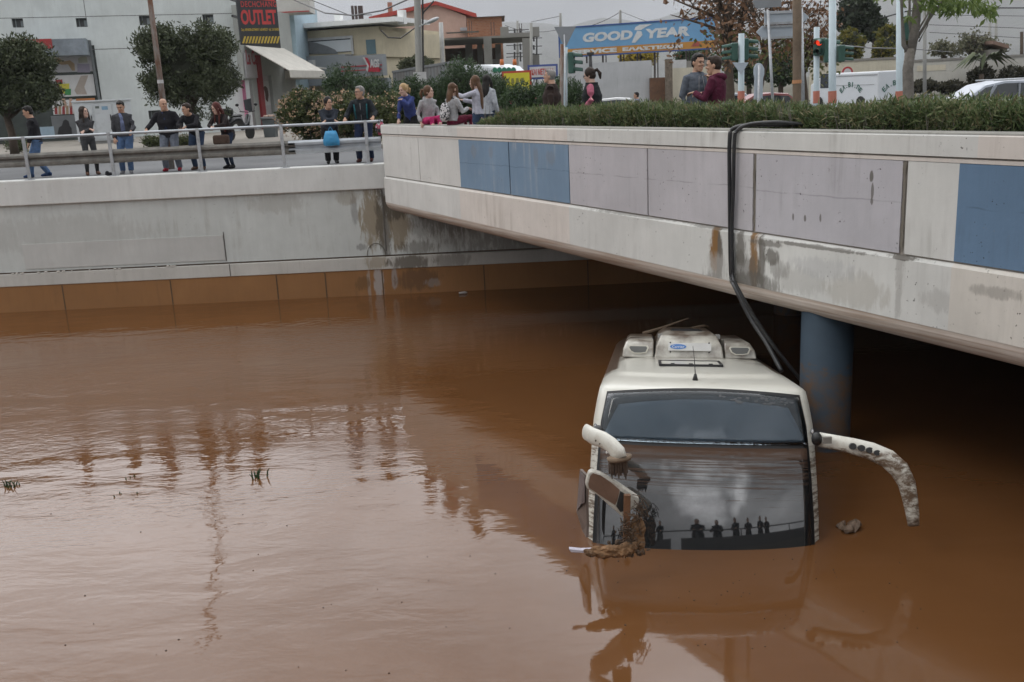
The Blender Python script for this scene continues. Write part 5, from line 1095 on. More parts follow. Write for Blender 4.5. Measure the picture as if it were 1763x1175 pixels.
addrect(root, O, U, Nn, 'chimney', 663, 0, 669, 20, -3, .6, paint('chimney_brick', (.30, .17, .12), .9)); w = MB()
for x_ in (603, 609, 615, 619): 
    a, zb_ = px2(O, U, x_, 36); w.box(O + U * a + UPZ * (zb_ + .4) - Nn * 2, (.22, .22, 2.0))
w.build('rebar_stubs', paint('rebar', (.08, .06, .055), .9), root); addrect(root, O, U, Nn, 'air_unit', 793, 48, 806, 54, .05, .5, paint('unit_white', (.4, .42, .45), .5))
# 5. brick annexe
BR = bpy.data.materials.new('hollow_brick'); BR.use_nodes = True; t = BR.node_tree; b = t.nodes['Principled BSDF']; b.inputs['Roughness'].default_value = .9; tcn = N(t, 'ShaderNodeTexCoord'); bt = N(t, 'ShaderNodeTexBrick'); bt.inputs['Color1'].default_value = (.30, .12, .06, 1); bt.inputs['Color2'].default_value = (.36, .16, .085, 1); bt.inputs['Mortar'].default_value = (.28, .2, .15, 1); bt.inputs['Scale'].default_value = 2.0
rot = N(t, 'ShaderNodeMapping'); rot.inputs['Rotation'].default_value = (R(90), 0, 0); t.links.new(tcn.outputs['Object'], rot.inputs[0]); t.links.new(rot.outputs[0], bt.inputs['Vector']); t.links.new(bt.outputs[0], b.inputs['Base Color'])
root, O, U, Nn, L, zt_ = block('brick_annexe', 807, 867, 30, 86, 8, BR, 'unplastered red brick annexe right of the pink house'); addrect(root, O, U, Nn, 'roof_slab', 804, 28, 869, 31, -7, 7.4, CONC_DK)
# 6. unfinished concrete frame
FRC = concrete('raw_frame_concrete', (.25, .245, .225), (.12, .11, .1), .4, .3)
O, U, Nn, L = frame(684, 100, 915, 76, 76); fb = empty('unfinished_building', O + U * L / 2 + UPZ * ZR, 'unfinished two storey concrete frame with open bays', 'building')
def fr(nm, x0, y0, x1, y1, off, th, mat=FRC): return addrect(fb, O, U, Nn, nm, x0, y0, x1, y1, off, th, mat)
fr('slab', 684, 62, 862, 74, -9, 9.3); fr('slab', 862, 56, 915, 66, -9, 9.3); fr('slab', 770, 56, 825, 59, .32, 1.5)
for x_, wd in ((684, 9), (710, 9), (751, 8), (836, 10), (862 + 40, 12)): fr('column', x_, 66, x_ + wd, 145, .02, .3)
for x_, wd in ((730, 6), (800, 9), (822, 6), (855, 7)): fr('column', x_, 70, x_ + wd, 145, -6, .3)
fr('bay_shade_wall', 690, 74, 800, 125, -8.9, .2, paint('bay_shade_dark', (.10, .07, .055), .9)); fr('bay_shade_wall', 800, 74, 862, 125, -8.9, .2, paint('bay_shade_dark', (.10, .07, .055), .9))  # dark back walls colour in the shade inside the open frame
fr('floor', 684, 124, 915, 128, -9, 9.2); fr('stair', 838, 100, 860, 108, -3, .2)
w = MB()
for x_, h_ in ((808, 22), (812, 22), (846, 20), (851, 20), (895, 18), (899, 18)):
    a, zb_ = px2(O, U, x_, 58); w.box(O + U * a + UPZ * (zb_ + h_ * .02) - Nn * 1, (.05, .05, h_ * .045))
w.build('rebar', paint('rebar', (.08, .06, .055), .9), fb); 
for x_, y0_, y1_ in ((862, 42, 60), (917, 42, 60), (917, 92, 124)): fr('block', x_ - (0 if x_ < 900 else 0), y0_, x_ + 14, y1_, -4, 1)
# 7. corrugated fence, truck cab, signs
m, t, b, v = base('corrugated_sheet', .55, .2, .4); wv = N(t, 'ShaderNodeTexWave'); wv.inputs['Scale'].default_value = 1.6; t.links.new(v, wv.inputs['Vector']); cc = mixc(t, wv.outputs['Fac'], (.13, .14, .15), (.22, .235, .25)); cc = mixc(t, maprange(t, noise(t, v, .8, 5), .4, .7), cc, (.17, .16, .15)); t.links.new(cc, b.inputs['Base Color']); CORR = m
O, U, Nn, L = frame(676, 130, 795, 60, 52); ft = empty('corrugated_fence', O + U * L / 2 + UPZ * ZR, 'grey corrugated metal fence behind the oleanders', 'fence')
w = MB(); za, zb_ = px2(O, U, 678, 126)[1], px2(O, U, 794, 107)[1]; w.prism([(0, ZR), (L, ZR), (L, zb_), (0, za)], O, U, UPZ, -Nn, .06); w.build('sheets', CORR, ft); w = MB(); w.prism([(0, za), (L, zb_), (L, zb_ + .12), (0, za + .12)], O + Nn * .04, U, UPZ, -Nn, .14); w.build('top_rail', paint('fence_rail', (.16, .17, .18), .6), ft)
def car_body(name, L, Wd, H, prof, mat, loc, heading, label, group=None, windows=True, glass=None, cat='car', wheels=True, roofz=None, wheelr=.31):
    """prof: list of (y along length 0..1, z 0..1) outline of the body side, window band from profile above belt"""
    M = Matrix.Rotation(heading, 3, 'Z'); root = empty(name, loc, label, cat, group, M=M); w = MB()
    ys = [p[0] for p in prof]; rings = []
    for f_, z_ in prof:
        x_ = (f_ - .5) * L; zt_ = z_ * H; tum = max(0, (z_ - .58)) * .45
        rings.append([Vector((x_, s_ * (Wd / 2 - (tum * .5 if zz > .58 * H else 0) - .03 * (zz > .9 * zt_)), zz)) for s_, zz in [(-1, .18 * H), (-1, min(zt_, .58 * H)), (-1, max(min(zt_, .58 * H) + .001, zt_ * .985)), (-.82, zt_), (.82, zt_), (1, max(min(zt_, .58 * H) + .001, zt_ * .985)), (1, min(zt_, .58 * H)), (1, .18 * H)]])
        for k in (3, 4): pass
    w.loft(rings); w.build('body', mat, root, local=True, smooth=False, bevel=.03)
    if windows:
        g_ = glass or GLS; up = [(f_, z_) for f_, z_ in prof if z_ > .6]
        if len(up) > 1:
            fa, fb_ = up[0][0], up[-1][0]; 
            for s_ in (-1, 1):
                pts = [((f_ - .5) * L + (.10 if i == 0 else -.10 if i == len(up) - 1 else 0), z_ * H - .10) for i, (f_, z_) in enumerate(up)]; b0 = .62 * H
                poly = [((fa - .5) * L - .02, b0)] + pts + [((fb_ - .5) * L + .02, b0)]
                w = MB(); tumy = Wd / 2 - .04
                vs = [Vector((x_, s_ * (Wd / 2 + .012 - max(0, (z_ / H - .58)) * .45 * .5 * 1.02 - (.02 if z_ > .7 * H else 0)), z_)) for x_, z_ in poly]; vi = [v_ - Vector((0, s_ * .10, 0)) for v_ in vs]; k = len(vs)
                w.add(vs + vi, [tuple(range(k)), tuple(range(2 * k - 1, k - 1, -1))] + [(i, i + k, (i + 1) % k + k, (i + 1) % k) for i in range(k)]); w.build('side_window', g_, root, local=True)
    if wheels:
        for fx in (-.32, .32):
            for s_ in (-1, 1):
                w = MB(); w.tube([(fx * L, s_ * (Wd / 2 - .2), wheelr), (fx * L, s_ * (Wd / 2 + .01), wheelr)], wheelr, n=16, ref=(0, 0, 1)); wh = w.build('wheel', paint('tyre', (.02, .02, .02), .8), root, local=True); w = MB(); w.tube([(fx * L, s_ * (Wd / 2 + .0), wheelr), (fx * L, s_ * (Wd / 2 + .02), wheelr)], wheelr * .6, n=12, ref=(0, 0, 1)); w.build('rim', GREYM, wh, local=True)
    return root
WCAR = paint('car_white', (.55, .56, .56), .25, .03, 2, 0, 0, spec=.6); SCAR = paint('car_silver', (.34, .37, .42), .3, .04, 2, .4, 0); RCAR = paint('car_dull_red', (.27, .09, .09), .3, .05, 2, 0, 0)
sedan = [(0, .35), (.02, .55), (.2, .62), (.34, .96), (.5, 1), (.66, .97), (.84, .66), (.98, .60), (1, .35)]
hatch_p = [(0, .35), (.02, .52), (.18, .60), (.33, .95), (.55, 1), (.8, .97), (.95, .66), (1, .35)]
p = at(1062, 185, 50); car_body('car', 4.2, 1.7, 1.45, sedan, WCAR, (p.x, 50, at(1062, 168, 50).z - 1.45), R(180 - 8), 'white car behind the woman in the padded vest', 'cars on the road behind the hedge')
p = at(1272, 180, 44); car_body('car', 4.1, 1.7, 1.45, hatch_p, SCAR, (p.x, 46, at(1272, 158.5, 46).z - 1.45), R(172), 'silver car with pale roof beside the man in the maroon hoodie', 'cars on the road behind the hedge')
p = at(1322, 180, 42); car_body('car', 4.2, 1.7, 1.45, sedan, RCAR, (p.x, 42, at(1322, 159.5, 42).z - 1.45), R(176), 'dull red car behind the round topped sign', 'cars on the road behind the hedge')
p = at(1400, 180, 52); car_body('car', 4.2, 1.7, 1.4, sedan, WCAR, (at(1200, 170, 62).x, 62, at(1200, 172, 62).z - 1.4), R(0), 'white car seen between the two talking men and the cream wall', 'cars on the road behind the hedge')
mpv = [(0, .38), (.02, .58), (.14, .66), (.30, .93), (.45, 1), (.85, .99), (.95, .90), (.99, .6), (1, .35)]
p = at(1722, 150, 40); mv = car_body('minivan', 4.6, 1.8, 1.72, mpv, SCAR, (at(1722, 150, 38).x, 38, at(1715, 139, 38).z - 1.72), R(0), 'silver minivan with roof rails at the right photo edge', glass=GLS)
for s_ in (-1, 1): w = MB(); w.tube([(-.6, s_ * .72, 1.74), (1.7, s_ * .72, 1.75)], .025, n=6); w.build('roof_rail', GREYM, mv, local=True)
w = MB(); w.box((-.75, -.87, 1.30), (.09, .10, .62), M=Matrix.Rotation(R(30), 3, 'Y')); w.box((.28, -.86, 1.33), (.05, .10, .52)); w.build('window_pillars', SCAR, mv, local=True)
# white delivery van
VW = paint('van_white', (.60, .63, .66), .35, .03, 1.5, 0, 0); Yv = 54
a = at(1410, 150, 48.5); b_ = at(1512, 150, 44.7); c_ = at(1560, 150, 47); O = Vector((a.x, a.y, 0)); U = Vector((b_.x - a.x, b_.y - a.y, 0)); L = U.length; U.normalize(); Nn = Vector((U.y, -U.x, 0)); U2 = Vector((c_.x - b_.x, c_.y - b_.y, 0)); U2 = -Nn; L2 = 1.65; N2 = U
zt1 = px2(O, U, 1508, 123)[1]; zb1 = ZR + .12; van = empty('delivery_van', O + U * (L * .7) + UPZ * ZR, 'white box van with green lettering behind the hedge', 'van')
x0v = px2(O, U, 1436, 150)[0]; ob = Vector((0, 0, 0)); 
w = MB(); w.prism([(x0v, zb1), (L, zb1), (L, zt1), (x0v, zt1)], O, U, UPZ, -Nn, L2); w.build('cargo_box', VW, van, bevel=.06)
w = MB(); w.prism([(x0v - 1.9, zb1), (x0v - .01, zb1), (x0v - .01, zt1 - .25), (x0v - .5, zt1 - .3), (x0v - 1.3, zb1 + 1.35), (x0v - 1.9, zb1 + 1.0)], O - Nn * .12, U, UPZ, -Nn, L2 - .24); w.build('cab', VW, van, bevel=.05)
rectp('side_window', O, U, Nn, x0v - 1.15, x0v - .35, zb1 + .85, zb1 + 1.5, -.12, .01, GLS, van)
w = MB(); w.prism([(x0v, zt1 - .12), (L - .08, zt1 - .12), (L - .08, zt1 - .16), (x0v, zt1 - .16)], O + Nn * .002, U, UPZ, Nn, .02); w.prism([(x0v + .1, zt1 - .55), (L - .25, zt1 - .55), (L - .25, zt1 - .57), (x0v + .1, zt1 - .57)], O + Nn * .002, U, UPZ, Nn, .01); w.build('trim_lines', paint('van_trim', (.3, .31, .32), .5), van)
for x_, in ((x0v - 1.2,), (L - 1.1,)):
    w = MB(); cc_ = O + U * x_ + UPZ * (ZR + .29); w.tube([cc_ - Nn * .3, cc_ + Nn * .02], .29, n=16, ref=(0, 0, 1)); w.build('wheel', paint('tyre', (.02, .02, .02), .8), van)
VG = paint('van_lettering_green', (.035, .12, .09), .5)
def arc_text(s, O_, U_, N_, cx, cz, rad, a0, a1, size, parent):
    nn = len(s)
    for i, ch in enumerate(s):
        a = R(a0 + (a1 - a0) * i / (nn - 1)); u_ = U_ * math.sin(-a + math.pi / 2) if False else None
        ang = a; p = O_ + U_ * (cx + rad * math.cos(ang)) + UPZ * (cz + rad * math.sin(ang)) + N_ * .008; th_ = ang - math.pi / 2; u2 = U_ * math.cos(th_) + UPZ * math.sin(th_); v2 = -U_ * math.sin(th_) + UPZ * math.cos(th_)
        if ch == '.': wd, hh_ = size * .22, size * .22
        elif ch == 'Ι': wd, hh_ = size * .22, size
        else: wd, hh_ = size * .72, size
        text(ch, VG, parent, p - u2 * wd / 2, u2, v2, wd, hh_, .01, bold=.03)
cx, cz = px2(O, U, 1464, 182); arc_text('ΕΛ.ΒΙ.ΠΕ', O, U, Nn, cx, cz, (px2(O, U, 1464, 150)[1] - cz), 134, 46, .22, van)
O2 = b_.copy(); O2.z = 0; cx, cz = px2(O2, U2, 1541, 180); arc_text('ΕΛ.ΒΙ.ΠΕ', O2 + N2 * .003, U2, N2, cx, cz, (px2(O2, U2, 1541, 147)[1] - cz), 134, 46, .22, van)
w = MB(); w.tube([O2 + U2 * cx + UPZ * (cz + .1) + N2 * .01, O2 + U2 * (cx + .02) + UPZ * (cz + .55) + N2 * .01], [.10, .03], [.02, .01], n=8); w.build('logo', VG, van)
# white truck behind the fence with amber lamps
O, U, Nn, L = frame(794, 130, 880, 57, 55); tk = empty('truck', O + U * L / 2 + UPZ * ZR, 'white truck with two amber roof lamps behind the oleanders', 'truck'); zt_ = px2(O, U, 830, 112)[1]
w = MB(); w.prism([(0, ZR + .5), (L, ZR + .5), (L, zt_ - .9), (L - .9, zt_ - .15), (L - 1.6, zt_), (0, zt_ + .05)], O, U, UPZ, -Nn, 2.3); w.build('cab', VW, tk, bevel=.15)
w = MB(); a, zz1 = px2(O, U, 817, 140); c2, zz2 = px2(O, U, 848, 121); w.prism([(a, zz1), (c2, zz1), (c2 - .1, zz2 - .2), (c2 - .8, zz2), (a, zz2)], O + Nn * .01, U, UPZ, Nn, .02); w.build('panel', paint('truck_grey_panel', (.33, .34, .36), .4), tk)
for x_ in (853, 875):
    w = MB(); a, zb_ = px2(O, U, x_ , 113); pz = O + U * a - Nn * .6 + UPZ * zb_; w.tube([pz, pz + UPZ * .32], [.12, .10], n=10); w.build('amber_lamp', paint('amber', (.50, .13, .02), .3), tk, smooth=True)
for k in range(5):
    w = MB(); a, zb_ = px2(O, U, 859 + k * 8, 121); w.prism([(a + .16 * math.cos(q_), zb_ + .15 * math.sin(q_)) for q_ in [math.pi * 2 * j / 12 for j in range(12)]], O + Nn * .35, U, UPZ, Nn, .03); w.build('green_disc', paint('disc_green', (.02, .17, .10), .5), tk)
# yellow sign, metal trader sign
def board(name, x0, y0, x1, y1, Y, mat, label, th=.08, post=True, edge=None, cat='sign'):
    O, U, Nn, L = frame(x0, (y0 + y1) / 2, x1, Y, Y); root = empty(name, O + U * L / 2 + UPZ * ZR, label, cat); zb_, zt_ = px2(O, U, x0, y1)[1], px2(O, U, x0, y0)[1]; bd_ = rectp('board', O, U, Nn, 0, L, zb_, zt_, 0, th, mat, root)
    if edge:
        w = MB(); e_ = .1; w.prism([(-e_, zb_ - e_), (L + e_, zb_ - e_), (L + e_, zt_ + e_), (-e_, zt_ + e_)], O - Nn * .02, U, UPZ, Nn, .05); w.build('edge', edge, bd_)
    if post:
        w = MB(); 
        for f_ in (.15, .85): w.box(O + U * L * f_ - Nn * .1 + UPZ * (ZR + (zb_ - ZR) / 2), (.09, .09, zb_ - ZR))
        w.build('post', GREYM, root)
    return root, bd_, O, U, Nn, L, zb_, zt_
root, bd_, O, U, Nn, L, zb_, zt_ = board('yellow_sign', 868, 127, 912, 162, 50, paint('yellow_board', (.58, .52, .03), .5, .08), 'bright yellow sign with red edge half hidden by oleanders', edge=paint('edge_red', (.4, .05, .03), .5))
w = MB(); rr = random.Random(5)
for r_i in range(3):
    x_ = .12
    while x_ < L - .3: wd = rr.uniform(.08, .2); zc = zt_ - .35 - r_i * .42; w.prism([(x_, zc - .12), (x_ + wd, zc - .12), (x_ + wd * .8, zc + .12), (x_ + .02, zc + .1)], O + Nn * .085, U, UPZ, Nn, .01); x_ += wd + .06
w.build('lettering', paint('faded_sign_letters', (.20, .19, .04), .6), bd_)
root, bd_, O, U, Nn, L, zb_, zt_ = board('trader_sign', 912, 116, 957, 134, 52, paint('trader_white', (.5, .5, .5), .5), 'white sign with red Greek lettering above the oleanders', edge=paint('edge_blue', (.05, .08, .25), .5))
text('ΚΑΙ ΜΕΤΑΛΛΑ', paint('bazaar_red', (.45, .04, .03), .5), bd_, O + U * .1 + UPZ * (zt_ - .40) + Nn * .085, U, UPZ, L - .2, .30, bold=.03)
root, bd_, *_r = board('notice_board', 886 - 0, 0, 887, 1, 44, fr2, 'x') if False else (None, None, None)
# tyre billboard
O, U, Nn, L = frame(966, 90, 1231, 74, 70); bb = empty('billboard', O + U * L / 2 + UPZ * ZR, 'wide blue and orange GOODYEAR tyre billboard', 'billboard')
zbl, ztl = px2(O, U, 967, 96)[1], px2(O, U, 967, 47)[1]; zbr, ztr = px2(O, U, 1230, 84)[1], px2(O, U, 1230, 35)[1]; zm, zmr = px2(O, U, 972, 83)[1], px2(O, U, 1230, 72)[1]; zb_, zt_ = (zbl + zbr) / 2, (ztl + ztr) / 2; zmm = (zm + zmr) / 2
SKB = paint('billboard_blue', (.13, .30, .50), .55, .06, 1.2); ORB = paint('billboard_orange', (.42, .20, .035), .55, .08, 1.2); EDB = paint('billboard_edge', (.03, .08, .25), .5)
b1 = rectp('blue_panel', O, U, Nn, 0, L, zmm, zt_, 0, .1, SKB, bb); b2 = rectp('orange_panel', O, U, Nn, 0, L, zb_, zmm - .003, 0, .1, ORB, bb)
w = MB(); w.prism([(-.08, zt_ + .003), (L + .08, zt_ + .003), (L + .08, zt_ + .10), (-.08, zt_ + .10)], O + Nn * -.05, U, UPZ, Nn, .2); w.prism([(-.08, zb_ - .10), (L + .08, zb_ - .10), (L + .08, zb_ - .003), (-.08, zb_ - .003)], O + Nn * -.05, U, UPZ, Nn, .2); w.prism([(-.12, zb_ - .1), (-.003, zb_ - .1), (-.003, zt_ + .1), (-.12, zt_ + .1)], O + Nn * -1.2, U, UPZ, Nn, 1.35); w.build('edge', EDB, bb)
BWT = paint('billboard_white', (.55, .57, .58), .5)
def bt_(s, x0, x1, z0, z1, mat, par, **kw): text(s, mat, par, O + U * px2(O, U, x0, 60)[0] + UPZ * z0 + Nn * .105, U, UPZ, px2(O, U, x1, 60)[0] - px2(O, U, x0, 60)[0], z1 - z0, .02, **kw)
hB = zt_ - zmm; bt_('GOOD', 1004, 1090, zmm + hB * .27, zmm + hB * .72, BWT, b1, bold=.05, shear=.12); bt_('YEAR', 1112, 1188, zmm + hB * .27, zmm + hB * .72, BWT, b1, bold=.05, shear=.12)
ux = lambda x_: px2(O, U, x_, 60)[0]
w = MB(); w.prism([(ux(1088), zmm + .12 * hB), (ux(1094), zmm + .10 * hB), (ux(1107), zmm + .45 * hB), (ux(1105), zmm + .62 * hB), (ux(1098), zmm + .66 * hB), (ux(1093), zmm + .40 * hB)], O + Nn * .105, U, UPZ, Nn, .02); w.prism([(ux(1093), zmm + .70 * hB), (ux(1104), zmm + .68 * hB), (ux(1112), zmm + .80 * hB), (ux(1124), zmm + .93 * hB), (ux(1102), zmm + .93 * hB), (ux(1095), zmm + .84 * hB)], O + Nn * .105, U, UPZ, Nn, .02); w.build('winged_foot', BWT, b1)
hO = zmm - zb_; bt_('SERVICE', 985, 1062, zb_ + hO * .17, zb_ + hO * .80, BWT, b2, bold=.06); bt_('ΕΛΑΣΤΙΚΩΝ', 1072, 1176, zb_ + hO * .17, zb_ + hO * .80, BWT, b2, bold=.06)
w = MB(); w.prism([(ux(1190), zb_ + .3 * hO), (ux(1199), zb_ + 1.25 * hO), (ux(1210), zb_ + .3 * hO)], O + Nn * .108, U, UPZ, Nn, .01); w.build('red_triangle', paint('dull_red_sign', (.32, .07, .05), .5), b2)
w = MB()
for x_ in (1007, 1035, 1066, 1095, 1125, 1180, 1215): w.box(O + U * ux(x_) - Nn * .3 + UPZ * ((zb_ + ZR + 1) / 2), (.12, .12, zb_ - ZR - 1)); w.box(O + U * (ux(x_) + .15) - Nn * .6 + UPZ * ((zb_ + ZR + 1) / 2), (.07, .07, zb_ - ZR - 1))
w.build('legs', paint('rusty_legs', (.06, .05, .045), .8), bb)
# site walls
def sitewall(x0, x1, yt, Y0, Y1, mat, name, label, holes=(), cap=None):
    O, U, Nn, L = frame(x0, 130, x1, Y0, Y1); zt_ = px2(O, U, (x0 + x1) / 2, yt)[1]; root = empty(name, O + U * L / 2 + UPZ * ZR, label, 'wall'); w = MB(); w.prism([(0, ZR - .2), (L, ZR - .2), (L, zt_), (0, zt_)], O, U, UPZ, -Nn, .3); w.build('masonry', mat, root)
    if cap: rectp('capping', O, U, Nn, -.05, L + .05, zt_ + .002, zt_ + .14, -.36, .42, cap, root)
    return root, O, U, Nn, L, zt_
sitewall(978, 1122, 107.5, 66, 66, concrete('grey_white_wall', (.46, .47, .48), (.22, .22, .22), .3, .2), 'boundary_wall', 'smooth grey white wall under the billboard')
gt, O, U, Nn, L, zt_ = sitewall(1119, 1147, 134, 65.6, 65.6, paint('rusty_sheet', (.13, .065, .035), .8, .35, 1.5, 0, .3, (.06, .04, .03), .8), 'rusty_gate', 'rusty brown metal gate between the white and the cream wall'); gt['category'] = 'gate'
rp, *_r = sitewall(1146, 1158, 102, 65, 65, BR if False else paint('crumbling_brick', (.16, .13, .10), .95, .4, 5, 0, 1, (.06, .05, .04), .8), 'brick_pillar', 'crumbling brick gate pillar beside the rusty gate'); rp['category'] = 'pillar'
CRM = concrete('cream_wall_paint', (.55, .51, .41), (.3, .27, .2), .35, .2, chips=.2)
_, O, U, Nn, L, zt_ = sitewall(1159, 1240, 116, 66, 66.4, CRM, 'boundary_wall', 'cream wall behind the two talking men', cap=None)
rectp('white_patch', O, U, Nn, 0, px2(O, U, 1182, 110)[0], zt_ + .003, zt_ + .5, -.3, .28, fr2, _); rectp('grey_blocks', O, U, Nn, px2(O, U, 1182, 110)[0] + .01, L, zt_ + .003, zt_ + .42, -.3, .27, CONC_DK, _)
_, O, U, Nn, L, zt_ = sitewall(1395, 1572, 105, 68, 67, CRM, 'boundary_wall', 'cream wall behind the white van', cap=CONC_DK)
_, O, U, Nn, L, zt_ = sitewall(1572.5, 1900, 99, 66.8, 62, concrete('patched_white_wall', (.47, .46, .42), (.3, .26, .2), .5, .3, chips=.3), 'boundary_wall', 'patchy white and cream wall with creepers at right', cap=CONC_DK)
rectp('cream_patch', O, U, Nn, .2, px2(O, U, 1628, 120)[0], ZR + 1.5, zt_ - .25, .002, .02, CRM, _)
# hut roof and chimney posts at right
O, U, Nn, L, = frame(1712, 90, 1735, 78, 78); hut = empty('hut', O + UPZ * ZR, 'low hut with tiled roof edge behind the patchy wall', 'building'); a, z1_ = px2(O, U, 1710, 76); b2_, z2_ = px2(O, U, 1737, 84); w = MB(); w.prism([(a, z1_), (b2_, z2_), (b2_, z2_ + .25), (a, z1_ + .25)], O, U, UPZ, -Nn, 4); w.build('roof', paint('hut_tiles', (.20, .13, .10), .8), hut); w = MB(); w.prism([(a, ZR), (b2_ - .5, ZR), (b2_ - .5, z2_ - .01), (a, z2_ - .01)], O - Nn * .4, U, UPZ, -Nn, 3); w.build('wall', CONC_DK, hut)

# ------------------------------------------------------------------ poles, wires, signals, road signs
PALE = paint('pale_blue_pole', (.47, .56, .60), .5, .08, 2); SAL = paint('salmon_band', (.45, .16, .11), .6); CPOLE = concrete('concrete_pole', (.33, .33, .31), (.2, .19, .18), .3, .2)
def pole(name, pts, Y, r0_, r1_, mat, label, cat='pole', group=None, ground_=True, n=12):
    P_ = [at(x_, y_, Y) for x_, y_ in pts]      # listed top to bottom
    if ground_:
        d = (P_[-1] - P_[-2]); k = (P_[-1].z - ZR) / max(.01, -d.z); P_.append(P_[-1] + d * k)
    root = empty(name, P_[-1], label, cat, group); nP = len(P_); w = MB(); w.tube(P_[::-1], [r0_ + (r1_ - r0_) * i / (nP - 1) for i in range(nP)], n=n); w.build('shaft', mat, root, smooth=True); return root, P_
m, t, b, v = base('rusty_pole', .85); cc = mixc(t, maprange(t, noise(t, scaled(t, v, (3, 3, .8)), 2, 6, .7), .4, .6), (.17, .085, .05), (.27, .25, .23)); t.links.new(cc, b.inputs['Base Color']); RPOLE = m
rp_ = empty('leaning_pole', (-8.6, 26.2, ZR), 'leaning rust streaked pole in front of the rounded street tree', 'pole'); w = MB(); w.tube([(-8.6, 26.2, ZR), (-8.6, 26.2, 7.4), (-8.95, 26.2, 8.9), (-9.45, 26.2, 10.6)], [.085, .062, .055, .05], n=14); w.build('shaft', RPOLE, rp_, smooth=True); w = MB(); p0, p1 = at(275.6, 138, 26.2), at(276.4, 144, 26.2); p0.x = p1.x = -8.6; w.tube([p0, p1], .078, n=12); w.build('white_band', fr2, rp_)
cp_, P_ = pole('concrete_pole', [(717, -40), (718.5, 0), (722, 135)], 46, .17, .14, CPOLE, 'thick pale concrete pole with black cable above the oleanders'); w = MB(); w.tube([at(727.5, -20, 45.8), at(728, 60, 45.8), at(729, 145, 45.8)], .04, n=6); w.tube([at(747, 2, 45.9), at(738, 12, 45.9), at(729, 22, 45.8), at(727, 40, 45.8)], .035, n=6); w.build('cable', BLACKP, cp_)
w = MB(); w.box(at(722, 132, 45.7), (.02, .02, .02)); nb, bd_, *_r = board('notice_board', 712, 125, 734, 141, 45.5, fr2, 'white rectangular sign fixed low at the concrete pole', .04, False)
sl, P_ = pole('street_lamp', [(759, 39), (760.5, 75), (762, 112)], 70, .17, .14, paint('lamp_pole_white', (.42, .42, .41), .5), 'white post in front of the unfinished frame', 'post')
w = MB(); w.tube([at(722, 46, 45.6), at(730, 42, 45.4), at(738, 38, 45.2)], .03, n=6); w.build('lamp_arm', GREYM, cp_); w = MB(); w.ell(at(745, 35.5, 45), (.30, .16, .09), M=Matrix.Rotation(R(-20), 3, 'Y')); w.build('lamp_head', paint('lamp_head_grey', (.42, .44, .45), .3), cp_, smooth=True)
for i, (x_, yt, yb, Y_, lb) in enumerate([(891, 36, 108, 120, 'distant utility pole between frame columns'), (914.5, 40, 115, 74, 'thin white post at the right end of the unfinished frame'), (965, 23, 46, 110, 'short distant pole above the triangular sign'), (1068, 18, 42, 100, 'distant grey pole behind the billboard top'), (1704, 40, 80, 90, 'pale chimney post above the patchy wall'), (1715, 34, 78, 90, 'lamp topped post next to the pale chimney post'), (1592, -30, 90, 60, 'grey concrete pole behind the roadside tree'), (1759, 55, 92, 66, 'rusty stub post at the right photo edge')]):
    rt, P_ = pole('utility_pole', [(x_, yt), (x_, yb)], Y_, .16 if Y_ > 80 else .12, .12 if Y_ > 80 else .1, CPOLE if i != 7 else BARKD, lb, 'pole', 'distant poles', n=8)
    if i in (0,):
        w = MB()
        for yy in (52, 78, 92, 98): w.box(at(891, yy, 119.8), (2.6, .08, .08)); w.box(at(886, yy + 3, 119.8), (.2, .2, .7)); w.box(at(896, yy + 3, 119.8), (.2, .2, .7))
        w.build('cross_arms', DARKM, rt)
for i, (x_, lb) in enumerate([(924, 'second distant utility pole with cross arms right of the frame')]):
    rt, P_ = pole('utility_pole', [(x_, 60), (x_, 112)], 118, .1, .1, DARKM, lb, 'pole', 'distant poles', n=6); w = MB()
    for yy in (66, 80, 94): w.box(at(x_, yy, 117.8), (1.2, .08, .08)); w.box(at(x_ - 5, yy + 2, 117.8), (.2, .2, .5))
    w.build('cross_arms', DARKM, rt)
def wire(label, pts, r_=.02, sag=0.0):
    P_ = [at(*p) for p in pts]; Q = []
    for a, b_ in zip(P_, P_[1:]):
        for k in range(10): f_ = k / 10; q_ = a.lerp(b_, f_); q_.z -= sag * 4 * f_ * (1 - f_); Q.append(q_)
    Q.append(P_[-1]); w = MB(); w.tube(Q, r_, n=4); tag(w.build('overhead_wire', BLACKP), label, 'wire', 'overhead wires')
wire('thick twisted overhead wire sagging from the blue building to the concrete pole', [(505, 0, 60), (560, 23, 55), (610, 27, 52), (660, 18, 49), (710, -4, 46)], .035)
wire('thin overhead wire above the beige building', [(520, -6, 60), (600, 26, 60), (640, 26, 60)], .02)
wire('thin wire from the distant pole to the left above the billboard', [(1068, 21, 100), (965, 50, 105), (870, 44, 118)], .03, .5); wire('thin wire descending right of the distant pole behind the billboard', [(1068, 20, 100), (1120, 40, 90)], .03)
wire('short wire loop at the concrete pole by the street lamp', [(655, 52, 47), (668, 65, 47), (690, 66, 47), (715, 48, 46)], .03); wire('horizontal wire right of the roadside tree, thickest of that bundle', [(1515, 32, 60), (1560, 20, 60), (1620, 14, 60), (1763, 14, 60), (1900, 10, 60)], .035)
for i, y_ in enumerate((30, 47, 60)): wire(['upper', 'middle', 'lower'][i] + ' thin wire against the hill at right', [(1600, y_ - 4, 66), (1763, y_ - 2 + 4 * i, 66), (1900, y_, 66)], .015)
wire('wire from the signal pole to the right through the trees', [(1440, 78, 28), (1500, 83, 34), (1560, 84, 40), (1640, 90, 66)], .02); wire('pair of wires left of the billboard', [(915, 38, 118), (965, 28, 110)], .03)
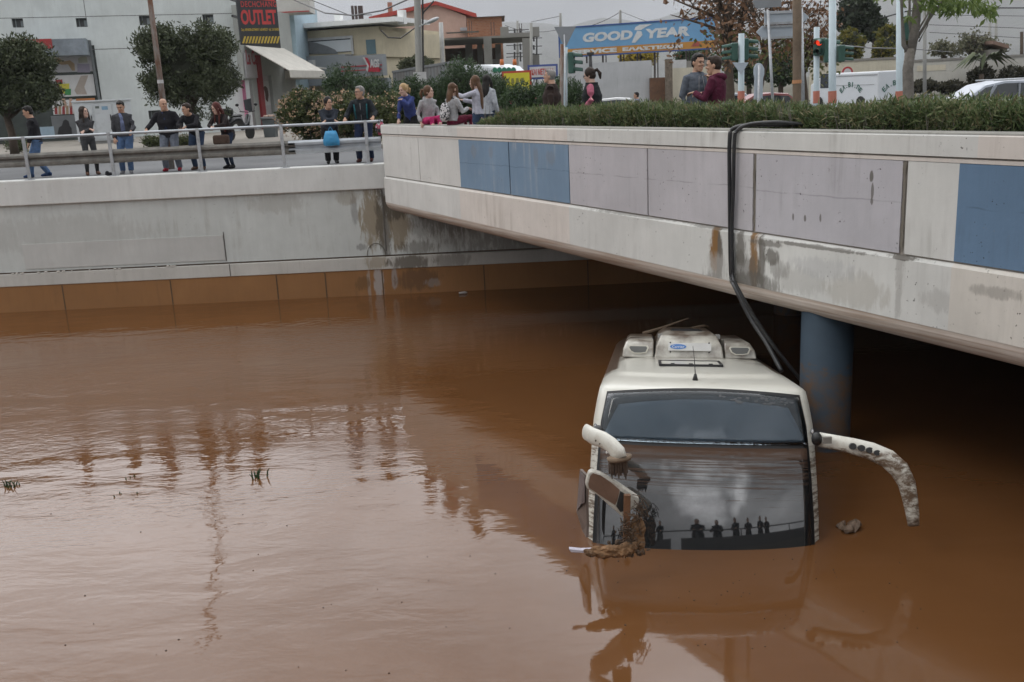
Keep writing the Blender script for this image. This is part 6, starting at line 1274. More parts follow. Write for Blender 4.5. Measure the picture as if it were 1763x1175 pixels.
# signals
SIGG = paint('signal_green_housing', (.03, .085, .065), .45, .1, 4); LENS = paint('signal_lens_dark', (.02, .025, .022), .2)
RED = bpy.data.materials.new('signal_red_lit'); RED.use_nodes = True; b = RED.node_tree.nodes['Principled BSDF']; b.inputs['Base Color'].default_value = (.5, .02, .01, 1); b.inputs['Emission Color'].default_value = (1, .06, .02, 1); b.inputs['Emission Strength'].default_value = .9
def signal(px_, py0, py1, Y, face, label, nl=3, lit=None, wd=.3):
    top, bot = at(px_, py0, Y), at(px_, py1, Y); c = (top + bot) / 2; h = top.z - bot.z; M = Matrix.Rotation(face, 3, 'Z'); root = empty('traffic_light', c, label, 'traffic light', 'traffic lights', M=M)
    w = MB(); w.box((0, 0, 0), (wd, .16, h)); w.build('housing', SIGG, root, local=True, bevel=.03)
    for k in range(nl):
        z = h / 2 - h * (k + .5) / nl; w = MB(); r_ = min(wd, h / nl) * .36; w.tube([(0, -.081, z), (0, -.10, z)], r_, n=16, ref=(0, 0, 1)); ln = w.build('lens', RED if k == lit else LENS, root, local=True)
        w = MB(); n_ = 9; ring1 = [Vector((r_ * 1.12 * math.cos(a), -.08, z + r_ * 1.12 * math.sin(a))) for a in [R(-20 + 220 * j / n_) for j in range(n_ + 1)]]; ring2_ = [p_ + Vector((0, -.24, -.03)) for p_ in ring1]; ring3 = [Vector((p_.x * .93, p_.y, z + (p_.z - z) * .93)) for p_ in ring2_]; ring4 = [Vector((p_.x * .93, p_.y, z + (p_.z - z) * .93)) for p_ in ring1]
        w.loft([ring1, ring2_, ring3, ring4], cap=False, closed=False); w.build('visor', SIGG, ln, local=True)
    return root
def spole(px_, y0, y1, Y, r_, label, band=True, group='pale blue signal poles'):
    rt, P_ = pole('signal_pole', [(px_ + .5, y0), (px_, y1)], Y, r_, r_ * .9, PALE, label, 'pole', group)
    if band: w = MB(); w.tube([at(px_, 157, Y), at(px_, 178, Y)], r_ * 1.06, n=14); w.build('salmon_band', SAL, rt)
    return rt
spole(1276, 58, 172, 26, .085, 'pale blue signal pole behind the inverted triangle sign'); spole(1405.5, 47, 168, 28, .085, 'short pale blue pole carrying the lit red signal'); spole(1433, -60, 168, 26, .10, 'tall pale blue pole right beside the lit red signal'); spole(1549.5, -60, 166, 25, .10, 'tall pale blue pole touching the roadside tree')
spole(973, 82, 150, 30, .07, 'short pale pole under the grey triangle at the billboard', False)
signal(1412, 66, 96, 27.9, R(-35), 'two lamp signal showing red, between the two pale poles', 2, 0, .34); signal(1424, 67, 108, 27.7, R(80), 'dark signal seen from the side left of the tall pole', 3, None, .28); signal(1447, 78, 107, 26, R(90), 'green signal seen from the side, right of the tall pole', 3, None, .3)
signal(1264, 74, 105, 26, R(-90), 'slim green signal left of the pole with the inverted triangle', 3, None, .2); signal(1283, 66, 104, 26.2, R(90), 'slim green signal right of the pole with the inverted triangle', 3, None, .16)
signal(1560, 28, 70, 25.3, R(70), 'large green signal behind the roadside tree trunk', 3, None, .4); signal(984, 90, 127, 30, R(75), 'green signal on the pole below the grey triangle', 3, None, .34)
SBK = paint('sign_back_grey', (.42, .47, .52), .5, .06, 2, .3, 0); SBKD = paint('sign_back_dull', (.24, .255, .27), .5, .08, 2, .3, 0)
def flatsign(name, pts, Y, mat, label, poles_, group=None, th=.03, bars=(), marks=None):
    P_ = [at(x_, y_, Y) for x_, y_ in pts]; c = sum(P_, Vector()) / len(P_); root = empty(name, (c.x, Y, ZR), label, 'sign', group); w = MB(); k = len(P_); b2 = [p + Vector((0, th, 0)) for p in P_]
    w.add(P_ + b2, [tuple(range(k)), tuple(range(2 * k - 1, k - 1, -1))] + [(i, i + k, (i + 1) % k + k, (i + 1) % k) for i in range(k)]); bd2 = w.build('plate', mat, root, bevel=.004)
    for (x0, y0, x1, y1, r_) in poles_:
        p0, p1 = at(x0, y0, Y - .07), at(x1, y1, Y - .07); d = p1 - p0; kk = (p1.z - ZR) / max(.01, -d.z); w = MB(); w.tube([p0, p1 + d * kk], r_, n=10); w.build('post', GREYM, root, smooth=True)
    for (x0, y0, x1, y1) in bars: w = MB(); a, b_ = at(x0, y0, Y - .03), at(x1, y1, Y - .03); w.box((a + b_) / 2, (abs(b_.x - a.x), .03, .05)); w.build('rail', GREYM, bd2)
    return root
ds = flatsign('direction_sign', [(1316, 20), (1380, 18), (1393, 29.5), (1381, 41), (1316, 41)], 25, SBK, 'back of the arrow sign pointing right, middle of the three direction signs', [(1322, 18, 1330, 168, .035), (1379, 15, 1382, 166, .05)], 'direction signs', bars=((1316, 22, 1380, 21), (1316, 40, 1380, 40)))
flatsign('direction_sign', [(1302, 56), (1312, 45), (1370, 43), (1370, 65), (1314, 67)], 25.04, SBK, 'back of the arrow sign pointing left, lowest of the three direction signs', [(1345, 45, 1345.2, 46, .001)] if False else [], 'direction signs', bars=((1314, 46, 1370, 45), (1314, 65, 1370, 65)))
flatsign('direction_sign', [(1296, 3), (1302, -12), (1347, -12), (1345, 12), (1302, 15)], 25.02, SBKD, 'back of the arrow sign cut by the top photo edge', [], 'direction signs')
flatsign('yield_sign', [(1261, 108), (1289, 108), (1276, 129)], 25.8, SBK, 'small inverted triangle sign back on a pale blue pole', [])
flatsign('round_top_sign', [(1298, 173), (1299, 135), (1297.5, 127), (1298, 117), (1302, 110.5), (1307, 108.5), (1312, 111), (1316, 118), (1316, 128), (1314, 135), (1313, 173)], 24, SBK, 'pale keyhole shaped sign back with a rounded top', [(1307, 112, 1306, 172, .03)])
flatsign('triangle_sign', [(954, 46.5), (992, 45.5), (975, 80), (970, 78)], 29.5, SBKD, 'large grey inverted triangle sign back before the billboard', [(971.5, 60, 972, 80, .02)])
pole('brown_pole', [(968, 76), (967.5, 150)], 30, .07, .06, RPOLE, 'thin rusty pole under the grey triangle sign'); wp, P_ = pole('wooden_pole', [(1372, -60), (1372.5, 60), (1372, 165)], 24, .10, .105, paint('pole_wood', (.15, .11, .075), .85, .25, 3, 0, .5, (.08, .06, .04), .5), 'brown wooden pole in front of the direction signs')
w = MB(); p0, p1 = at(1372, 138, 24), at(1372, 144, 24); w.tube([p0, p1], .112, n=12); w.build('orange_tape', paint('tape_orange', (.45, .22, .10), .6), wp)
# round prohibition sign on a rear pole
p = at(1459, 125, 60); rt = empty('round_sign', (p.x, 60, ZR), 'round red rimmed sign above the white van', 'sign'); w = MB(); w.tube([(p.x, 60, p.z), (p.x, 60.05, p.z)], .33, n=24, ref=(0, 0, 1)); dsc = w.build('disc', paint('disc_red', (.35, .03, .03), .5), rt); w = MB(); w.tube([(p.x, 59.985, p.z), (p.x, 59.995, p.z)], .22, n=24, ref=(0, 0, 1)); w.build('centre', fr2, dsc); w = MB(); w.tube([(p.x, 60.1, ZR), (p.x, 60.1, p.z)], .03, n=8); w.build('post', GREYM, rt)
# camera post with head right of the woman in the vest
cpst, P_ = pole('lamp_post', [(1016, 92), (1017, 118)], 50, .10, .08, DARKM, 'dark T shaped post above the woman in the padded vest', 'post'); w = MB(); w.box(at(1016.5, 93, 50), (.34, .2, .14)); w.build('head', DARKM, cpst)

# ------------------------------------------------------------------ street furniture on the left
O, U, Nn, L = frame(130, 210, 229, 43.6, 44.4); cb = empty('utility_cabinet', O + U * L / 2 + UPZ * (ZR + .13), 'large white utility cabinet with three doors on the pavement', 'cabinet'); zc0 = ZR + .13; zc1 = px2(O, U, 180, 175)[1]; CBW = paint('cabinet_white', (.52, .55, .57), .45, .04, 2, 0, 0, (.25, .25, .24), .3)
rectp('housing', O, U, Nn, 0, L, zc0 + .12, zc1, -.8, .8, CBW, cb, .01); rectp('roof', O, U, Nn, -.06, L + .06, zc1 + .003, zc1 + .07, -.86, .92, CBW, cb, .01); rectp('plinth', O, U, Nn, .05, L - .05, zc0, zc0 + .117, -.75, .7, paint('plinth_grey', (.3, .3, .29), .8), cb)
for k in range(3):
    dr = rectp('door', O, U, Nn, L * k / 3 + .03, L * (k + 1) / 3 - .03, zc0 + .2, zc1 - .1, .003, .025, CBW, cb, .006); 
    if k < 2: rectp('handle', O, U, Nn, L * (k + 1) / 3 - .13, L * (k + 1) / 3 - .09, zc0 + .95, zc0 + 1.2, .03, .03, BLACKP, dr)
rectp('sticker', O, U, Nn, L * .33 + .35, L * .33 + .6, zc1 - .35, zc1 - .2, .03, .003, paint('sticker_blue', (.2, .33, .45), .5), cb); rectp('sticker', O, U, Nn, L * .33 + .1, L * .33 + .26, zc1 - .28, zc1 - .18, .03, .003, paint('sticker_dark', (.1, .12, .11), .5), cb); rectp('sticker', O, U, Nn, L - .5, L - .3, zc1 - .5, zc1 - .36, .03, .003, paint('sticker_green', (.12, .25, .1), .5), cb)
# waste bin
O, U, Nn, L = frame(452, 225, 475, 42, 42); bn_ = empty('waste_bin', O + U * L / 2 + UPZ * (ZR + .1), 'grey rectangular waste bin beside the flowering bush', 'bin'); zt_ = px2(O, U, 462, 206)[1]; BNG = paint('bin_grey', (.10, .115, .12), .5, .1, 3)
w = MB(); w.prism([(.05, ZR + .1), (L - .05, ZR + .1), (L, zt_), (0, zt_)], O, U, UPZ, -Nn, .55); w.build('bin_body', BNG, bn_, bevel=.02); rectp('lid', O, U, Nn, -.03, L + .03, zt_ + .003, zt_ + .1, -.58, .62, paint('bin_lid', (.16, .17, .175), .5), bn_, .02); w = MB(); rr = random.Random(1)
for k in range(14): w.ell(O + U * rr.uniform(.1, L - .1) - Nn * rr.uniform(.1, .4) + UPZ * (zt_ + .13), (rr.uniform(.03, .08), .05, rr.uniform(.03, .07)), nu=6, nv=4)
o = w.build('litter', paint('litter_colours', (.5, .35, .28), .6, .5, 9)); tag(o, 'coloured litter heaped on the waste bin lid', 'litter', kind='stuff')
# parked scooter
p = at(412, 222, 41); sc_ = empty('scooter', (p.x, 41, ZR + .12), 'black parked scooter with top box behind the red haired woman', 'scooter', M=Matrix.Rotation(R(70), 3, 'Z')); BKG = paint('scooter_black', (.012, .013, .015), .25)
w = MB(); w.tube([(-.75, 0, .55), (-.4, 0, .78), (.0, 0, .80), (.25, 0, .5), (.55, 0, .55), (.72, 0, .95)], [.1, .17, .17, .12, .10, .09], [.14, .18, .18, .16, .14, .12], ref=(0, 1, 0), n=10); w.build('scooter_body', BKG, sc_, True, True); w = MB(); w.ell((-.15, 0, .95), (.42, .15, .07)); w.build('seat', BKG, sc_, True, True); w = MB(); w.box((-.72, 0, 1.12), (.42, .40, .30)); w.build('top_box', BKG, sc_, local=True, bevel=.08)
for x_ in (-.65, .72): w = MB(); w.tube([(x_, -.05, .27), (x_, .05, .27)], .27, n=16, ref=(0, 0, 1)); w.build('wheel', paint('tyre', (.02, .02, .02), .8), sc_, local=True)
w = MB(); w.tube([(.68, -.36, 1.1), (.72, 0, 1.06), (.68, .36, 1.1)], .02, n=6); w.build('handlebar', BKG, sc_, True, True)
for s_ in (-1, 1): w = MB(); w.tube([(.68, s_ * .3, 1.1), (.66, s_ * .42, 1.32)], .008, n=5); w.ell((.66, s_ * .44, 1.36), (.02, .09, .06)); w.build('mirror', BKG, sc_, True, True)
w = MB(); w.prism([(0, 0), (.35, .1), (.4, .5), (.05, .55)], (.75, -.2, 1.05), (0, 1, 0), (.1, 0, 1), (1, 0, 0), .01); w.build('windshield', paint('smoked_screen', (.05, .055, .06), .1), sc_, local=True)
# ------------------------------------------------------------------ people
SKIN = paint('skin', (.42, .25, .17), .55, .08, 6, 0, .05); SKIN2 = paint('skin_pale', (.50, .33, .26), .55, .06, 6, 0, .05)
HAIRM = {k: fabric('hair_' + k, c, .55) for k, c in dict(black=(.012, .010, .009), dark=(.028, .018, .013), red=(.075, .018, .014), brown=(.10, .055, .03), blonde=(.38, .26, .13), grey=(.20, .19, .18), stubble=(.13, .09, .07)).items()}
EYEM = paint('eye_dark', (.02, .015, .012), .3); LIPM = paint('lips', (.30, .12, .10), .5)
def F(name, c): return fabric('cloth_' + name, c)
def ik(a, b_, l1, l2, pole):
    a, b_ = Vector(a), Vector(b_); d = b_ - a; L = min(d.length, (l1 + l2) * .999); dn = d.normalized(); b_ = a + dn * L
    x_ = (l1 * l1 - l2 * l2 + L * L) / (2 * L); h = math.sqrt(max(0, l1 * l1 - x_ * x_)); p = Vector(pole); p = p - dn * p.dot(dn)
    if p.length < 1e-4: p = dn.orthogonal()
    return a + dn * x_ + p.normalized() * h, b_
def remesh(o, vox, sm=True):
    m_ = o.modifiers.new('fuse', 'REMESH'); m_.mode = 'VOXEL'; m_.voxel_size = vox; m_.use_smooth_shade = True
    s_ = o.modifiers.new('soft', 'SMOOTH'); s_.iterations = 2; s_.factor = .5
def person(label, pos, face, h=1.75, lean=0., bow=0., head=(0, 0), arms=None, feet=None, pole=(-1, -1), top=None, legs=None, shoes=None, hair=('short', 'dark'), skin=None, build=1.0, hem=.84, pelvis=None, sleeve=1.0, group=None, extras=None, open_hand=False, collar=None, skirt=False, hood=False, glasses=False, zoff=0., knees=(0, 1), vest=None, fat=0., hide_legs=False):
    """arms: two wrist targets (right hand first) in the person's own frame (x right, y forward, z up from the soles)"""
    S = h / 1.75; skin = skin or SKIN
    M = Matrix.Rotation(R(face) - math.pi / 2, 3, 'Z') * S
    root = empty('person', Vector(pos), label, 'person', group, M=Matrix.Rotation(R(face) - math.pi / 2, 3, 'Z') * 1.0)
    def T(v_): return Vector(v_) * S
    pel = Vector(pelvis or (0, 0, .93)); ca, sa = math.cos(lean), math.sin(lean)
    def tor(x_, y_, z_):     # torso frame point, z measured above the pelvis; the spine bows forward on top of the lean
        yb = y_ + bow * (z_ / .55) ** 2 * .18; return pel + Vector((x_, yb * ca + z_ * sa, z_ * ca - yb * sa))
    neck = tor(0, -.005, .56); hc = tor(0, .02, .56) + Vector((0, .02 + .05 * sa, .125))
    hyaw, hpit = R(head[0]), R(head[1]); HR = Matrix.Rotation(hyaw, 3, 'Z') @ Matrix.Rotation(-hpit, 3, 'X'); HM = HR * 1.12
    arms = arms or ((.24, .08, .86), (-.24, .08, .86)); feet = feet or ((.11, .02, 0), (-.11, .0, 0))
    B = build * 1.05; body = MB(); jak = MB(); trs = MB()
    def tt_(mb, rings, g=0., n=14):
        pts = [tor(0, p[3] if len(p) > 3 else 0, p[0]) for p in rings]; mb.tube([T(p) for p in pts], [(p[1] * B + g + (fat if .0 < p[0] < .38 else 0)) * S for p in rings], [(p[2] * B + g + (fat * 1.3 if .0 < p[0] < .38 else 0)) * S for p in rings], ref=(1, 0, 0), n=n)
    R_ = [(-.10, .13, .09), (-.05, .16, .105), (.02, .165, .11), (.14, .142, .10), (.28, .158, .112), (.38, .168, .112), (.44, .158, .10), (.48, .125, .085), (.515, .09, .072), (.545, .070, .066), (.62, .062, .064, .015)]
    tt_(body, R_)
    jr = [(hem - .93, .172, .118)] + [r for r in R_[:-2] if r[0] > hem - .93 + .02] + [(.535, .085, .072)]
    tt_(jak, jr, .026)
    # arms
    wr = []
    for s_, tgt in zip((1, -1), arms):
        sh = tor(.178 * s_ * (B ** .6), 0, .445); pl = (s_ * .5, pole[1] if False else -.8, -.55) if not isinstance(pole[0], tuple) else pole[0 if s_ > 0 else 1]
        el, wrist = ik(sh, tgt, .29, .255, pl)
        inn = tor(.09 * s_ * B, 0, .47)
        body.tube([T(p) for p in (inn, sh, (sh + el) / 2, el, el.lerp(wrist, .35), wrist)], [S * r * (.5 + B * .5) for r in (.05, .052, .046, .040, .038, .026)], n=10)
        fe = el.lerp(wrist, .30 + .62 * (sleeve - .5) / .5) if sleeve > .5 else el
        pts = (inn, sh, (sh + el) / 2, el, el.lerp(wrist, .5), fe) if sleeve > .5 else (inn, sh, sh.lerp(el, .5), el.lerp(sh, .25))
        rr_ = (.055, .070, .064, .058, .054, .046) if sleeve > .5 else (.06, .072, .064, .06)
        if sleeve > 0: jak.tube([T(p) for p in pts], [S * r * (.4 + B * .6) for r in rr_], n=12)
        d = (wrist - el).normalized(); wr.append((wrist, d, s_))
        # hand: palm, four bent fingers of unequal length, thumb from the side of the palm
        side = d.cross(Vector((0, 0, 1))); side = side.normalized() if side.length > .1 else Vector((1, 0, 0)); nrm = side.cross(d).normalized(); dn_ = (d * .75 + Vector((0, .35, -.45))).normalized() if not open_hand else d
        k1 = wrist + dn_ * .085; sd = (side - dn_ * side.dot(dn_)).normalized(); curl = dn_.cross(sd)
        if curl.z > 0: curl = -curl
        body.tube([T(p) for p in (wrist, wrist + dn_ * .03, k1)], [S * r for r in (.026, .036, .040)], [S * r for r in (.022, .018, .015)], ref=sd, n=8)
        for i, (o_, l_) in enumerate(((-.030, .060), (-.010, .075), (.010, .070), (.030, .055))):
            b0 = k1 + sd * o_ - dn_ * .012; b1 = b0 + dn_ * l_ * .5 + curl * .008; b2 = b1 + dn_ * l_ * .22 + curl * l_ * (.45 if not open_hand else .08); body.tube([T(b0), T(b1), T(b2)], [.0095 * S, .009 * S, .0075 * S], n=6)
        t0_ = wrist + dn_ * .025 + sd * (-.030 * s_); t1_ = t0_ + dn_ * .035 + sd * (-.030 * s_); body.tube([T(t0_), T(t1_), T(t1_ + dn_ * .028)], [.013 * S, .011 * S, .009 * S], n=6)
    # legs
    for i, (s_, ft) in enumerate(zip((1, -1), feet)):
        hp = pel + Vector((.09 * s_ * B, 0, -.03)); ank = Vector(ft) + Vector((0, 0, .085)); kn, ank = ik(hp, ank, .44, .425, (s_ * .05 + knees[0], knees[1], 0) if not isinstance(knees[0], tuple) else knees[i])
        body.tube([T(p) for p in (hp, hp.lerp(kn, .5), kn, kn.lerp(ank, .35), kn.lerp(ank, .8), ank)], [S * r * B for r in (.088, .075, .055, .055, .04, .036)], n=10)
        trs.tube([T(p) for p in (hp + Vector((0, 0, .02)), hp.lerp(kn, .5), kn, kn.lerp(ank, .5), ank + Vector((0, 0, .0)))], [S * r * B for r in (.105, .092, .074, .068, .062)] if not skirt == 'slim' else [S * r * B for r in (.098, .082, .062, .060, .044)], n=12)
        fd = Vector((s_ * .12, 1, 0)).normalized(); a0 = ank + Vector((0, 0, -.085))
        if len(ft) > 3: fd = Vector((0, 1, -1)).normalized(); 
        w = MB(); w.tube([T(a0 + fd * q_ + Vector((0, 0, z_))) for q_, z_ in ((-.07, .045), (-.04, .05), (.03, .052), (.10, .04), (.165, .03), (.185, .026))], [S * r for r in (.028, .038, .042, .046, .036, .015)], [S * r for r in (.04, .05, .052, .040, .028, .015)], ref=(1, 0, 0), n=10); w.tube([T(ank + Vector((0, 0, .03))), T(ank + Vector((0, 0, -.05)))], .045 * S, n=10)
        sh_ = w.build('shoe', shoes or F('shoe_dark', (.03, .025, .02)), root, True, True)
        body.tube([T(a0 + fd * q_ + Vector((0, 0, z_))) for q_, z_ in ((-.05, .05), (.03, .045), (.14, .03))], [S * r for r in (.03, .035, .025)], [S * r for r in (.035, .03, .018)], ref=(1, 0, 0), n=8)
    wz = [(-.12, .13, .10), (-.05, .168, .115), (.02, .172, .118), (.09, .155, .11)]; tt_(trs, wz, .012)
    # head
    def HP(x_, y_, z_): return T(hc + HM @ Vector((x_, y_, z_)))
    rings = []
    for z_, rx, ry, yo in ((-.125, .028, .03, .055), (-.112, .045, .052, .036), (-.085, .057, .07, .02), (-.05, .066, .083, .006), (-.01, .072, .09, .0), (.03, .076, .095, -.004), (.07, .071, .09, -.008), (.10, .055, .07, -.01), (.12, .025, .035, -.01)):
        rings.append([HP(rx * math.cos(a), ry * math.sin(a) + yo, z_) for a in [2 * math.pi * j / 16 for j in range(16)]])
    body.loft(rings); body.tube([T(neck), HP(0, -.01, -.06)], .061 * S, n=10)
    HMs = HM
    body.ell(HP(0, .100, -.022), (.013 * S, .020 * S, .024 * S), M=HMs, nu=8, nv=6); body.ell(HP(0, .09, -.078), (.026 * S, .012 * S, .012 * S), M=HMs, nu=8, nv=6); body.ell(HP(0, .085, .028), (.05 * S, .014 * S, .012 * S), M=HMs, nu=8, nv=6)
    for s_ in (-1, 1): body.ell(HP(.076 * s_, -.008, -.01), (.012 * S, .022 * S, .032 * S), M=HMs, nu=8, nv=6); body.ell(HP(.034 * s_, .074, -.03), (.022 * S, .018 * S, .02 * S), M=HMs, nu=8, nv=6)
    bo_ = body.build('body', skin, root, True, True); remesh(bo_, .0085)
    jk = jak.build('jacket' if hem < .9 else 'top', top, root, True, True); remesh(jk, .012)
    tr_ = trs.build('trousers', legs, root, True, True); remesh(tr_, .012)
    fc = []
    for s_ in (-1, 1):
        w = MB(); w.ell(HP(.030 * s_, .0905, .004), (.013 * S, .006 * S, .007 * S), M=HMs, nu=8, nv=5); w.build('eye', EYEM, root, True, True); w = MB(); w.tube([HP(.016 * s_, .1, .024), HP(.032 * s_, .098, .029), HP(.048 * s_, .09, .024)], .0045 * S, n=5); w.build('eyebrow', HAIRM.get(hair[1], HAIRM['dark']), root, True, True)
    w = MB(); w.tube([HP(-.022, .094, -.066), HP(0, .102, -.064), HP(.022, .094, -.066)], [.004 * S, .007 * S, .004 * S], n=6); w.build('mouth', LIPM, root, True, True)
    if glasses:
        w = MB()
        for s_ in (-1, 1): w.tube([HP(.034 * s_ + .024 * math.cos(a), .108, .002 + .017 * math.sin(a)) for a in [2 * math.pi * j / 10 for j in range(11)]], .003 * S, n=4); w.tube([HP(.058 * s_, .106, .006), HP(.078 * s_, .0, .006)], .003 * S, n=4)
        w.build('glasses', BLACKP, root, local=True)
    # hair
    kind, hcol = hair; w = MB(); hm = HAIRM[hcol]
    if kind == 'bald': w.ell(HP(0, -.03, -.015), (.079 * S, .077 * S, .055 * S), M=HMs, nu=14, nv=8)
    else:
        puff = .012 if kind in ('curly', 'long', 'pony', 'bob') else 0
        w.ell(HP(0, -.02, .036), ((.085 + puff) * S, (.097 + puff * .5) * S, (.098 + puff) * S), M=HMs, nu=16, nv=10); w.ell(HP(0, -.036, -.02), ((.080 + puff) * S, (.070 + puff) * S, .072 * S), M=HMs, nu=14, nv=8)
        if kind == 'short': w.ell(HP(0, .040, .092), (.062 * S, .046 * S, .034 * S), M=HMs, nu=10, nv=6)
        if kind == 'curly':
            rr = random.Random(len(label))
            for _ in range(26): a = rr.uniform(0, 6.28); e_ = rr.uniform(.1, 1.4); w.ell(HP(.09 * math.cos(a) * math.cos(e_), -.02 + .095 * math.sin(a) * math.cos(e_) * (1 if math.sin(a) < .3 else .75), .045 + .095 * math.sin(e_)), (.022 * S,) * 3, nu=6, nv=5)
        if kind in ('long', 'longb', 'bob'):
            dn = {'long': .50, 'bob': .26, 'longb': .62}[kind]; back = [HP(0, -.06, .03), HP(0, -.095, -.10)] + [T(hc + HM @ Vector((0, -.095, -.12)) + Vector((0, -.02, 0)) + Vector((0, -.01 * k, -dn * k / 3.))) for k in (1, 2, 3)]
            w.tube(back, [S * r for r in (.08, .098, .105, .095, .05)], [S * r for r in (.05, .055, .045, .035, .015)], ref=HM @ Vector((1, 0, 0)), n=12)
            for s_ in (-1, 1): w.tube([HP(.06 * s_, .035, .07), HP(.086 * s_, .03, -.03), HP(.088 * s_, .03, -.14), T(hc + HM @ Vector((.10 * s_, .05, -.14)) + Vector((0, .02, -dn * .45)))], [S * r for r in (.03, .032, .034, .016)], n=8)
        if kind == 'pony': w.tube([HP(0, -.10, .05), HP(0, -.155, .06), HP(0, -.19, -.02), HP(0, -.175, -.12)], [S * r for r in (.028, .04, .045, .018)], n=8)
    ho = w.build('hair', hm, root, True, True); remesh(ho, .011)
    if vest:
        w = MB(); tt_(w, [(hem - .93 - .01, .18, .125)] + [r for r in R_[2:-2]] + [(.545, .09, .08)], .045); vo = w.build('padded_vest', vest, root, True, True); remesh(vo, .012)
    if hood:
        w = MB(); w.tube([T(tor(-.10, .03, .52)), T(tor(-.09, -.06, .53)), T(tor(0, -.115, .50)), T(tor(.09, -.06, .53)), T(tor(.10, .03, .52))], [S * r for r in (.025, .045, .06, .045, .025)], n=8); ho_ = w.build('hood', top, root, True, True); remesh(ho_, .012)
    if collar:
        w = MB(); w.tube([T(tor(.035, .085, .525)), T(tor(.0, .12, .42)), T(tor(-.0, .128 + fat, .30)), T(tor(0, .128 + fat * 1.3, .10))], [S * r for r in (.03, .05, .055, .05)], [S * .022] * 4, ref=(1, 0, 0), n=8); w.build('shirt_front', collar, root, True, True)
    root['_S'] = S; del root['_S']
    if extras: extras(root, T, tor, HP, wr, S)
    return root
def ex_part(root, name, mat, fn, smooth=True, rm=0):
    w = MB(); fn(w); o = w.build(name, mat, root, smooth, True)
    if rm: remesh(o, rm)
    return o
BLKJ = F('black', (.014, .014, .017)); NAVY = F('navy', (.018, .025, .045)); DJEAN = F('dark_denim', (.035, .055, .10)); JEAN = F('denim', (.075, .13, .24)); GREYT = F('grey_trousers', (.16, .18, .22)); CHAR = F('charcoal', (.045, .047, .05)); LGREY = F('light_grey', (.32, .32, .33)); MAROON = F('maroon', (.075, .012, .03)); DKBR = F('dark_brown', (.04, .028, .022)); RSH = F('red_shoe', (.25, .015, .03)); BLT = F('black_trousers', (.012, .012, .013))
def stand(px_, Y, z=ZR + .004): d = at(px_, 222, Y); return Vector((d.x, Y, z))
RAILG = 'onlookers at the guardrail'
YR = 24.98
# 1 left: man in black sweater walking left, in profile
person('man in black sweater and blue jeans walking at the far left, head bowed', stand(60, YR + .35), 200, 1.74, lean=.10, head=(0, 18), arms=((.2, .12, .86), (-.18, .18, .84)), feet=((.10, .26, 0), (-.08, -.16, .02)), top=BLKJ, legs=JEAN, shoes=F('blue_shoe', (.03, .06, .14)), hair=('short', 'black'), skin=SKIN, hem=.86, group=RAILG,
       extras=lambda r_, T, tor, HP, wr, S: ex_part(r_, 'red_collar', F('red_collar', (.25, .02, .03)), lambda w: w.tube([T(tor(.07, .03, .525)), T(tor(0, .07, .52)), T(tor(-.07, .03, .525)), T(tor(0, -.06, .53)), T(tor(.07, .03, .525))], .018 * S, n=6)))
# 2 woman arms crossed
person('woman with long dark hair in a grey leather jacket, arms crossed', stand(148, YR + .32), -60, 1.66, head=(35, -6), arms=((-.08, .20, 1.18), (.10, .22, 1.14)), feet=((.13, .06, 0), (-.13, .0, 0)), top=F('grey_leather', (.055, .055, .058)), legs=CHAR, shoes=F('brown_boot', (.12, .065, .045)), hair=('bob', 'dark'), skin=SKIN2, hem=.92, build=.93, skirt='slim', group=RAILG)
# 3 man jacket and jeans, one hand on rail
person('man in open dark jacket over a blue shirt, one hand on the handrail', stand(213, YR + .12), -78, 1.76, head=(-10, 22), arms=((.22, .12, .86), (-.20, .33, 1.02)), feet=((.15, .0, 0), (-.05, .06, 0)), top=F('dark_grey_jacket', (.05, .052, .058)), legs=JEAN, shoes=F('grey_shoe', (.16, .16, .17)), hair=('short', 'black'), collar=F('blue_shirt', (.14, .17, .28)), hem=.90, group=RAILG)
# 4 bald man both hands wide on rail
person('bald heavy man in navy cardigan and red shoes gripping the handrail with both hands', stand(290, YR + .38), -88, 1.78, lean=.22, head=(35, 2), arms=((.42, .38, 1.03), (-.40, .38, 1.03)), feet=((.17, 0, 0), (-.16, .0, 0)), top=F('black_cardigan', (.016, .016, .02)), legs=GREYT, shoes=RSH, hair=('bald', 'stubble'), collar=F('navy_sweater', (.022, .032, .075)), fat=.035, build=1.12, hem=.84, group=RAILG)
# 5 man leaning elbows on rail
def phone(r_, T, tor, HP, wr, S): ex_part(r_, 'phone', BLACKP, lambda w: w.box(T(wr[0][0] + Vector((-.03, .06, .03))), (.02, .07, .12)), False)
person('man in black jacket bent over the handrail with joined hands, third from the blue bag', stand(338, YR + .42), -100, 1.74, lean=.62, head=(-38, 10), arms=((.05, .66, 1.08), (-.05, .66, 1.08)), feet=((.14, 0, 0), (-.13, .1, 0)), top=BLKJ, legs=DJEAN, shoes=F('brown_shoe', (.09, .05, .035)), hair=('short', 'dark'), hem=.86, group=RAILG, pole=((.9, -.1, -.4), (-.9, -.1, -.4)), extras=phone)
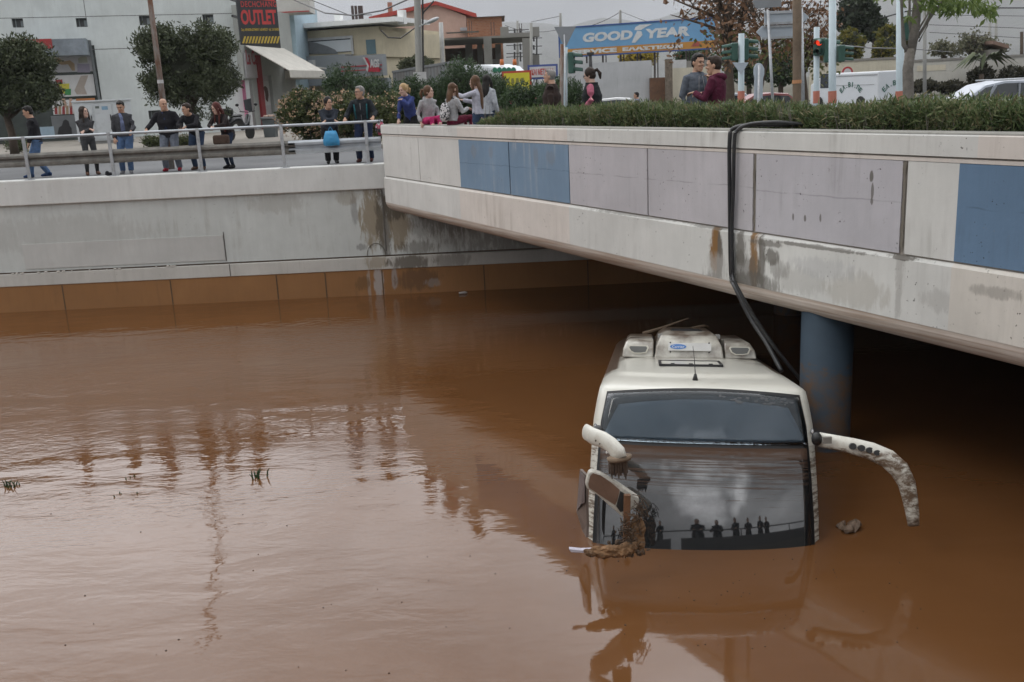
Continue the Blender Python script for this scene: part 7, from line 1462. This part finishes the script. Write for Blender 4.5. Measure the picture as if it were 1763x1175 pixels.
# 6 woman with red hair and brown bag
def bag(r_, T, tor, HP, wr, S):
    ex_part(r_, 'shoulder_strap', DKBR, lambda w: w.tube([T(tor(.17, .0, .50)), T(tor(.05, .15, .25)), T(Vector((-.0 + .28, .25, .92)))], .010 * S, n=5))
person('woman with long red brown hair bent over the handrail with hands folded', stand(391, YR + .36), -115, 1.68, lean=.50, head=(-20, 16), arms=((.02, .55, 1.08), (-.06, .58, 1.08)), feet=((.09, 0, 0), (-.09, .04, 0)), top=F('brown_black_coat', (.022, .016, .016)), legs=F('navy_slim', (.02, .03, .055)), shoes=F('black_boot', (.015, .015, .016)), hair=('long', 'red'), skin=SKIN2, build=.92, hem=.80, skirt='slim', group=RAILG, pole=((.9, -.1, -.4), (-.9, -.1, -.4)))
hb = stand(381, 24.8); w = MB(); c = at(381, 241, 24.78); w.box(c, (.40, .13, .23)); o = w.build('handbag', F('brown_bag', (.075, .05, .038)), bevel=.05); tag(o, 'brown handbag hanging at the handrail below the red haired woman', 'handbag')
# 7 man with blue bag
person('man with black curly hair in dark jacket leaning on folded arms, blue bag in hand', stand(567, YR + .36), -75, 1.68, build=1.14, lean=.5, head=(20, 0), arms=((-.12, .52, 1.10), (.14, .50, 1.10)), feet=((.10, .02, 0), (-.11, 0, 0)), top=F('dark_slate', (.030, .036, .048)), legs=BLT, shoes=F('black_trainer', (.02, .02, .02)), hair=('curly', 'black'), hem=.88, group=RAILG, pole=((.9, -.1, -.4), (-.9, -.1, -.4)))
w = MB(); c0 = at(569, 226, 24.52); rings = []
for k, (z_, hw_, d_) in enumerate([(0, .13, .02), (-.08, .15, .05), (-.22, .19, .07), (-.33, .19, .05), (-.345, .18, .02)]): rings.append([c0 + Vector((hw_ * math.cos(a) + (.02 * math.sin(5 * a) if k else 0), d_ * math.sin(a), z_ + .01 * math.sin(3 * a + k))) for a in [2 * math.pi * j / 16 for j in range(16)]])
w.loft(rings); w.tube([c0 + Vector((-.06, 0, 0)), c0 + Vector((-.02, .1, .10)), c0 + Vector((.06, 0, 0))], .008, n=4); m, t, b, v = base('blue_plastic', .3); b.inputs['Base Color'].default_value = (.04, .27, .52, 1); bumpit(t, b, noise(t, v, 14, 4), .8, .03)
tag(w.build('plastic_bag', m, smooth=True), 'bright blue plastic bag hanging over the handrail', 'plastic bag')
# 8 man with glasses and grey hair
person('grey haired man with glasses in black tracksuit jacket, hands on the handrail', stand(627, YR + .42), -95, 1.86, lean=.22, head=(-42, 0), arms=((.34, .40, 1.02), (-.32, .40, 1.03)), feet=((.15, .05, 0), (-.12, 0, 0)), top=F('tracksuit_black', (.018, .022, .026)), legs=F('tracksuit_navy', (.016, .024, .055)), shoes=F('dark_red_shoe', (.06, .02, .018)), hair=('short', 'grey'), glasses=True, build=1.08, fat=.02, hem=.84, group=RAILG,
       extras=lambda r_, T, tor, HP, wr, S: (ex_part(r_, 'zip', LGREY, lambda w: w.tube([T(tor(.0, .142, .46)), T(tor(0, .165, .30)), T(tor(0, .165, .05))], .005, n=4)), ex_part(r_, 'teal_stripe', F('teal', (.02, .12, .14)), lambda w: w.tube([T(tor(.15, .125, .44)), T(tor(.14, .14, .3)), T(tor(.13, .14, .1))], [.018] * 3, [.006] * 3, ref=(1, 0, 0), n=6)), ex_part(r_, 'teal_stripe', F('teal', (.02, .12, .14)), lambda w: w.tube([T(tor(-.15, .125, .44)), T(tor(-.14, .14, .3)), T(tor(-.13, .14, .1))], [.018] * 3, [.006] * 3, ref=(1, 0, 0), n=6))))
c0 = at(655, 222, 24.55); w = MB(); w.ell(c0, (.13, .10, .16)); w.tube([c0 + Vector((-.05, 0, .14)), c0 + Vector((-.02, 0, .24)), c0 + Vector((.06, 0, .13))], .014, n=6); m, t, b, v = base('backpack_pattern', .7); cc = mixc(t, maprange(t, noise(t, v, 9, 2), .52, .56), (.02, .02, .022), (.32, .05, .09)); cc = mixc(t, maprange(t, noise(t, scaled(t, v, (1.3, 1.3, 1.3)), 13, 2), .58, .62), cc, (.4, .4, .4)); t.links.new(cc, b.inputs['Base Color']); tag(w.build('backpack', m, smooth=True), 'black, red and white backpack hung at the end of the handrail', 'backpack')
# girls at the parapet; deck level behind it
ZD = 3.5
PG_ = 'young people at the parapet'
def bpx(px_, off):   # stand or sit so that the body appears at this image column, at an offset behind the bridge face
    best = min((abs(px_of(bp(t_ / 50., off, 4.2)) - px_), t_ / 50.) for t_ in range(-60, 900)); return bp(best[1], off, 0), best[1]
def px_of(p): d = Vector(p) - Vector((0, 0, CAMH)); return 881.5 + FPX * d.dot(cR) / d.dot(cF)
p, _ = bpx(709, -.62); p.z = ZD
person('blonde woman in blue jacket bending over the parapet with a hand at her mouth', p, -118, 1.62, lean=.42, head=(-10, 10), arms=((.12, .42, .80), (.0, .36, 1.33)), feet=((.09, 0, 0), (-.09, -.03, 0)), top=F('royal_blue', (.035, .05, .16)), legs=BLT, hair=('pony', 'blonde'), skin=SKIN2, build=.92, hem=.84, group=PG_, vest=None, pole=((.7, -.2, -.4), (-.9, 0, -.5)))
def seated(label, px_, off, face, h, **k):
    p, _ = bpx(px_, off); S_ = h / 1.75; p.z = ZT + .01 - (.93 - .12) * S_ - 0.0
    return person(label, p, face, h, **k)
seated('smiling girl in light grey hoodie and pink trousers sitting on the parapet', 738, -.20, -62, 1.55, lean=.14, head=(42, -4), arms=((.26, .14, .86), (-.20, .22, .88)), feet=((.10, .52, .44), (-.08, .48, .46)), pelvis=(0, 0, .90), top=LGREY, legs=F('pink', (.42, .03, .13)), hair=('pony', 'brown'), skin=SKIN2, build=.90, hem=.90, hood=True, group=PG_, knees=(0, 1.2))
def pack(r_, T, tor, HP, wr, S):
    m, t, b, v = base('speckled_pack', .8); cc = mixc(t, maprange(t, noise(t, v, 26, 2, .5), .50, .53), (.50, .49, .50), (.03, .03, .035)); t.links.new(cc, b.inputs['Base Color'])
    ex_part(r_, 'backpack', m, lambda w: (w.ell(T(tor(0, -.20, .18)), (.15 * S, .09 * S, .22 * S)), w.ell(T(tor(0, -.24, .08)), (.12 * S, .07 * S, .12 * S))), rm=.015)
    ex_part(r_, 'strap', BLT, lambda w: w.tube([T(tor(.13, -.10, .50)), T(tor(.13, .12, .42)), T(tor(.17, .05, .15))], .012, n=5))
seated('girl with very long brown hair and speckled backpack sitting on the parapet, back turned', 779, -.16, 38, 1.60, lean=.05, head=(4, 0), arms=((.16, .34, 1.16), (-.14, .34, 1.12)), feet=((.1, .45, .45), (-.1, .45, .45)), pelvis=(0, 0, .90), top=LGREY, legs=F('dark_maroon', (.11, .012, .03)), hair=('longb', 'brown'), skin=SKIN2, build=.88, hem=.92, group=PG_, extras=pack)
p, _ = bpx(823, -1.55); p.z = ZD
person('girl with glasses and long brown hair in pale lilac top gesturing with raised hands', p, 165, 1.66, head=(0, 4), arms=((.16, .42, 1.22), (-.2, .50, 1.38)), feet=((.1, .0, 0), (-.1, 0, 0)), top=F('pale_lilac', (.40, .40, .46)), legs=DJEAN, hair=('long', 'brown'), skin=SKIN2, glasses=True, build=.88, hem=.88, group=PG_, open_hand=True)
p, _ = bpx(840, -2.2); p.z = ZD
person('dark haired person in pale shirt standing behind the girl with glasses', p, 60, 1.68, head=(10, 0), top=F('pale_blue_shirt', (.38, .40, .43)), legs=DJEAN, hair=('bob', 'black'), skin=SKIN, build=.92, group=PG_)
DG = 'people standing behind the hedge'
d_ = at(948, 122, 21.8); person('older grey haired man in dark brown leather jacket looking left', (d_.x, 21.8, d_.z - 1.74), 168, 1.76, lean=-.02, head=(0, -10), build=1.12, fat=.035, top=F('brown_leather', (.030, .020, .017)), legs=DJEAN, hair=('short', 'grey'), collar=F('grey_blue_shirt', (.14, .17, .21)), hem=.80, group=DG)
d_ = at(1018, 118, 20.0)
def cuffs(r_, T, tor, HP, wr, S): pass
person('woman with ponytail and glasses in black padded vest and pink sleeves', (d_.x, 20.0, d_.z - 1.68), 165, 1.68, lean=.0, head=(0, 14), arms=((.24, .1, .98), (-.19, .10, 1.0)), top=F('pink_sleeve', (.36, .11, .16)), legs=BLT, hair=('pony', 'dark'), skin=SKIN2, glasses=True, build=1.08, fat=.03, hem=.9, vest=F('padded_black', (.016, .018, .02)), group=DG, pole=((.9, -.9, -.2), (-.9, -.6, -.2)))
d_ = at(1206, 94, 16.6); person('young man in grey top with hand at his chin facing the man in maroon', (d_.x, 16.9, d_.z - 1.76), -72, 1.78, head=(10, 6), arms=((.22, .1, .88), (-.06, .26, 1.38)), top=F('slate_hoodie', (.10, .115, .14)), legs=DJEAN, hair=('short', 'black'), skin=SKIN, sleeve=.78, hem=.86, group=DG, build=.96,
       extras=lambda r_, T, tor, HP, wr, S: [ex_part(r_, 'drawstring', LGREY, lambda w, s_=s_: w.tube([T(tor(.03 * s_, .125, .47)), T(tor(.05 * s_, .16, .30)), T(tor(.045 * s_, .15, .02))], .004, n=4)) for s_ in (-1, 1)])
d_ = at(1231, 97, 16.2); person('young man in maroon hoodie seen from the side and back, talking', (d_.x, 16.1, d_.z - 1.78), 150, 1.78, head=(12, 4), arms=((.12, .30, 1.2), (-.16, .30, 1.22)), top=MAROON, legs=DJEAN, hair=('short', 'dark'), skin=SKIN, hood=True, hem=.84, build=1.04, group=DG)
d_ = at(1097, 159, 45); person('small figure with dark hair beyond the hedge beside the white car roof', (d_.x, 45, d_.z - 1.75), 170, 1.75, top=GREYT, legs=DJEAN, hair=('short', 'black'), group='distant passers by', arms=((.2, .1, .86), (-.2, .1, .86)))
d_ = at(526, 157, 44); person('small distant head of a passer by left of the flowering bushes', (d_.x, 44, d_.z - 1.72), -90, 1.72, top=BLKJ, legs=DJEAN, hair=('short', 'black'), group='distant passers by')
# rail-side shoe left on the coping
w = MB(); p = at(188, 301, 24.7); w.ell(Vector((p.x, 24.72, ZR + .04)), (.11, .05, .045)); w.ell(Vector((p.x - .05, 24.72, ZR + .07)), (.05, .045, .05)); tag(w.build('dropped_cap', BLKJ, smooth=True), 'small black cap lying on the coping beside a guardrail post', 'cap')
# onlookers on the camera's own bank: seen only as mirror images in the windscreen
RG = 'silhouettes mirrored in the coach windscreen'
specs = [(x_, 'p', yw, h_, ln) for x_, yw, h_, ln in [(-6.4, 0, 1.75, .3), (-5.3, 8, 1.7, .3), (-4.2, 0, 1.8, .2), (-3.3, -10, 1.72, .3), (-2.2, 10, 1.8, .2), (-1.2, 5, 1.82, .1), (1.1, -5, 1.8, .15), (1.9, 6, 1.7, .3), (3.0, 20, 1.8, .2), (3.9, 0, 1.75, .1), (4.9, -10, 1.78, .2), (5.5, 10, 1.7, .2)]]
for x_, nm, yw, h_, ln in specs:
    person('dark silhouette mirrored in the coach windscreen above the rail line', (x_, -.75, 3.222), 90 + yw, h_, lean=ln, arms=((.12 + .1 * (x_ % 1), .42, 1.04), (-.14 - .08 * (x_ % 1), .40, 1.04)), top=BLKJ, legs=BLT, hair=('short', 'black'), group=RG, build=1.2, hem=.78)

# thin damp air between here and the hills
hz = MB(); hz.box((0, 0, 250), (7400, 7400, 502 + 2 * 3.5)); mh = bpy.data.materials.new('haze'); mh.use_nodes = True; t = mh.node_tree; t.nodes.clear(); o_ = N(t, 'ShaderNodeOutputMaterial'); pv = N(t, 'ShaderNodeVolumePrincipled'); pv.inputs['Color'].default_value = (.86, .88, .92, 1); pv.inputs['Density'].default_value = .00022; pv.inputs['Anisotropy'].default_value = .2; t.links.new(pv.outputs[0], o_.inputs['Volume'])
tag(hz.build('haze', mh), 'thin grey haze veiling the far hills', None, kind='stuff')
